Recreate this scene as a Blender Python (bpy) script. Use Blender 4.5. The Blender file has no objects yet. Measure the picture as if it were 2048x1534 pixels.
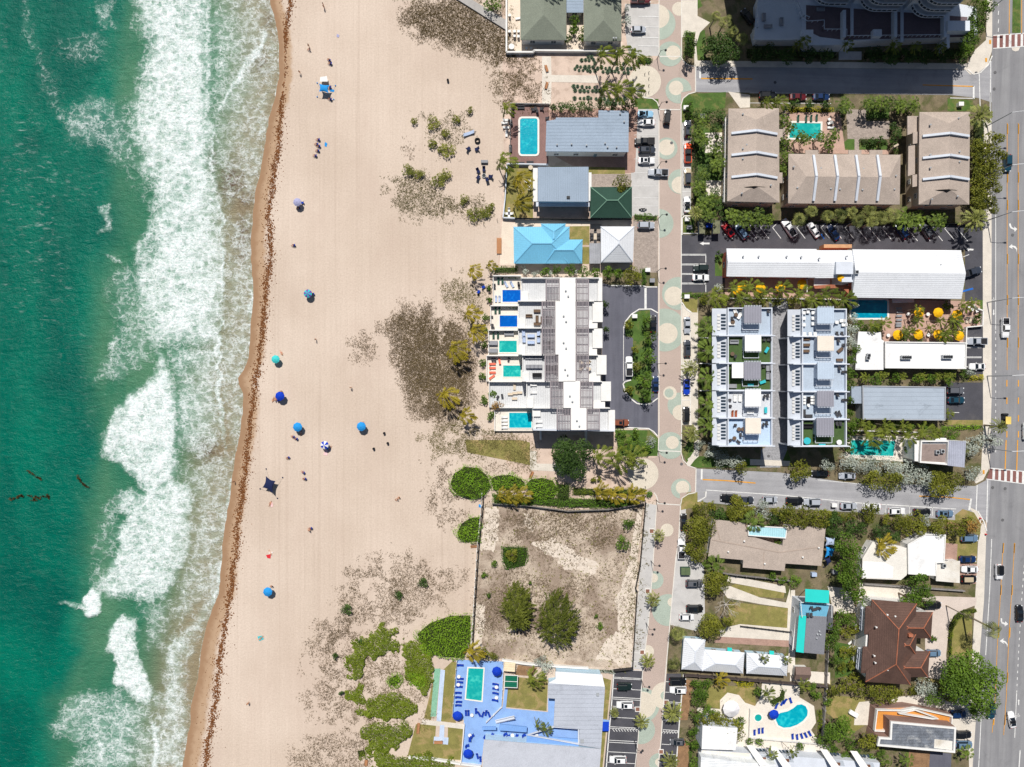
import bpy,math,random
import numpy as np
from mathutils import Vector,Matrix
random.seed(7);R=random.random;U=random.uniform
np.random.seed(7)
scene=bpy.context.scene
COL=scene.collection
S,H=.14,190.0
def W(px,py,z=0.0):
 """photo pixel -> the world point standing at height z"""
 k=S*(H-z)/H
 return Vector(((px-1024)*k,(767-py)*k,z))
PI=math.pi
ORD='first second third fourth fifth sixth seventh eighth ninth tenth eleventh twelfth thirteenth fourteenth fifteenth sixteenth seventeenth eighteenth nineteenth twentieth'.split()
K=1.12
def C(r,g,b):
 f=lambda c:(c/255/12.92 if c<=10 else((c/255+.055)/1.055)**2.4)/K
 return(min(f(r),.9),min(f(g),.9),min(f(b),.9),1)
MATS={}
class NT:
 def __init__(s,name):
  m=bpy.data.materials.new(name);m.use_nodes=True
  s.m=m;s.t=m.node_tree;s.t.nodes.clear()
  s.out=s.n('ShaderNodeOutputMaterial');s.b=s.n('ShaderNodeBsdfPrincipled')
  s.l(s.b.outputs[0],s.out.inputs['Surface'])
 def n(s,typ,**kw):
  x=s.t.nodes.new(typ)
  for k,v in kw.items():setattr(x,k,v)
  return x
 def l(s,a,b):s.t.links.new(a,b)
 def val(s,inp,v):
  if isinstance(v,(int,float,tuple,list)):inp.default_value=v
  else:s.l(v,inp)
 def math(s,op,a,b=None,c=None,clamp=False):
  x=s.n('ShaderNodeMath',operation=op,use_clamp=clamp)
  s.val(x.inputs[0],a)
  if b is not None:s.val(x.inputs[1],b)
  if c is not None:s.val(x.inputs[2],c)
  return x.outputs[0]
 def mix(s,f,a,b,mode='MIX'):
  x=s.n('ShaderNodeMix',data_type='RGBA',blend_type=mode)
  s.val(x.inputs[0],f);s.val(x.inputs[6],a);s.val(x.inputs[7],b)
  return x.outputs[2]
 def ramp(s,v,a,b):
  x=s.n('ShaderNodeMapRange',interpolation_type='SMOOTHSTEP')
  s.val(x.inputs[0],v);s.val(x.inputs[1],a);s.val(x.inputs[2],b)
  return x.outputs[0]
 def noise(s,co,sc,det=4,rough=.6,dist=0):
  x=s.n('ShaderNodeTexNoise');s.l(co,x.inputs['Vector'])
  x.inputs['Scale'].default_value=sc;x.inputs['Detail'].default_value=det
  x.inputs['Roughness'].default_value=rough;x.inputs['Distortion'].default_value=dist
  return x.outputs[0]
 def pos(s):return s.n('ShaderNodeNewGeometry').outputs['Position']
 def mapp(s,co,scale=(1,1,1),rot=0):
  x=s.n('ShaderNodeMapping');s.l(co,x.inputs[0])
  x.inputs['Scale'].default_value=scale;x.inputs['Rotation'].default_value=(0,0,rot)
  return x.outputs[0]
 def attr(s,name):
  x=s.n('ShaderNodeAttribute');x.attribute_name=name;return x
 def bump(s,h,d,st=1.):
  x=s.n('ShaderNodeBump');s.l(h,x.inputs['Height'])
  x.inputs['Distance'].default_value=d;x.inputs['Strength'].default_value=st
  s.l(x.outputs[0],s.b.inputs['Normal'])
def sc_(c,k):return(min(c[0]*k,.9),min(c[1]*k,.9),min(c[2]*k,.9),1)
def mat(name,col,rough=.8,var=.12,sc=.35,fine=.08,bump=0.,spec=.25,metal=0.,seam=None,brick=None,col2=None,mixsc=.1,mixlo=.5,mixhi=.62,shingle=None,stain=0.,local=False,coat=0,streak=None):
 """general surface: mottling on two scales, optional second colour in patches, seams, pavers, shingle courses"""
 if name in MATS:return MATS[name]
 t=NT(name);b=t.b
 co=t.n('ShaderNodeTexCoord').outputs['Object']if local else t.pos()
 n1=t.noise(co,sc,5,.6)
 f=t.ramp(n1,.3,.7)
 c=t.mix(f,sc_(col,1-var),sc_(col,1+var))
 if col2:
  n3=t.noise(co,mixsc,7,.65,.4)
  c=t.mix(t.ramp(n3,mixlo,mixhi),c,col2)
 if stain:
  n4=t.noise(t.mapp(co,(1,1,1)),.22,6,.7,.6)
  c=t.mix(t.math('MULTIPLY',t.ramp(n4,.55,.72),stain),c,sc_(col,.35))
 if streak is not None:
  n5=t.noise(t.mapp(t.mapp(co,(1,1,1),-math.radians(streak)),(.03,.55,1)),1.0,4,.65)
  c=t.mix(1.0,c,t.mix(t.ramp(n5,.3,.7),(.84,.84,.85,1),(1.07,1.07,1.06,1)),'MULTIPLY')
 if fine:
  n2=t.noise(co,4.5,3,.7)
  g=t.ramp(n2,.25,.75)
  c=t.mix(1.0,c,t.mix(g,(1-fine*2,)*3+(1,),(1+fine,)*3+(1,)),'MULTIPLY')
  hgt=n2
 if brick:
  x=t.n('ShaderNodeTexBrick');t.l(t.mapp(co,(1,1,1),brick[2]if len(brick)>2 else 0),x.inputs['Vector'])
  x.inputs['Scale'].default_value=brick[0];x.inputs['Mortar Size'].default_value=.02
  x.inputs['Color1'].default_value=(1,1,1,1);x.inputs['Color2'].default_value=(1-brick[1],)*3+(1,)
  x.inputs['Mortar'].default_value=(.62,)*3+(1,)
  c=t.mix(1.0,c,x.outputs[0],'MULTIPLY')
 if seam:
  a=math.radians(seam[0])
  d=t.n('ShaderNodeVectorMath',operation='DOT_PRODUCT');t.l(co,d.inputs[0])
  d.inputs[1].default_value=(math.cos(a)/seam[1],math.sin(a)/seam[1],0)
  fr=t.math('FRACT',d.outputs['Value'])
  ln=t.math('LESS_THAN',fr,seam[2])
  c=t.mix(t.math('MULTIPLY',ln,seam[3]),c,sc_(col,.45))
  hgt=ln;bump=bump or.03
 if shingle:
  x=t.n('ShaderNodeTexBrick');t.l(t.mapp(co,(1,1,1),math.radians(shingle[0])),x.inputs['Vector'])
  x.inputs['Scale'].default_value=shingle[1];x.inputs['Mortar Size'].default_value=.03
  x.inputs['Color1'].default_value=(1.08,1.06,1.04,1);x.inputs['Color2'].default_value=(.86,.85,.85,1)
  x.inputs['Mortar'].default_value=(.7,.7,.7,1)
  c=t.mix(1.0,c,x.outputs[0],'MULTIPLY')
 t.l(c,b.inputs['Base Color'])
 b.inputs['Roughness'].default_value=rough;b.inputs['Metallic'].default_value=metal
 b.inputs['Specular IOR Level'].default_value=spec
 if coat:b.inputs['Coat Weight'].default_value=coat;b.inputs['Coat Roughness'].default_value=.08
 if bump and(fine or seam):t.bump(hgt,bump)
 MATS[name]=t.m
 return t.m
def leafmat(name,dark,light,rough=.6,spec=.25):
 t=NT(name)
 a=t.attr('lv').outputs['Fac']
 o=t.n('ShaderNodeObjectInfo').outputs['Random']
 f=t.math('ADD',t.math('MULTIPLY',a,.8),t.math('MULTIPLY',o,.3),clamp=True)
 n=t.noise(t.pos(),.5,3)
 f=t.math('ADD',f,t.math('MULTIPLY_ADD',n,.5,-.25),clamp=True)
 c=t.mix(f,dark,light)
 t.l(c,t.b.inputs['Base Color'])
 t.b.inputs['Roughness'].default_value=rough;t.b.inputs['Specular IOR Level'].default_value=spec
 tr=t.n('ShaderNodeBsdfTranslucent');t.l(c,tr.inputs[0])
 mx=t.n('ShaderNodeMixShader');mx.inputs[0].default_value=.22
 t.l(t.b.outputs[0],mx.inputs[1]);t.l(tr.outputs[0],mx.inputs[2]);t.l(mx.outputs[0],t.out.inputs['Surface'])
 MATS[name]=t.m
 return t.m
class MB:
 def __init__(s):s.v=[];s.f=[];s.mi=[];s.lv=[];s.cur=0;s.lvc=.5
 def add(s,vs,fs,mi=None):
  n=len(s.v);s.v+=[tuple(p)for p in vs]
  for f in fs:
   s.f.append([i+n for i in f]);s.mi.append(s.cur if mi is None else mi);s.lv.append(s.lvc)
  return s
 def face(s,pts,mi=None):return s.add(pts,[list(range(len(pts)))],mi)
 def sheet(s,pts,z,mi=None):
  if area(pts)<0:pts=pts[::-1]
  return s.face([(p[0],p[1],z)for p in pts],mi)
 def prism(s,pts,z0,z1,mi=None,mtop=None,bottom=False,top=True):
  if area(pts)<0:pts=pts[::-1]
  n=len(pts);zz=z1 if isinstance(z1,(list,tuple))else[z1]*n
  s.add([(p[0],p[1],z0)for p in pts]+[(p[0],p[1],zz[i])for i,p in enumerate(pts)],[[i,(i+1)%n,n+(i+1)%n,n+i]for i in range(n)],mi)
  if top:s.face([(p[0],p[1],zz[i])for i,p in enumerate(pts)],mtop if mtop is not None else mi)
  if bottom:s.face([(p[0],p[1],z0)for p in pts[::-1]],mi)
  return s
 def box(s,x,y,z,sx,sy,sz,rot=0,mi=None,taper=1):
  c,q=math.cos(rot),math.sin(rot);vs=[]
  for k,tz in((0,1),(1,taper)):
   for ux,uy in((-.5,-.5),(.5,-.5),(.5,.5),(-.5,.5)):
    a,b=ux*sx*tz,uy*sy*tz
    vs.append((x+a*c-b*q,y+a*q+b*c,z+k*sz))
  return s.add(vs,[[3,2,1,0],[4,5,6,7],[0,1,5,4],[1,2,6,5],[2,3,7,6],[3,0,4,7]],mi)
 def bar(s,a,b,w,h,mi=None):
  a=Vector(a);b=Vector(b);d=b-a
  s.bx3(a,b,w,h,mi);return s
 def bx3(s,a,b,w,h,mi=None):
  d=(b-a);L=d.length
  if L<1e-6:return s
  d/=L
  up=Vector((0,0,1))if abs(d.z)<.95 else Vector((1,0,0))
  r=d.cross(up).normalized();u=r.cross(d)
  vs=[]
  for p in(a,b):
   for e,g in((-1,-1),(1,-1),(1,1),(-1,1)):vs.append(p+r*(e*w/2)+u*(g*h/2))
  return s.add(vs,[[3,2,1,0],[4,5,6,7],[0,1,5,4],[1,2,6,5],[2,3,7,6],[3,0,4,7]],mi)
 def tube(s,path,rad,n=6,mi=None,cap=True):
  path=[Vector(p)for p in path];base=len(s.v);rings=[]
  for i,p in enumerate(path):
   d=(path[min(i+1,len(path)-1)]-path[max(i-1,0)]).normalized()
   up=Vector((0,0,1))if abs(d.z)<.9 else Vector((1,0,0))
   r=d.cross(up).normalized();u=r.cross(d)
   rr=rad[i]if isinstance(rad,(list,tuple))else rad
   rings.append([p+(r*math.cos(2*PI*k/n)+u*math.sin(2*PI*k/n))*rr for k in range(n)])
  vs=[q for g in rings for q in g];fs=[]
  for i in range(len(path)-1):
   for k in range(n):
    a,b=i*n+k,i*n+(k+1)%n
    fs.append([a,b,b+n,a+n])
  if cap:fs+=[list(range(n))[::-1],[(len(path)-1)*n+k for k in range(n)]]
  return s.add(vs,fs,mi)
 def cyl(s,x,y,z0,z1,r,n=12,r2=None,mi=None):
  r2=r if r2 is None else r2
  vs=[(x+r*math.cos(2*PI*k/n),y+r*math.sin(2*PI*k/n),z0)for k in range(n)]+[(x+r2*math.cos(2*PI*k/n),y+r2*math.sin(2*PI*k/n),z1)for k in range(n)]
  return s.add(vs,[[k,(k+1)%n,n+(k+1)%n,n+k]for k in range(n)]+[list(range(n,2*n)),list(range(n))[::-1]],mi)
 def lathe(s,x,y,prof,n=12,mi=None):
  vs=[(x+r*math.cos(2*PI*k/n),y+r*math.sin(2*PI*k/n),z)for r,z in prof for k in range(n)];fs=[]
  for i in range(len(prof)-1):
   for k in range(n):
    a,b=i*n+k,i*n+(k+1)%n;fs.append([a,b,b+n,a+n])
  return s.add(vs,fs,mi)
 def mesh(s,name,mats,off=None,smooth=False):
  me=bpy.data.meshes.new(name)
  v=s.v if off is None else[(p[0]-off[0],p[1]-off[1],p[2]-off[2])for p in s.v]
  me.from_pydata(v,[],s.f)
  for m in(mats if isinstance(mats,(list,tuple))else[mats]):me.materials.append(m)
  me.polygons.foreach_set('material_index',s.mi)
  a=me.attributes.new('lv','FLOAT','FACE');a.data.foreach_set('value',s.lv)
  if smooth:me.polygons.foreach_set('use_smooth',[True]*len(s.f))
  me.update()
  return me
 def build(s,name,mats,parent=None,smooth=False,loc=None):
  """one mesh object; verts are world coordinates unless parented (then taken relative to the parent's place)"""
  if parent is not None:
   off=ROOTLOC.get(parent.name_full,Vector((0,0,0)))
   o=bpy.data.objects.new(name,s.mesh(name,mats,off,smooth));o.parent=parent
   if parent.name_full in ROOTLOC and parent.type=='MESH':pass
   ROOTLOC[o.name_full]=off
  else:
   loc=Vector(loc)if loc is not None else Vector((0,0,0))
   o=bpy.data.objects.new(name,s.mesh(name,mats,loc,smooth));o.location=loc
   ROOTLOC[o.name_full]=loc
  COL.objects.link(o)
  return o
ROOTLOC={}
def area(p):return.5*sum(p[i][0]*p[(i+1)%len(p)][1]-p[(i+1)%len(p)][0]*p[i][1]for i in range(len(p)))
USED={}
def order(tmpl,items):
 """put the items in the order the label counts them in"""
 if len(items)<2:return tmpl,items
 if 'from the top' in tmpl or ' down the ' in tmpl:return tmpl,sorted(items,key=lambda t:t[1])
 if 'from the left' not in tmpl:tmpl+=' from the left'
 return tmpl,sorted(items,key=lambda t:t[0])
def tag(o,label=None,cat=None,group=None,kind=None):
 if label:o['label']=label
 if cat:o['category']=cat
 if group:o['group']=group
 if kind:o['kind']=kind
 if label:
  key=label
  if key in USED and not(group and USED[key]==group):print('DUP LABEL',label)
  USED[key]=group
  n=len(label.split())
  if n<4 or n>16:print('LABEL LEN',n,label)
 return o
def thing(name,label,cat,loc=(0,0,0),rot=0,group=None):
 o=bpy.data.objects.new(name,None);COL.objects.link(o)
 o.location=loc;o.rotation_euler=(0,0,rot);o.empty_display_size=.5
 tag(o,label,cat,group);ROOTLOC[o.name_full]=Vector(loc)
 return o
KIDS={}
def kids(o):
 if o.name_full not in KIDS:KIDS[o.name_full]=list(o.children)
 return KIDS[o.name_full]
def copy_tree(o,parent=None):
 c=o.copy();COL.objects.link(c)
 if parent is not None:c.parent=parent
 for ch in kids(o):copy_tree(ch,c)
 return c
def dup(proto,loc,rot=0,label=None,cat=None,group=None,scale=None):
 """first use moves the prototype itself, later uses copy it with its parts"""
 if proto.get('_used'):o=copy_tree(proto)
 else:
  kids(proto);[kids(c)for c in kids(proto)];proto['_used']=1;o=proto
 PLACED.append(o)
 o.location=loc;o.rotation_euler=(0,0,rot)
 if scale is not None:o.scale=(scale,)*3 if isinstance(scale,(int,float))else scale
 for k in('label','category','group'):
  if k in o:del o[k]
 tag(o,label,cat,group)
 return o
PLACED=[];PROTOS=[]
def proto(name):
 o=bpy.data.objects.new(name,None);COL.objects.link(o);ROOTLOC[o.name_full]=Vector((0,0,0));PROTOS.append(o);return o
def paint(o,part,m):
 """give one part of this copy its own material"""
 for c in o.children:
  if c.name.split('.')[0]==part:
   c.material_slots[0].link='OBJECT';c.material_slots[0].material=m
def struct(name,mb,m,smooth=False,kind='structure'):
 o=mb.build(name,m,smooth=smooth);o['kind']=kind
 return o
def P(pts,z=0):return[W(x,y,z)for x,y in pts]
def inset(pts,d):
 """move every edge of a polygon inwards by d"""
 if area(pts)<0:pts=pts[::-1]
 n=len(pts);out=[]
 for i in range(n):
  a,b,c=[Vector((p[0],p[1]))for p in(pts[i-1],pts[i],pts[(i+1)%n])]
  e1=(b-a).normalized();e2=(c-b).normalized()
  n1=Vector((-e1.y,e1.x));n2=Vector((-e2.y,e2.x))
  k=1+n1.dot(n2)
  q=b+(n1+n2)*(d/max(k,.35))
  out.append((q.x,q.y))
 return out
def strip(mb,pts,w,z,mi=None):
 """flat ribbon of width w (m) along world points"""
 pts=[Vector((p[0],p[1]))for p in pts]
 L=[];Rr=[]
 for i,p in enumerate(pts):
  d=(pts[min(i+1,len(pts)-1)]-pts[max(i-1,0)])
  if d.length<1e-6:d=Vector((1,0))
  d.normalize();nn=Vector((-d.y,d.x))*w/2
  L.append(p+nn);Rr.append(p-nn)
 for i in range(len(pts)-1):
  mb.face([(Rr[i].x,Rr[i].y,z),(Rr[i+1].x,Rr[i+1].y,z),(L[i+1].x,L[i+1].y,z),(L[i].x,L[i].y,z)],mi)
def interp(tab,y):
 ys=[t[0]for t in tab];xs=[t[1]for t in tab]
 return float(np.interp(y,ys,xs))
_ng=np.random.RandomState(3).rand(256,256)
def vnoise(x,y):
 xi=np.floor(x).astype(int);yi=np.floor(y).astype(int);fx=x-xi;fy=y-yi
 fx=fx*fx*(3-2*fx);fy=fy*fy*(3-2*fy)
 g=lambda a,b:_ng[a%256,b%256]
 return(g(xi,yi)*(1-fx)+g(xi+1,yi)*fx)*(1-fy)+(g(xi,yi+1)*(1-fx)+g(xi+1,yi+1)*fx)*fy
def fbm(x,y,o=4):
 s=0;a=.5;t=0
 for i in range(o):
  s=s+a*vnoise(x*2**i+17*i,y*2**i+31*i);t+=a;a*=.55
 return s/t
def sdist(poly,X,Y):
 """signed distance (inside positive) of points to a polygon"""
 n=len(poly);d=np.full(X.shape,1e9);ins=np.zeros(X.shape,bool)
 for i in range(n):
  x0,y0=poly[i];x1,y1=poly[(i+1)%n]
  ex,ey=x1-x0,y1-y0;L=ex*ex+ey*ey+1e-9
  t=np.clip(((X-x0)*ex+(Y-y0)*ey)/L,0,1)
  d=np.minimum(d,np.hypot(X-x0-t*ex,Y-y0-t*ey))
  c=((y0>Y)!=(y1>Y))&(X<(x1-x0)*(Y-y0)/((y1-y0)if y1!=y0 else 1e-9)+x0)
  ins^=c
 return np.where(ins,d,-d)
# ================================================================ beach terrain, sea
WL=[(-400,560),(-60,548),(0,545),(60,560),(90,563),(150,563),(200,555),(230,545),(270,537),(300,533),(340,527),(390,515),(430,512),(470,508),(520,507),(560,512),(600,513),(640,508),(680,505),(720,500),(742,492),(755,482),(768,484),(790,491),(820,491),(850,488),(890,480),(910,477),(960,468),(1000,465),(1050,455),(1100,450),(1160,445),(1185,445),(1210,434),(1240,423),(1280,412),(1320,405),(1360,400),(1400,390),(1450,385),(1500,375),(1534,370),(1600,362),(2000,300)]
WY=np.array([t[0]for t in WL],float);WX=np.array([t[1]for t in WL],float)
def wl(y):return np.interp(y,WY,WX)+3*(vnoise(np.asarray(y)/14.,np.zeros_like(np.asarray(y,float)))-.5)
def gridobj(name,xs,ys,zf,attrs,m):
 X,Y=np.meshgrid(xs,ys);Z=zf(X,Y)
 nx,ny=len(xs),len(ys)
 co=np.stack([(X-1024)*S,(767-Y)*S,Z],-1).reshape(-1,3).astype(np.float32)
 me=bpy.data.meshes.new(name)
 i=np.arange(nx*ny).reshape(ny,nx)
 q=np.stack([i[1:,:-1],i[1:,1:],i[:-1,1:],i[:-1,:-1]],-1).reshape(-1,4)
 me.vertices.add(len(co));me.vertices.foreach_set('co',co.ravel())
 me.loops.add(q.size);me.loops.foreach_set('vertex_index',q.ravel().astype(np.int32))
 me.polygons.add(len(q));me.polygons.foreach_set('loop_start',np.arange(0,q.size,4,dtype=np.int32))
 for k,f in attrs.items():
  a=me.attributes.new(k,'FLOAT','POINT');a.data.foreach_set('value',f(X,Y).ravel().astype(np.float32))
 me.polygons.foreach_set('use_smooth',[True]*len(q))
 me.update(calc_edges=True);me.validate();me.materials.append(m)
 o=bpy.data.objects.new(name,me);COL.objects.link(o);o['kind']='structure'
 return o
def sandmat():
 t=NT('beach_sand');p=t.pos()
 c1,c2=C(208,190,174),C(221,204,189)
 n=t.noise(p,.035,5,.55)
 c=t.mix(t.ramp(n,.3,.7),c1,c2)
 tr=t.noise(t.mapp(p,(1.1,.012,1),math.radians(2)),1.0,4,.7)
 c=t.mix(1.0,c,t.mix(t.ramp(tr,.3,.7),(.97,.97,.965,1),(1.015,1.015,1.015,1)),'MULTIPLY')
 wt=t.noise(t.mapp(p,(.9,.006,1),math.radians(1.5)),1.0,3,.5)
 c=t.mix(t.math('MULTIPLY',t.ramp(wt,.6,.66),.16),c,C(176,156,140))
 tr2=t.noise(t.mapp(p,(2.2,.05,1),math.radians(4)),1.0,6,.7,.5)
 c=t.mix(1.0,c,t.mix(t.ramp(tr2,.3,.75),(.965,.965,.96,1),(1.02,1.02,1.02,1)),'MULTIPLY')
 f=t.noise(p,2.2,4,.75)
 c=t.mix(1.0,c,t.mix(t.ramp(f,.25,.7),(.85,.84,.83,1),(1.03,1.03,1.03,1)),'MULTIPLY')
 sm=t.noise(t.mapp(p,(1,.5,1)),.06,6,.65,.5)
 c=t.mix(t.math('MULTIPLY',t.ramp(sm,.48,.72),.45),c,C(198,178,163))
 wet=t.attr('wet').outputs['Fac']
 wn=t.math('ADD',wet,t.math('MULTIPLY_ADD',t.noise(p,.5,5),.5,-.25))
 c=t.mix(t.ramp(wn,.15,.5),c,C(184,155,127))
 c=t.mix(t.ramp(wn,.6,1.0),c,C(160,128,100))
 t.l(c,t.b.inputs['Base Color']);t.b.inputs['Roughness'].default_value=.9;t.b.inputs['Specular IOR Level'].default_value=.15
 h=t.math('ADD',t.math('MULTIPLY',tr2,.5),t.noise(p,1.3,5,.7))
 t.bump(h,.07,.7)
 return t.m
SAND=sandmat()
xs=np.concatenate([[-9000,-2000,-400],np.arange(60,340,40),np.arange(340,640,4),np.arange(640,1100,20),np.arange(1100,2200,100),[2800,4000,11000]]).astype(float)
ys=np.concatenate([[-9000,-3000,-900],np.arange(-300,1840,8),[2400,4500,10000]]).astype(float)
def tz(X,Y):
 d=(X-wl(Y))*S
 dune=np.clip((X-780)/120,0,1)*np.clip((935-X)/40,0,1)*np.clip((1290-Y)/40,0,1)*np.clip((Y-70)/40,0,1)
 return np.clip(.06*d,-2.5,0)+.35*dune*(fbm(X/40,Y/40,4)-.45).clip(-.2,1)*np.where(X>770,1,0)
def twet(X,Y):
 d=X-wl(Y)
 return np.clip(1-d/np.interp(Y,[0,300,1534],[26,34,40]),0,1)*np.where(d<-40,0,1)
gridobj('beach_sand',xs,ys,tz,{'wet':twet},SAND)
FO=[([(280,-60),(274,50),(297,85),(290,130),(276,170),(262,230),(258,262),(275,300),(285,330),(300,360),(312,400),(306,450),(302,500),(276,540),(272,590),(268,640),(300,690),(440,690),(444,600),(446,520),(446,450),(438,400),(424,350),(418,300),(432,262),(420,230),(418,120),(420,-60)],.84,34),([(210,560),(275,520),(290,640),(260,700),(228,690),(232,640)],.36,30),([(150,215),(262,200),(262,330),(300,420),(250,350),(200,300)],.3,34),([(205,1010),(240,990),(236,1080),(200,1180),(180,1150)],.3,24),([(280,1210),(345,1205),(330,1290),(300,1300)],.38,22),([(300,1380),(372,1380),(372,1540),(300,1540)],.4,20),([(322,698),(336,730),(346,770),(352,830),(353,900),(347,945),(322,980),(302,1000),(262,945),(212,912),(203,882),(228,842),(232,815),(262,795),(292,775),(310,740)],.92,16),([(330,960),(372,960),(383,1020),(378,1080),(365,1130),(345,1175),(308,1210),(262,1190),(225,1195),(192,1180),(215,1140),(236,1100),(234,1060),(252,1040),(230,1000),(240,985),(285,985)],.78,18),([(170,1196),(190,1182),(210,1186),(200,1222),(180,1236),(166,1228)],1.0,7),([(113,1206),(140,1200),(172,1212),(168,1226),(145,1218)],.6,7),([(243,1232),(272,1236),(276,1300),(278,1330),(300,1370),(298,1408),(270,1395),(228,1370),(238,1325),(208,1302),(215,1265)],.93,9),([(440,1190),(446,1190),(425,1240),(400,1265),(388,1290),(376,1320),(370,1370),(376,1460),(372,1540),(300,1540),(330,1400),(330,1290),(375,1245),(400,1215)],.62,22),([(100,1452),(130,1408),(160,1385),(230,1378),(300,1412),(305,1445),(318,1540),(135,1540),(165,1490),(108,1470)],.47,22),([(300,1445),(314,1455),(316,1545),(300,1545),(302,1500)],.95,8),([(195,1480),(208,1486),(204,1515),(196,1525)],.9,8),([(340,700),(440,690),(440,860),(444,890),(400,930),(355,900),(350,800)],.52,20),([(425,655),(442,655),(444,760),(445,880),(470,930),(440,880),(434,800),(436,730)],.85,7),([(350,930),(470,905),(462,1000),(445,1150),(440,1195),(345,1260),(360,1130),(380,1060),(384,1010)],.42,22),([(470,925),(476,912),(455,1060),(446,1180),(425,1232),(428,1190),(442,1090),(450,1010)],.75,9),([(420,-60),(545,-60),(556,60),(562,150),(535,270),(528,330),(508,400),(450,420),(424,300),(418,120)],.40,20),([(430,232),(470,150),(520,75),(534,40),(536,62),(530,90),(482,165),(450,215),(432,236)],.82,9),([(445,430),(512,430),(508,600),(505,690),(490,760),(488,850),(478,905),(450,890),(440,780),(444,600)],.42,18),([(500,545),(514,555),(512,605),(504,660),(498,720),(494,660)],.6,7),([(130,280),(122,240),(150,205),(200,190),(250,215),(262,260),(285,330),(310,380),(260,330),(200,290),(150,290)],.36,25),([(40,0),(66,0),(62,50),(80,95),(120,170),(136,230),(130,285),(112,230),(86,180),(70,120),(44,70)],.22,18),([(190,0),(230,0),(228,40),(238,62),(212,50),(190,45)],.3,14),([(115,75),(200,60),(222,80),(205,130),(150,130),(110,110)],.24,20),([(200,410),(222,405),(218,440),(222,465),(196,470),(206,450)],.5,8),([(212,510),(235,515),(240,528),(222,524)],.55,7),([(240,660),(300,650),(300,720),(240,760),(190,765),(215,720),(232,700)],.4,20),([(215,690),(240,672),(236,700),(226,745),(208,760),(222,720)],.5,9),([(282,470),(300,440),(312,420),(300,540),(278,560),(268,520)],.6,12),]
SH=[(-200,270),(0,270),(300,255),(430,250),(600,215),(750,190),(900,210),(1000,200),(1150,175),(1300,190),(1400,120),(1534,105),(1700,100)]
SY=np.array([t[0]for t in SH],float);SX=np.array([t[1]for t in SH],float)
def f_foam(X,Y):
 core=(X>-50)&(X<620)&(Y>-120)&(Y<1660)
 r=np.zeros(X.shape);x=X[core];y=Y[core]
 dx=26*(fbm(x/26,y/26,4)-.5)+9*(fbm(x/7,y/7,3)-.5);dy=26*(fbm(x/26+50,y/26+9,4)-.5)
 f=np.zeros(x.shape)
 for poly,st,so in FO:
  k=np.clip(sdist(poly,x+dx,y+dy)/so*.5+.5,0,1);k=k*k*(3-2*k)
  f=np.maximum(f,st*k)
 for edge,y0,y1,s in(([(0,418),(120,418),(230,417),(262,430),(300,418),(350,424),(400,438),(450,446),(520,446),(600,443),(690,441),(860,443)],-60,880,.95),):
  e=np.interp(y,[q[0]for q in edge],[q[1]for q in edge])+7*(vnoise(y/6,y*0)-.5)+14*(vnoise(y/23,y*0+5)-.5)
  d=x-e;band=np.exp(-np.clip(-d,0,99)/11)*np.clip(.5-d/3,0,1)*np.clip((y1-y)/40,0,1)
  f=np.maximum(f,s*band)
 d=x-(wl(y)-3);f=np.maximum(f,.78*np.exp(-(d/3.2)**2)*(.5+.9*fbm(x/20,y/20,3)))
 f*=.62+.62*fbm(x/17+5,y/23,3)+.25*(fbm(x/60,y/90+3,3)-.5)
 f*=np.clip((wl(y)-x+3)/4,0,1)
 r[core]=f
 return r
def f_shal(X,Y):
 off=np.interp(Y,SY,SX);w=np.interp(Y,WY,WX)
 n=60*(fbm(X/60,Y/90,4)-.5)
 a=np.clip((X+n-off+75)/130,0,1)
 b=np.clip((X-(w-150))/140,0,1)
 return.5*a*a*(3-2*a)+.5*b
def f_weed(X,Y):
 r=np.zeros(X.shape)
 for cx,cy,rx,ry,s in((465,365,28,42,.9),(487,470,18,48,.8),(540,40,14,30,.6),(520,125,22,30,.6),(415,900,30,26,.75),(490,400,22,25,.7),(425,320,12,28,.6),(485,510,14,20,.6)):
  r=np.maximum(r,s*np.exp(-((X-cx)/rx)**2-((Y-cy)/ry)**2))
 return r
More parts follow.
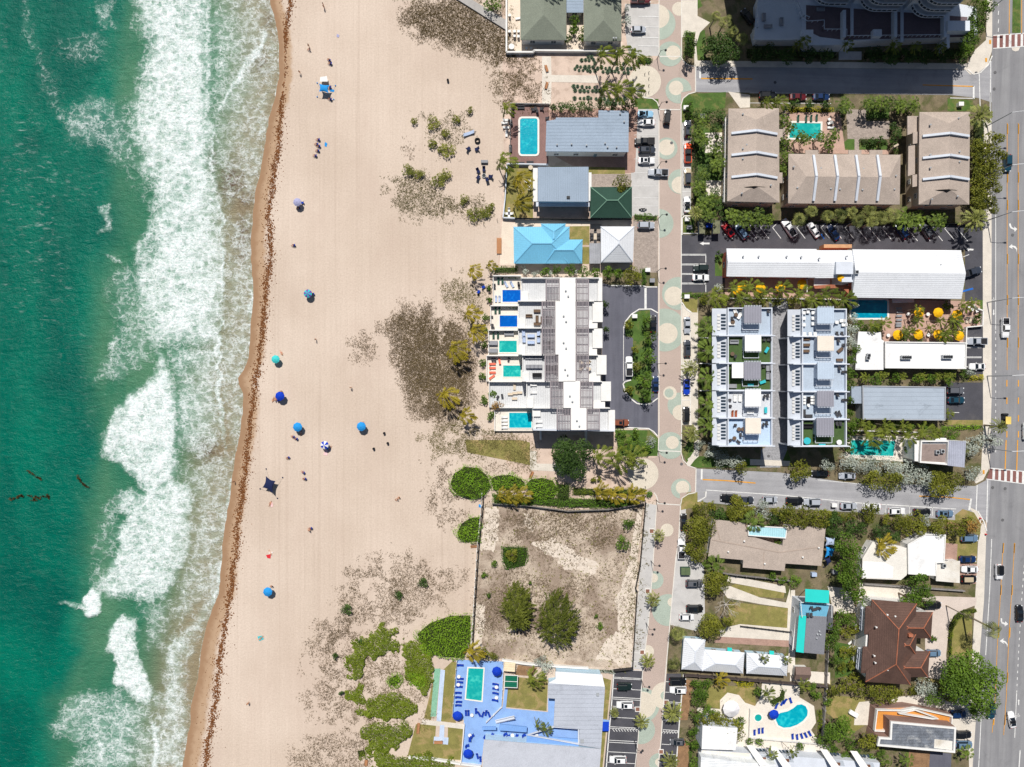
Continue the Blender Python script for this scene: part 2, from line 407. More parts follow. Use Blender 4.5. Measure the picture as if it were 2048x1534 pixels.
def seamat():
 t=NT('sea_water');p=t.pos()
 foam=t.attr('foam').outputs['Fac'];sh=t.attr('shal').outputs['Fac'];wd=t.attr('weed').outputs['Fac']
 big=t.noise(t.mapp(p,(1,.55,1),.3),.05,6,.6,.4)
 deep=t.mix(t.ramp(big,.3,.7),C(0,88,76),C(0,114,93))
 mid=t.mix(t.ramp(big,.3,.7),C(46,114,88),C(82,130,100))
 thin=C(146,134,108)
 c=t.mix(t.ramp(sh,.03,.45),deep,mid)
 c=t.mix(t.ramp(sh,.5,.95),c,thin)
 tb=t.noise(t.mapp(p,(1,1.7,1),.5),.28,7,.7,1.2)
 milk=t.math('MULTIPLY',t.ramp(t.math('ADD',foam,t.math('MULTIPLY_ADD',tb,.5,-.25)),.08,.75),.5)
 c=t.mix(milk,c,C(170,200,188))
 wn=t.math('MULTIPLY',wd,t.ramp(t.noise(p,.8,6,.75),.35,.6))
 c=t.mix(wn,c,C(86,62,46))
 wv=t.n('ShaderNodeTexNoise');t.l(p,wv.inputs['Vector']);wv.inputs['Scale'].default_value=.55;wv.inputs['Detail'].default_value=4
 off=t.n('ShaderNodeVectorMath',operation='MULTIPLY_ADD');t.l(wv.outputs['Color'],off.inputs[0]);off.inputs[1].default_value=(2.6,2.6,0);t.l(p,off.inputs[2])
 webs=None
 for sc,w in((.3,.34),(.62,.3),(1.4,.3)):
  v=t.n('ShaderNodeTexVoronoi',feature='DISTANCE_TO_EDGE');t.l(t.mapp(off.outputs[0],(1,1.25,0)),v.inputs['Vector']);v.inputs['Scale'].default_value=sc
  ln=t.math('SUBTRACT',1.0,t.ramp(v.outputs['Distance'],0.0,w))
  webs=ln if webs is None else t.math('ADD',t.math('MULTIPLY',webs,.75),t.math('MULTIPLY',ln,.55))
 n1=t.noise(p,.4,8,.68,.5);n2=t.noise(p,1.7,6,.75)
 s=t.math('MULTIPLY',foam,2.15)
 n3=t.noise(t.mapp(p,(.35,1.5,1),.12),.5,7,.7,.8)
 s=t.math('ADD',s,t.math('MULTIPLY_ADD',n3,1.1,-.55))
 s=t.math('ADD',s,t.math('MULTIPLY_ADD',n1,1.5,-.75))
 s=t.math('ADD',s,t.math('MULTIPLY_ADD',n2,.5,-.25))
 s=t.math('ADD',s,t.math('MULTIPLY',t.math('SUBTRACT',webs,.5),t.math('MULTIPLY_ADD',foam,-.45,1.25)))
 m=t.ramp(s,.92,2.75)
 m=t.math('MULTIPLY',m,t.ramp(foam,.04,.2))
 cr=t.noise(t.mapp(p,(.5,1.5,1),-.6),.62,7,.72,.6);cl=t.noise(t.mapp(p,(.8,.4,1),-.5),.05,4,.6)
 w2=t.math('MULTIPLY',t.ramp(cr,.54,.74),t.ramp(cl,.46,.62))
 w2=t.math('MULTIPLY',w2,t.attr('glint_whitecap').outputs['Fac'])  # pale flecks: sun glints and whitecaps painted into the water colour
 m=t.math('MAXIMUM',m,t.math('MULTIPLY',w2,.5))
 fc=t.mix(t.ramp(n2,.3,.65),C(204,222,222),C(250,252,252))
 c=t.mix(m,c,fc)
 t.l(c,t.b.inputs['Base Color'])
 t.l(t.math('MULTIPLY_ADD',m,.65,.22),t.b.inputs['Roughness'])
 t.b.inputs['Specular IOR Level'].default_value=.22;t.b.inputs['IOR'].default_value=1.33
 h=t.math('ADD',t.noise(t.mapp(p,(.6,1.5,1),.5),.42,7,.68,.4),t.math('MULTIPLY',s,.16))
 t.bump(h,.55,.8)
 return t.m
xs=np.concatenate([[-9000,-3000,-1200,-500,-250],np.arange(-120,590,3)]).astype(float)
ys=np.concatenate([[-9000,-3000,-900,-400],np.arange(-150,1690,3),[1900,2600,10000]]).astype(float)
def sz(X,Y):
 d=np.clip((wl(Y)-X)/220,0,1)
 ff=f_foam(X,Y)
 return-.05+d*(.55*(fbm(X/38,Y/70,4)-.5)+.16*(fbm(X/7,Y/12,3)-.5))+.35*ff*d*(fbm(X/5,Y/5,3)+.3)-np.where(X>wl(Y)+8,.4,0)
gridobj('sea',xs,ys,sz,{'foam':f_foam,'shal':f_shal,'weed':f_weed,'glint_whitecap':lambda X,Y:np.clip(1.15-Y/1000,.12,1)*np.clip((330-X)/120,0,1)},seamat())
WR=[(-20,586),(0,581),(60,573),(100,567),(150,565),(200,562),(250,561),(300,556),(350,548),(400,541),(440,537),(470,541),(520,541),(560,533),(620,529),(680,523),(740,515),(800,507),(850,500),(900,495),(950,490),(1000,482),(1060,474),(1100,473),(1150,465),(1200,458),(1250,450),(1300,443),(1350,437),(1400,431),(1450,424),(1500,414),(1540,411)]
mb=MB()
y=-15.
while y<1545:
 x=interp(WR,y)+4*(float(fbm(np.array(y/9.),np.array(3.)))-.5)*2
 q_=float(fbm(np.array(y/22.+9),np.array(7.)))
 for sp,n in((1.2+3*q_,int(3+9*q_)),(5,4),(12,4)):
  for k in range(n):
   if R()<.2:continue
   ox=random.gauss(0,sp)-(4 if sp>6 else 0);c=W(x+ox,y+U(-1.5,1.5));r=U(.08,.26)*(1 if sp<6 else.6)
   if x+ox<interp(WL,y)+6:continue
   a0=U(0,6.3);mb.lvc=R()
   ring=[(c.x+r*U(.6,1.3)*math.cos(a0+j*1.256),c.y+r*U(.6,1.3)*math.sin(a0+j*1.256),.01)for j in range(5)]
   top=(c.x,c.y,U(.05,.12))
   mb.add(ring+[top],[[j,(j+1)%5,5]for j in range(5)])
 y+=1.9
struct('seaweed',mb,leafmat('seaweed',C(104,60,26),C(160,104,56)),kind='stuff')
mb=MB()
for pts in([(18,1000),(40,992),(62,992),(80,995),(100,991)],[(56,940),(70,950),(84,960)],[(155,950),(165,965),(180,975)],[(60,1000),(78,998)],[(95,988),(100,998)]):
 for(x0,y0),(x1,y1)in zip(pts,pts[1:]):
  for k in range(14):
   q=R();c=W(x0+(x1-x0)*q+U(-2,2),y0+(y1-y0)*q+U(-2,2));r=U(.1,.35);a0=U(0,6)
   mb.lvc=R()
   mb.face([(c.x+r*U(.5,1.3)*math.cos(a0+j*1.256),c.y+r*U(.5,1.3)*math.sin(a0+j*1.256),.34)for j in range(5)])
struct('floating_seaweed',mb,leafmat('floating_weed',C(60,52,26),C(92,74,36)),kind='stuff')
# ================================================================ flat ground: sheets 4 mm apart
conc=mat('concrete',C(198,196,194),var=.07,sc=.4,stain=.28,fine=.06)
concp=mat('pale_concrete',C(222,214,202),var=.07,sc=.4,stain=.1)
asph=mat('side_street_asphalt',C(168,168,172),var=.08,sc=.15,fine=.07,stain=.28,streak=-2)
asphm=mat('avenue_asphalt',C(146,146,149),var=.07,sc=.12,fine=.06,stain=.25,streak=88)
dasph=mat('dark_asphalt',C(80,80,87),var=.12,sc=.25,fine=.1,col2=C(100,98,100),mixsc=.15,mixlo=.5,mixhi=.75,stain=.25)
drive=mat('driveway_asphalt',C(104,105,117),var=.08,sc=.2,streak=90,stain=.12)
pave=mat('pink_pavers',C(200,181,170),var=.05,sc=.1,brick=(3.2,.1),stain=.06)
gring=mat('green_pavers',C(183,196,183),var=.05,sc=.3,brick=(3.2,.08),stain=.06)
cring=mat('cream_pavers',C(229,219,202),var=.04,sc=.3,brick=(3.2,.06),stain=.05)
white=mat('white_marking',C(232,232,230),var=.06,sc=1.2,col2=C(186,186,186),mixsc=.9,mixlo=.52,mixhi=.72)
curbm=mat('kerb',C(226,222,214),var=.05)
yellow=mat('yellow_marking',C(226,162,62),var=.1,sc=.8)
lawnm=mat('lawn',C(80,108,46),var=.2,sc=.5,fine=.16,col2=C(116,120,66),mixsc=.3,bump=.05)
drym=mat('dry_lawn',C(140,134,76),var=.14,sc=.5,fine=.14,col2=C(166,146,98),mixsc=.25,bump=.05)
soil=mat('garden_soil',C(128,116,92),var=.22,sc=.4,fine=.18,col2=C(92,96,56),mixsc=.25,mixlo=.45,mixhi=.62,bump=.1)
mulch=mat('mulch',C(150,118,88),var=.2,sc=.6,fine=.15)
sandy=mat('sandy_soil',C(214,192,176),var=.08,sc=.3,fine=.07,col2=C(190,168,152),mixsc=.2,bump=.04)
lotm=mat('vacant_lot_soil',C(206,190,172),var=.12,sc=.6,fine=.16,col2=C(162,144,128),mixsc=.09,mixlo=.42,mixhi=.6,bump=.1)
psand=mat('pale_sand',C(226,213,198),var=.08,sc=.8,fine=.12,col2=C(206,192,174),mixsc=.5,mixlo=.52,mixhi=.66)
deckpink=mat('mauve_pavers',C(150,118,112),var=.1,sc=.5,brick=(2.5,.15))
salmon=mat('salmon_pavers',C(206,172,156),var=.08,sc=.5,brick=(2.5,.12))
tanpav=mat('tan_pavers',C(184,170,160),var=.14,sc=1.2,brick=(1.4,.25),fine=.12)
greypav=mat('grey_pavers',C(178,178,182),var=.12,sc=1.5,brick=(1.2,.3),fine=.12)
cream=mat('cream_tiles',C(232,216,198),var=.05,sc=.4)
whitep=mat('pool_deck',C(232,224,212),var=.05,sc=.5)
bluep=mat('blue_painted_deck',C(142,178,230),var=.08,sc=.3,fine=.05,stain=.12)
redp=mat('red_brick_paving',C(188,154,140),var=.1,sc=.6,brick=(2.2,.2))
boardm=mat('boardwalk',C(186,182,178),var=.08,seam=(0,.35,.2,.4))
cen_=lambda w:sum(w,Vector())/len(w)
def G(name,m,tier,*polys):
 mb=MB()
 for p in polys:
  TC[0]+=1;mb.sheet(P(p),.005*tier+.00004*TC[0])
 return struct(name,mb,m)
TC=[0]
def rc(x0,y0,x1,y1):return[(x0,y0),(x1,y0),(x1,y1),(x0,y1)]
G('ground',soil,1,[(1363,-3000),(1990,-3000),(1990,-80),(1986,600),(1978,960),(1950,1300),(1938,1640),(1900,4500),(1100,4500),(1320,1640),(1336,1290),(1345,1200),(1362,990)],[(1205,540),(1316,540),(1316,575),(1205,575)],[(2112,-3000),(5000,-3000),(5000,4500),(1990,4500),(2092,1640),(2100,1300),(2112,900)])
G('garden_earth',sandy,1,[(1002,-60),(1317,-60),(1317,540),(995,540),(1008,330)],[(960,870),(1240,870),(1316,870),(1316,1003),(1060,1003),(1000,905)])
LE=[(-3000,1319),(115,1318),(860,1317),(1003,1316),(1010,1313),(1130,1306),(1245,1297),(1294,1291),(1345,1285),(1400,1281),(1480,1276),(1534,1270),(1640,1259),(4500,900)]
RE=[(-3000,1363),(870,1363),(990,1361),(1080,1357),(1120,1351),(1220,1342),(1290,1336),(1345,1331),(1480,1322),(1534,1316),(1640,1306),(4500,947)]
G('promenade',pave,3,[(x,y)for y,x in LE]+[(x,y)for y,x in RE[::-1]],[(1362,118),(1372,128),(1391,132),(1391,183),(1376,187),(1363,205),(1355,160)],[(1362,915),(1372,930),(1393,937),(1391,985),(1375,988),(1362,1002),(1355,960)],[(1319,112),(1312,118),(1300,125),(1283,132),(1270,140),(1283,195),(1305,197),(1318,212),(1330,160)],[(1319,910),(1310,915),(1290,916),(1275,930),(1275,965),(1290,981),(1308,985),(1316,1000),(1330,950)])
def circ(cx,cy,r,clip=True,n=40,bul=None):
 out=[]
 for i in range(n):
  x,y=cx+r*math.cos(2*PI*i/n),cy+r*math.sin(2*PI*i/n)
  if clip:
   lo,hi=interp(LE,y)+1,interp(RE,y)-1
   if 135<y<183 or 937<y<985:hi+=27
   x=min(max(x,lo),hi)
  out.append((x,y))
 return out
GR=[(1318,47,33),(1340,108,25),(1357,181,26),(1333,297,22),(1361,363,25),(1318,447,29),(1357,587,33),(1329,660,43),(1360,810,25),(1341,891,27),(1362,977,20),(1309,1160,18),(1336,1220,32),(1284,1410,35),(1282,1460,28),(1318,1526,20)]
CR=[(1358,18,14),(1315,33,24),(1346.5,105.6,14.5),(1352,176,14.5),(1333,295,16),(1360,370,17),(1347.6,592,19),(1334.7,666.5,20.5),(1339.7,786,13.5),(1360.5,825,15.5),(1344.5,885,13),(1365,975,13.5),(1334,1060,13),(1307,1156,9),(1344,1204,9),(1295,1303,13),(1329,1391,27),(1318,1524,8)]
mb=MB();mb2=MB();mb3=MB()
for i,c in enumerate(GR):mb.sheet(P(circ(*c)),.045+.0004*i)
for i,c in enumerate(CR):mb2.sheet(P(circ(*c)),.053+.0003*i)
mb2.sheet(P(circ(1290,163,32,False)),.0595);mb2.sheet(P(circ(1286,948,31,False)),.0595);mb2.sheet(P(circ(1285,1410,27)),.0595)
mb3.sheet(P(circ(1338,786,9)),.063);mb3.sheet(P(circ(1330,1391,9)),.063)
struct('green_paving_ring',mb,gring);struct('cream_paving_circle',mb2,cring);struct('green_paving_dot',mb3,gring)
mb=MB()
strip(mb,P([(x,y)for y,x in LE if y<116]),.22,.068);strip(mb,P([(1318,212),(1318,860),(1316,912)]),.22,.068);strip(mb,P([(x,y)for y,x in LE if y>1000]),.22,.068)
strip(mb,P([(1363,-60),(1363,116),(1368,124),(1378,131),(1391,133)]),.26,.068)
strip(mb,P([(1391,184),(1377,188),(1366,197),(1362,210),(1363,870),(1362,905),(1366,920),(1376,931),(1393,937)]),.26,.068)
strip(mb,P([(1391,985),(1376,988),(1364,996),(1361,1010)]+[(x,y)for y,x in RE if y>1020]),.26,.068)
for a,b in(((1317,113),(1363,113)),((1316,219),(1362,219.5)),((1317,901),(1361,903)),((1316,1007),(1361,1010)),((1391,133),(1391,184)),((1392,937),(1391,985))):strip(mb,P([a,b]),.3,.068)
strip(mb,P([(1308,985),(1313,992),(1316,1003)]),.26,.068);strip(mb,P([(1283,195),(1305,197),(1314,204),(1318,214)]),.26,.068)
struct('kerb',mb,curbm)
AV=[(1985,-3000),(1983,100),(1983,800),(1979,950),(1972,1080),(1968,1200),(1960,1300),(1953,1420),(1945,1534),(1938,1640),(1870,4500)]
G('avenue',asphm,3,AV+[(1990,4500),(2090,1640),(2098,1300),(2110,900),(2110,-3000)])
G('pavement',concp,6,[(2098,-3000),(2112,-3000),(2112,900),(2100,1300),(2092,1640),(1990,4500),(1976,4500),(2078,1640),(2086,1300),(2098,900)])
G('avenue',asph,5,[(1391,132),(1983,150),(1983,190),(1391,183)][:0]or[(1391,133),(1960,140),(1978,128),(1984,120),(1984,205),(1955,196),(1900,190),(1391,184)])
bpy.data.objects['avenue.001'].name='side_street'
G('side_street',asph,5,[(1392,937),(1560,945),(1700,966),(1950,972),(1982,955),(1976,1045),(1958,1030),(1920,1038),(1800,1030),(1700,1020),(1560,1010),(1400,1003),(1391,985)])
G('pavement',concp,6,[(1391,121),(1935,127),(1950,100),(1972,80),(1975,-60),(1985,-60),(1984,100),(1975,130),(1955,147),(1940,149),(1930,139),(1391,133)],[(1965,240),(1983,240),(1983,800),(1979,935),(1966,960),(1952,967),(1948,962),(1962,940),(1966,860)],[(1935,1012),(1955,1022),(1966,1045),(1972,1060),(1972,1080),(1968,1200),(1960,1300),(1953,1420),(1945,1534),(1938,1640),(1926,1640),(1938,1534),(1936,1440),(1944,1310),(1950,1200),(1956,1085),(1961,1065),(1950,1030)],[(1364,0),(1395,0),(1395,32),(1420,45),(1400,65),(1392,90),(1395,121),(1389,132),(1388,90),(1391,66),(1364,75)],[(1456,183),(1500,190),(1500,215),(1480,216)],[(1396,615),(1380,610),(1364,610),(1364,850),(1396,850)],[(1388,850),(1397,850),(1398,908),(1380,932),(1372,928),(1389,900)])
G('median',lawnm,7,[(2026,-60),(2041,-60),(2041,66),(2024,66)])
G('median',concp,8,[(2022,94),(2040,94),(2037,101),(2031,103),(2025,101)])
mb=MB();z=.066
for y0,y1,x in((430,660,1991),(185,260,1981),):strip(mb,P([(x,y0),(x,y1)]),.2,z)
strip(mb,P([(1958,147),(1960,215)]),.25,z);strip(mb,P([(1981,122),(1980,220)]),.25,z)
for y in np.arange(662,905,13.2):strip(mb,P([(1991,y),(1991,y+5)]),.2,z)
for y in np.arange(5,70,17):strip(mb,P([(1997,y),(1996,y+8)]),.2,z)
strip(mb,P([(1983,1078),(1979,1180),(1971,1310)]),.22,z);strip(mb,P([(1962,1435),(1957,1534),(1952,1600)]),.22,z)
strip(mb,P([(1954,970),(1952,1022)]),.28,z);strip(mb,P([(1975,960),(1973,1045)]),.28,z)
for y in np.arange(1130,1385,13.2):x=interp([(1130,2048),(1200,2043),(1300,2037),(1385,2033)],y);strip(mb,P([(x,y),(x-.3,y+5)]),.2,z)
strip(mb,P([(2033,1385),(2029,1475)]),.2,z);strip(mb,P([(2040,1500),(2036,1560)]),.3,z)
strip(mb,P([(1947,172),(1947,198)]),.5,z);strip(mb,P([(1900,196),(1947,197)]),.2,z);strip(mb,P([(1400,140),(1400,157)]),.5,z)
strip(mb,P([(1403.5,938),(1403,959)]),.5,z);strip(mb,P([(1942,997),(1938,1020)]),.55,z)
strip(mb,P([(1986,71),(2060,66)]),.25,z);strip(mb,P([(1986,97),(2060,92)]),.25,z)
for k in range(7):x=1994+k*11.8;mb.sheet(P([(x,71.5-.8*k*.9),(x+5,71-.8*k*.9),(x+4.6,96-.8*k*.9),(x-.4,96.5-.8*k*.9)]),z+.002)
strip(mb,P([(1979,936),(2060,944)]),.25,z);strip(mb,P([(1972,958),(2060,969)]),.25,z)
for k in range(7):x=1985+k*11.8;mb.sheet(P([(x,936.5+1.25*k),(x+5,937+1.25*k),(x+4.4,961+1.4*k),(x-.6,960.3+1.4*k)]),z+.002)
def arrow(pts,m=mb):m.sheet(P(pts),z)
arrow([(2018,447),(2021,447),(2023,454),(2028,457),(2028,453),(2034,458),(2029,464),(2028,460),(2021,457),(2018,452)])
arrow([(2033,505),(2032,499),(2027,495),(2024,494),(2025,498),(2017,494),(2024,488),(2024,491),(2030,492),(2034,497)])
arrow([(2001,1236),(2004,1237),(2004,1243),(2010,1246),(2010,1242),(2016,1248),(2009,1253),(2009,1249),(2003,1247),(2001,1242)])
arrow([(2014,1295),(2013,1289),(2009,1285),(2006,1284),(2008,1288),(1999,1282),(2007,1276),(2006,1281),(2011,1282),(2015,1288)])
for x,y,s in((1987,627,1),(2037,1402,-1)):
 arrow([(x-1,y-8*s),(x+1,y-8*s),(x+1,y),(x+2.2,y),(x,y+4*s),(x-2.2,y),(x-1,y)])
for x,y in((1987,599),(2036,1430)):
 for dx in(-2,2):
  ring=[(x+dx+1.6*math.cos(a),y+2+1.6*math.sin(a))for a in np.linspace(0,2*PI,11)];strip(mb,P(ring),.08,z)
 strip(mb,P([(x-2,y+2),(x-.6,y-1),(x+1.6,y-1),(x+2,y+2)]),.09,z);strip(mb,P([(x-.6,y-1),(x+.2,y-4)]),.14,z)
struct('road_marking',mb,white)
mb=MB()
mb.sheet(P([(1986,72),(2060,67),(2060,92),(1986,96)]),.05);mb.sheet(P([(1980,937),(2060,945),(2060,968),(1973,957)]),.05)
struct('crosswalk',mb,mat('crosswalk_brick',C(150,104,98),var=.08,brick=(2.2,.15)))
mb=MB()
def cl(pts,w=.16,gap=.0):strip(mb,P(pts),w,z)
cl([(2014,246),(2014,740)]);cl([(2036,246),(2036,740)])
for y in(248,400,508,590,675,345):cl([(2014.8,y),(2014.8,y+20)],.35);cl([(2036.8,y),(2036.8,y+20)],.35)
for y in(760,795,830,862):cl([(2013.6,y),(2013.4,y+13)],.3);cl([(2036.6,y),(2036.4,y+13)],.3)
cl([(2012,880),(2010,938)],.3);cl([(2035,880),(2033,941)],.3)
cl([(2006,1086),(2000,1200),(1994,1300),(1990,1400),(1984,1465)]);cl([(2029,1087),(2022,1200),(2018,1260),(2012,1400),(2007,1470)])
for y in(1086,1170,1255,1345,1430):x=interp([(1086,2006),(1200,2000),(1300,1994),(1400,1990),(1465,1984)],y);cl([(x+.7,y),(x-.3,y+20)],.36);cl([(x+23,y),(x+22,y+20)],.36)
cl([(1402,157),(1505,158)],.34);cl([(1845,170),(1947,173)],.3);cl([(2019,-40),(2018,70)],.2);cl([(2043,-40),(2043,68)],.2)
cl([(1405,959),(1450,961),(1511,966)],.34);cl([(1838,992),(1895,994),(1940,999)],.3)
for p in((1980,84),(1972,120),(1967,944)):mb.sheet(P(rc(p[0]-2,p[1]-4,p[0]+2,p[1]+4)),.066)
struct('road_marking',mb,yellow)
G('parking_lot',conc,2,[(1250,8),(1318,8),(1318,112),(1258,112),(1250,60)],[(1267,215),(1317,217),(1317,432),(1264,432),(1262,340)],[(1364,243),(1382,243),(1382,420),(1364,432)],[(1364,640),(1380,640),(1380,850),(1364,850)],[(1341,1120),(1359,1100),(1408,1130),(1410,1235),(1392,1262),(1341,1250)],[(1356,1012),(1372,1012),(1370,1120),(1352,1130)],[(1290,1006),(1313,1010),(1297,1245),(1291,1294),(1287,1340),(1262,1337),(1275,1200)],[(1303,622),(1316,632),(1316,795),(1303,806),(1300,720)])
G('parking_lot',asph,7,[(1395,983),(1480,992),(1700,1007),(1910,1017),(1910,1040),(1700,1024),(1480,1012),(1395,1003)])
G('parking_lot',tanpav,2,[(1266,441),(1316,443),(1316,545),(1268,545)])
G('parking_lot',drive,3,[(1204,566),(1222,571),(1285,571),(1290,573),(1316,573),(1316,873),(1298,858),(1232,855),(1229,861),(1204,861)])
G('parking_lot',dasph,3,[(1363,470),(1430,470),(1432,440),(1960,450),(1968,470),(1968,600),(1930,603),(1930,500),(1452,498),(1450,565),(1415,585),(1363,585)],[(1929,653),(1966,653),(1966,748),(1929,748)],[(1888,765),(1966,765),(1966,840),(1888,845)],[(1227,1340),(1286,1342),(1272,1534),(1262,1640),(1195,1640),(1208,1534)],[(1333,1347),(1363,1347),(1353,1534),(1345,1640),(1308,1640),(1318,1534)])
mb=MB();w_=.13
for y in(33,54,75,92):strip(mb,P([(1276,y),(1317,y+.5)]),.2,z)
for y in(246,270,318,345,372,395,412):strip(mb,P([(1268,y),(1316,y)]),.1,.05)
for y in(287,335,383):strip(mb,P([(1364,y),(1381,y)]),.18,z)
for y in(684,726,800):strip(mb,P([(1364,y),(1380,y)]),.18,z)
strip(mb,P([(1380,640),(1381,850)]),.14,.07)
strip(mb,P([(1291,576),(1291,617)]),.62,z)
for y in(508.5,528,547,566):strip(mb,P([(1363,y),(1412,y)]),.16,z);strip(mb,P([(1363,y+2),(1412,y+2)]),.16,z)
for y in(511,570):strip(mb,P([(1411.5,y),(1411.5,y+14)]),.2,z)
for i in range(11):
 x=1448+i*24.2
 strip(mb,P([(x,468 if i==0 else 455),(x+17,477)]),.17,z);strip(mb,P([(x+.5,455),(x+10,446)]),.17,z)
for i in range(9):
 x=1714+i*25;strip(mb,P([(x,457),(x+21,482)]),.17,z);strip(mb,P([(x,457),(x+10,447)]),.15,z)
mb.sheet(P([(1399,487),(1407,483.4),(1407,485.3),(1419,485.3),(1419,488.7),(1407,488.7),(1407,490.8)]),z)
mb.sheet(P([(1932,499),(1939,494),(1938,497),(1947,498),(1946,501),(1938,500.5),(1938,503)]),z)
for y in(675,694,714,733):strip(mb,P([(1932,y),(1963,y)]),.2,z);strip(mb,P([(1932,y+1.8),(1963,y+1.8)]),.1,z)
strip(mb,P([(1905,825),(1918,825)]),.16,z);strip(mb,P([(1926,514),(1938,509)]),.17,z);strip(mb,P([(1932,655),(1933,672)]),.17,z)
def lx(y):return interp([(1340,1228),(1410,1223),(1534,1212)],y)
def rx(y):return interp([(1345,1284),(1400,1280),(1534,1269)],y)
for y in(1354,1356.5,1377,1394,1397.5,1412,1415,1434,1453,1456,1480,1484,1503,1524):strip(mb,P([(lx(y),y),(rx(y),y+3)]),.16,z)
strip(mb,P([(lx(y),y)for y in(1340,1400,1470,1540)]),.3,z)
for i in range(9):x=1224+i*5.6;strip(mb,P([(x,1456),(x+5,1463)]),.16,z)
for y in(1363,1384,1403,1406,1439,1441,1459,1463,1488,1507,1524):strip(mb,P([(interp(RE,y)+2,y),(interp(RE,y)+35-(y-1345)*.02,y+2)]),.16,z)
for i in range(6):x=1322+i*5.8;strip(mb,P([(x,1467),(x+5.5,1461)]),.16,z)
strip(mb,P([(1367,1348),(1359,1440),(1352,1534)]),.3,z)
for x in(1497,1551,1601,1676,1725,1772,1819,1865):y=interp([(1400,985),(1920,1018)],x);strip(mb,P([(x,y),(x-.6,y+17)]),.14,z)
strip(mb,P([(1412,980),(1560,990),(1720,1006),(1912,1018)]),.2,z)
strip(mb,P([(1636,960),(1725,968)]),.16,z);strip(mb,P([(1499,186),(1662,187)]),.14,z);strip(mb,P([(1498,206),(1662,207)]),.14,z)
for y in(1305,1323,1340):strip(mb,P([(1262,y),(1288,y+1)]),.14,z)
struct('road_marking',mb,white)
mb=MB();strip(mb,P([(1924,583),(1946,577)]),.5,z);strip(mb,P([(1642,468),(1648,478)]),.3,z);struct('road_marking',mb,mat('blue_marking',C(40,110,200)))
mb=MB()
isl=[(1247,657),(1251,643),(1262,629),(1278,618.5),(1302,618),(1316,626)]
isl2=[(1262,760),(1250,763),(1246,768),(1250,783),(1261,797),(1274,807),(1290,809.5),(1301,807),(1316,796)]
def kerb(pts,w=.3,h=.13):
 q=P(pts)
 for a,b in zip(q,q[1:]):mb.bx3(a+Vector((0,0,h/2)),b+Vector((0,0,h/2)),w,h)
kerb(isl);kerb(isl2);kerb([(1247,657),(1247,762)],.14,.05);kerb([(1222,571),(1288,572),(1292,574),(1314,574)]);kerb([(1248,855),(1297,857),(1307,863),(1315,872)])
kerb([(1412,983),(1411,994),(1395,1003)]);kerb([(1364,470),(1364,437),(1368,432),(1385,432)]);kerb([(1366,467),(1410,467)])
kerb([(1935,139),(1946,149),(1960,146),(1976,130),(1984,112)]);kerb([(1955,1022),(1967,1042),(1973,1062)]);kerb([(1364,605),(1372,618),(1382,625)])
struct('kerb',mb,mat('white_kerb',C(236,234,230)))
G('lawn',lawnm,5,[(1250,655),(1254,642),(1264,631),(1279,621),(1300,620),(1303,700),(1302,805),(1282,807),(1262,795),(1252,780),(1248,768),(1264,758),(1266,676),(1250,672)],[(1366,438),(1388,433),(1388,466),(1366,466)],[(1364,0),(1400,0),(1405,12),(1395,18),(1376,15)],[(1393,62),(1410,60),(1412,120),(1394,121)],[(1364,200),(1378,188),(1452,184),(1450,215),(1364,245)],[(1395,245),(1446,250),(1446,400),(1395,440)],[(1430,509),(1449,512),(1449,552),(1430,552)],[(1895,197),(1945,201),(1948,222),(1895,222)],[(1732,215),(1778,215),(1778,237),(1732,237)],[(1696,278),(1709,278),(1709,300),(1668,300)],[(1718,285),(1775,285),(1775,299),(1718,299)],[(1364,903),(1385,870),(1388,905),(1374,925)],[(1376,930),(1398,912),(1520,918),(1512,935),(1395,935)],[(1560,890),(1575,900),(1585,930),(1563,930)],[(1230,860),(1300,860),(1316,876),(1316,912),(1238,912)],[(1270,196),(1317,198),(1317,218),(1270,218)],[(1956,600),(1970,600),(1970,645),(1962,648)],[(1668,1283),(1704,1290),(1706,1350),(1670,1356)],[(1257,243),(1266,243),(1266,295),(1257,295)])
G('lawn',drym,6,[(1010,335),(1066,335),(1066,436),(1007,436)],[(1139,452),(1179,452),(1179,490),(1139,490)],[(1164,494),(1179,494),(1178,528),(1164,528)],[(1100,332),(1250,335),(1250,348),(1182,350),(1100,333)],[(1364,598),(1395,598),(1395,625),(1385,625),(1368,612)],[(1375,985),(1412,984),(1412,1003),(1400,1012),(1362,1020),(1362,1000)],[(1470,1168),(1569,1184),(1567,1197),(1500,1192),(1455,1176)],[(1458,1203),(1580,1217),(1578,1256),(1455,1250)],[(1885,1068),(1955,1080),(1953,1126),(1885,1122)],[(1925,1018),(1948,1025),(1962,1048),(1960,1070),(1890,1045)],[(1414,1368),(1510,1375),(1512,1420),(1455,1422),(1413,1412)],[(1906,1233),(1944,1238),(1944,1312),(1900,1310)],[(1650,1390),(1730,1395),(1730,1450),(1700,1470),(1650,1420)],[(1645,1355),(1662,1360),(1658,1430),(1648,1420)],[(1014,1352),(1096,1360),(1093,1422),(1012,1414)],[(1862,1355),(1890,1358),(1888,1390),(1855,1385)],[(886,1340),(905,1322),(913,1325),(906,1410),(912,1446),(880,1442)],[(832,1448),(872,1450),(870,1480),(895,1490),(896,1452),(926,1456),(922,1520),(815,1512)],[(1206,1355),(1222,1360),(1205,1534),(1200,1600),(1195,1500)],[(868,1355),(880,1335),(862,1440),(848,1436)],[(1040,880),(1060,885),(1060,930),(935,905),(930,880)],[(1888,840),(1965,840),(1965,850),(1888,850)])
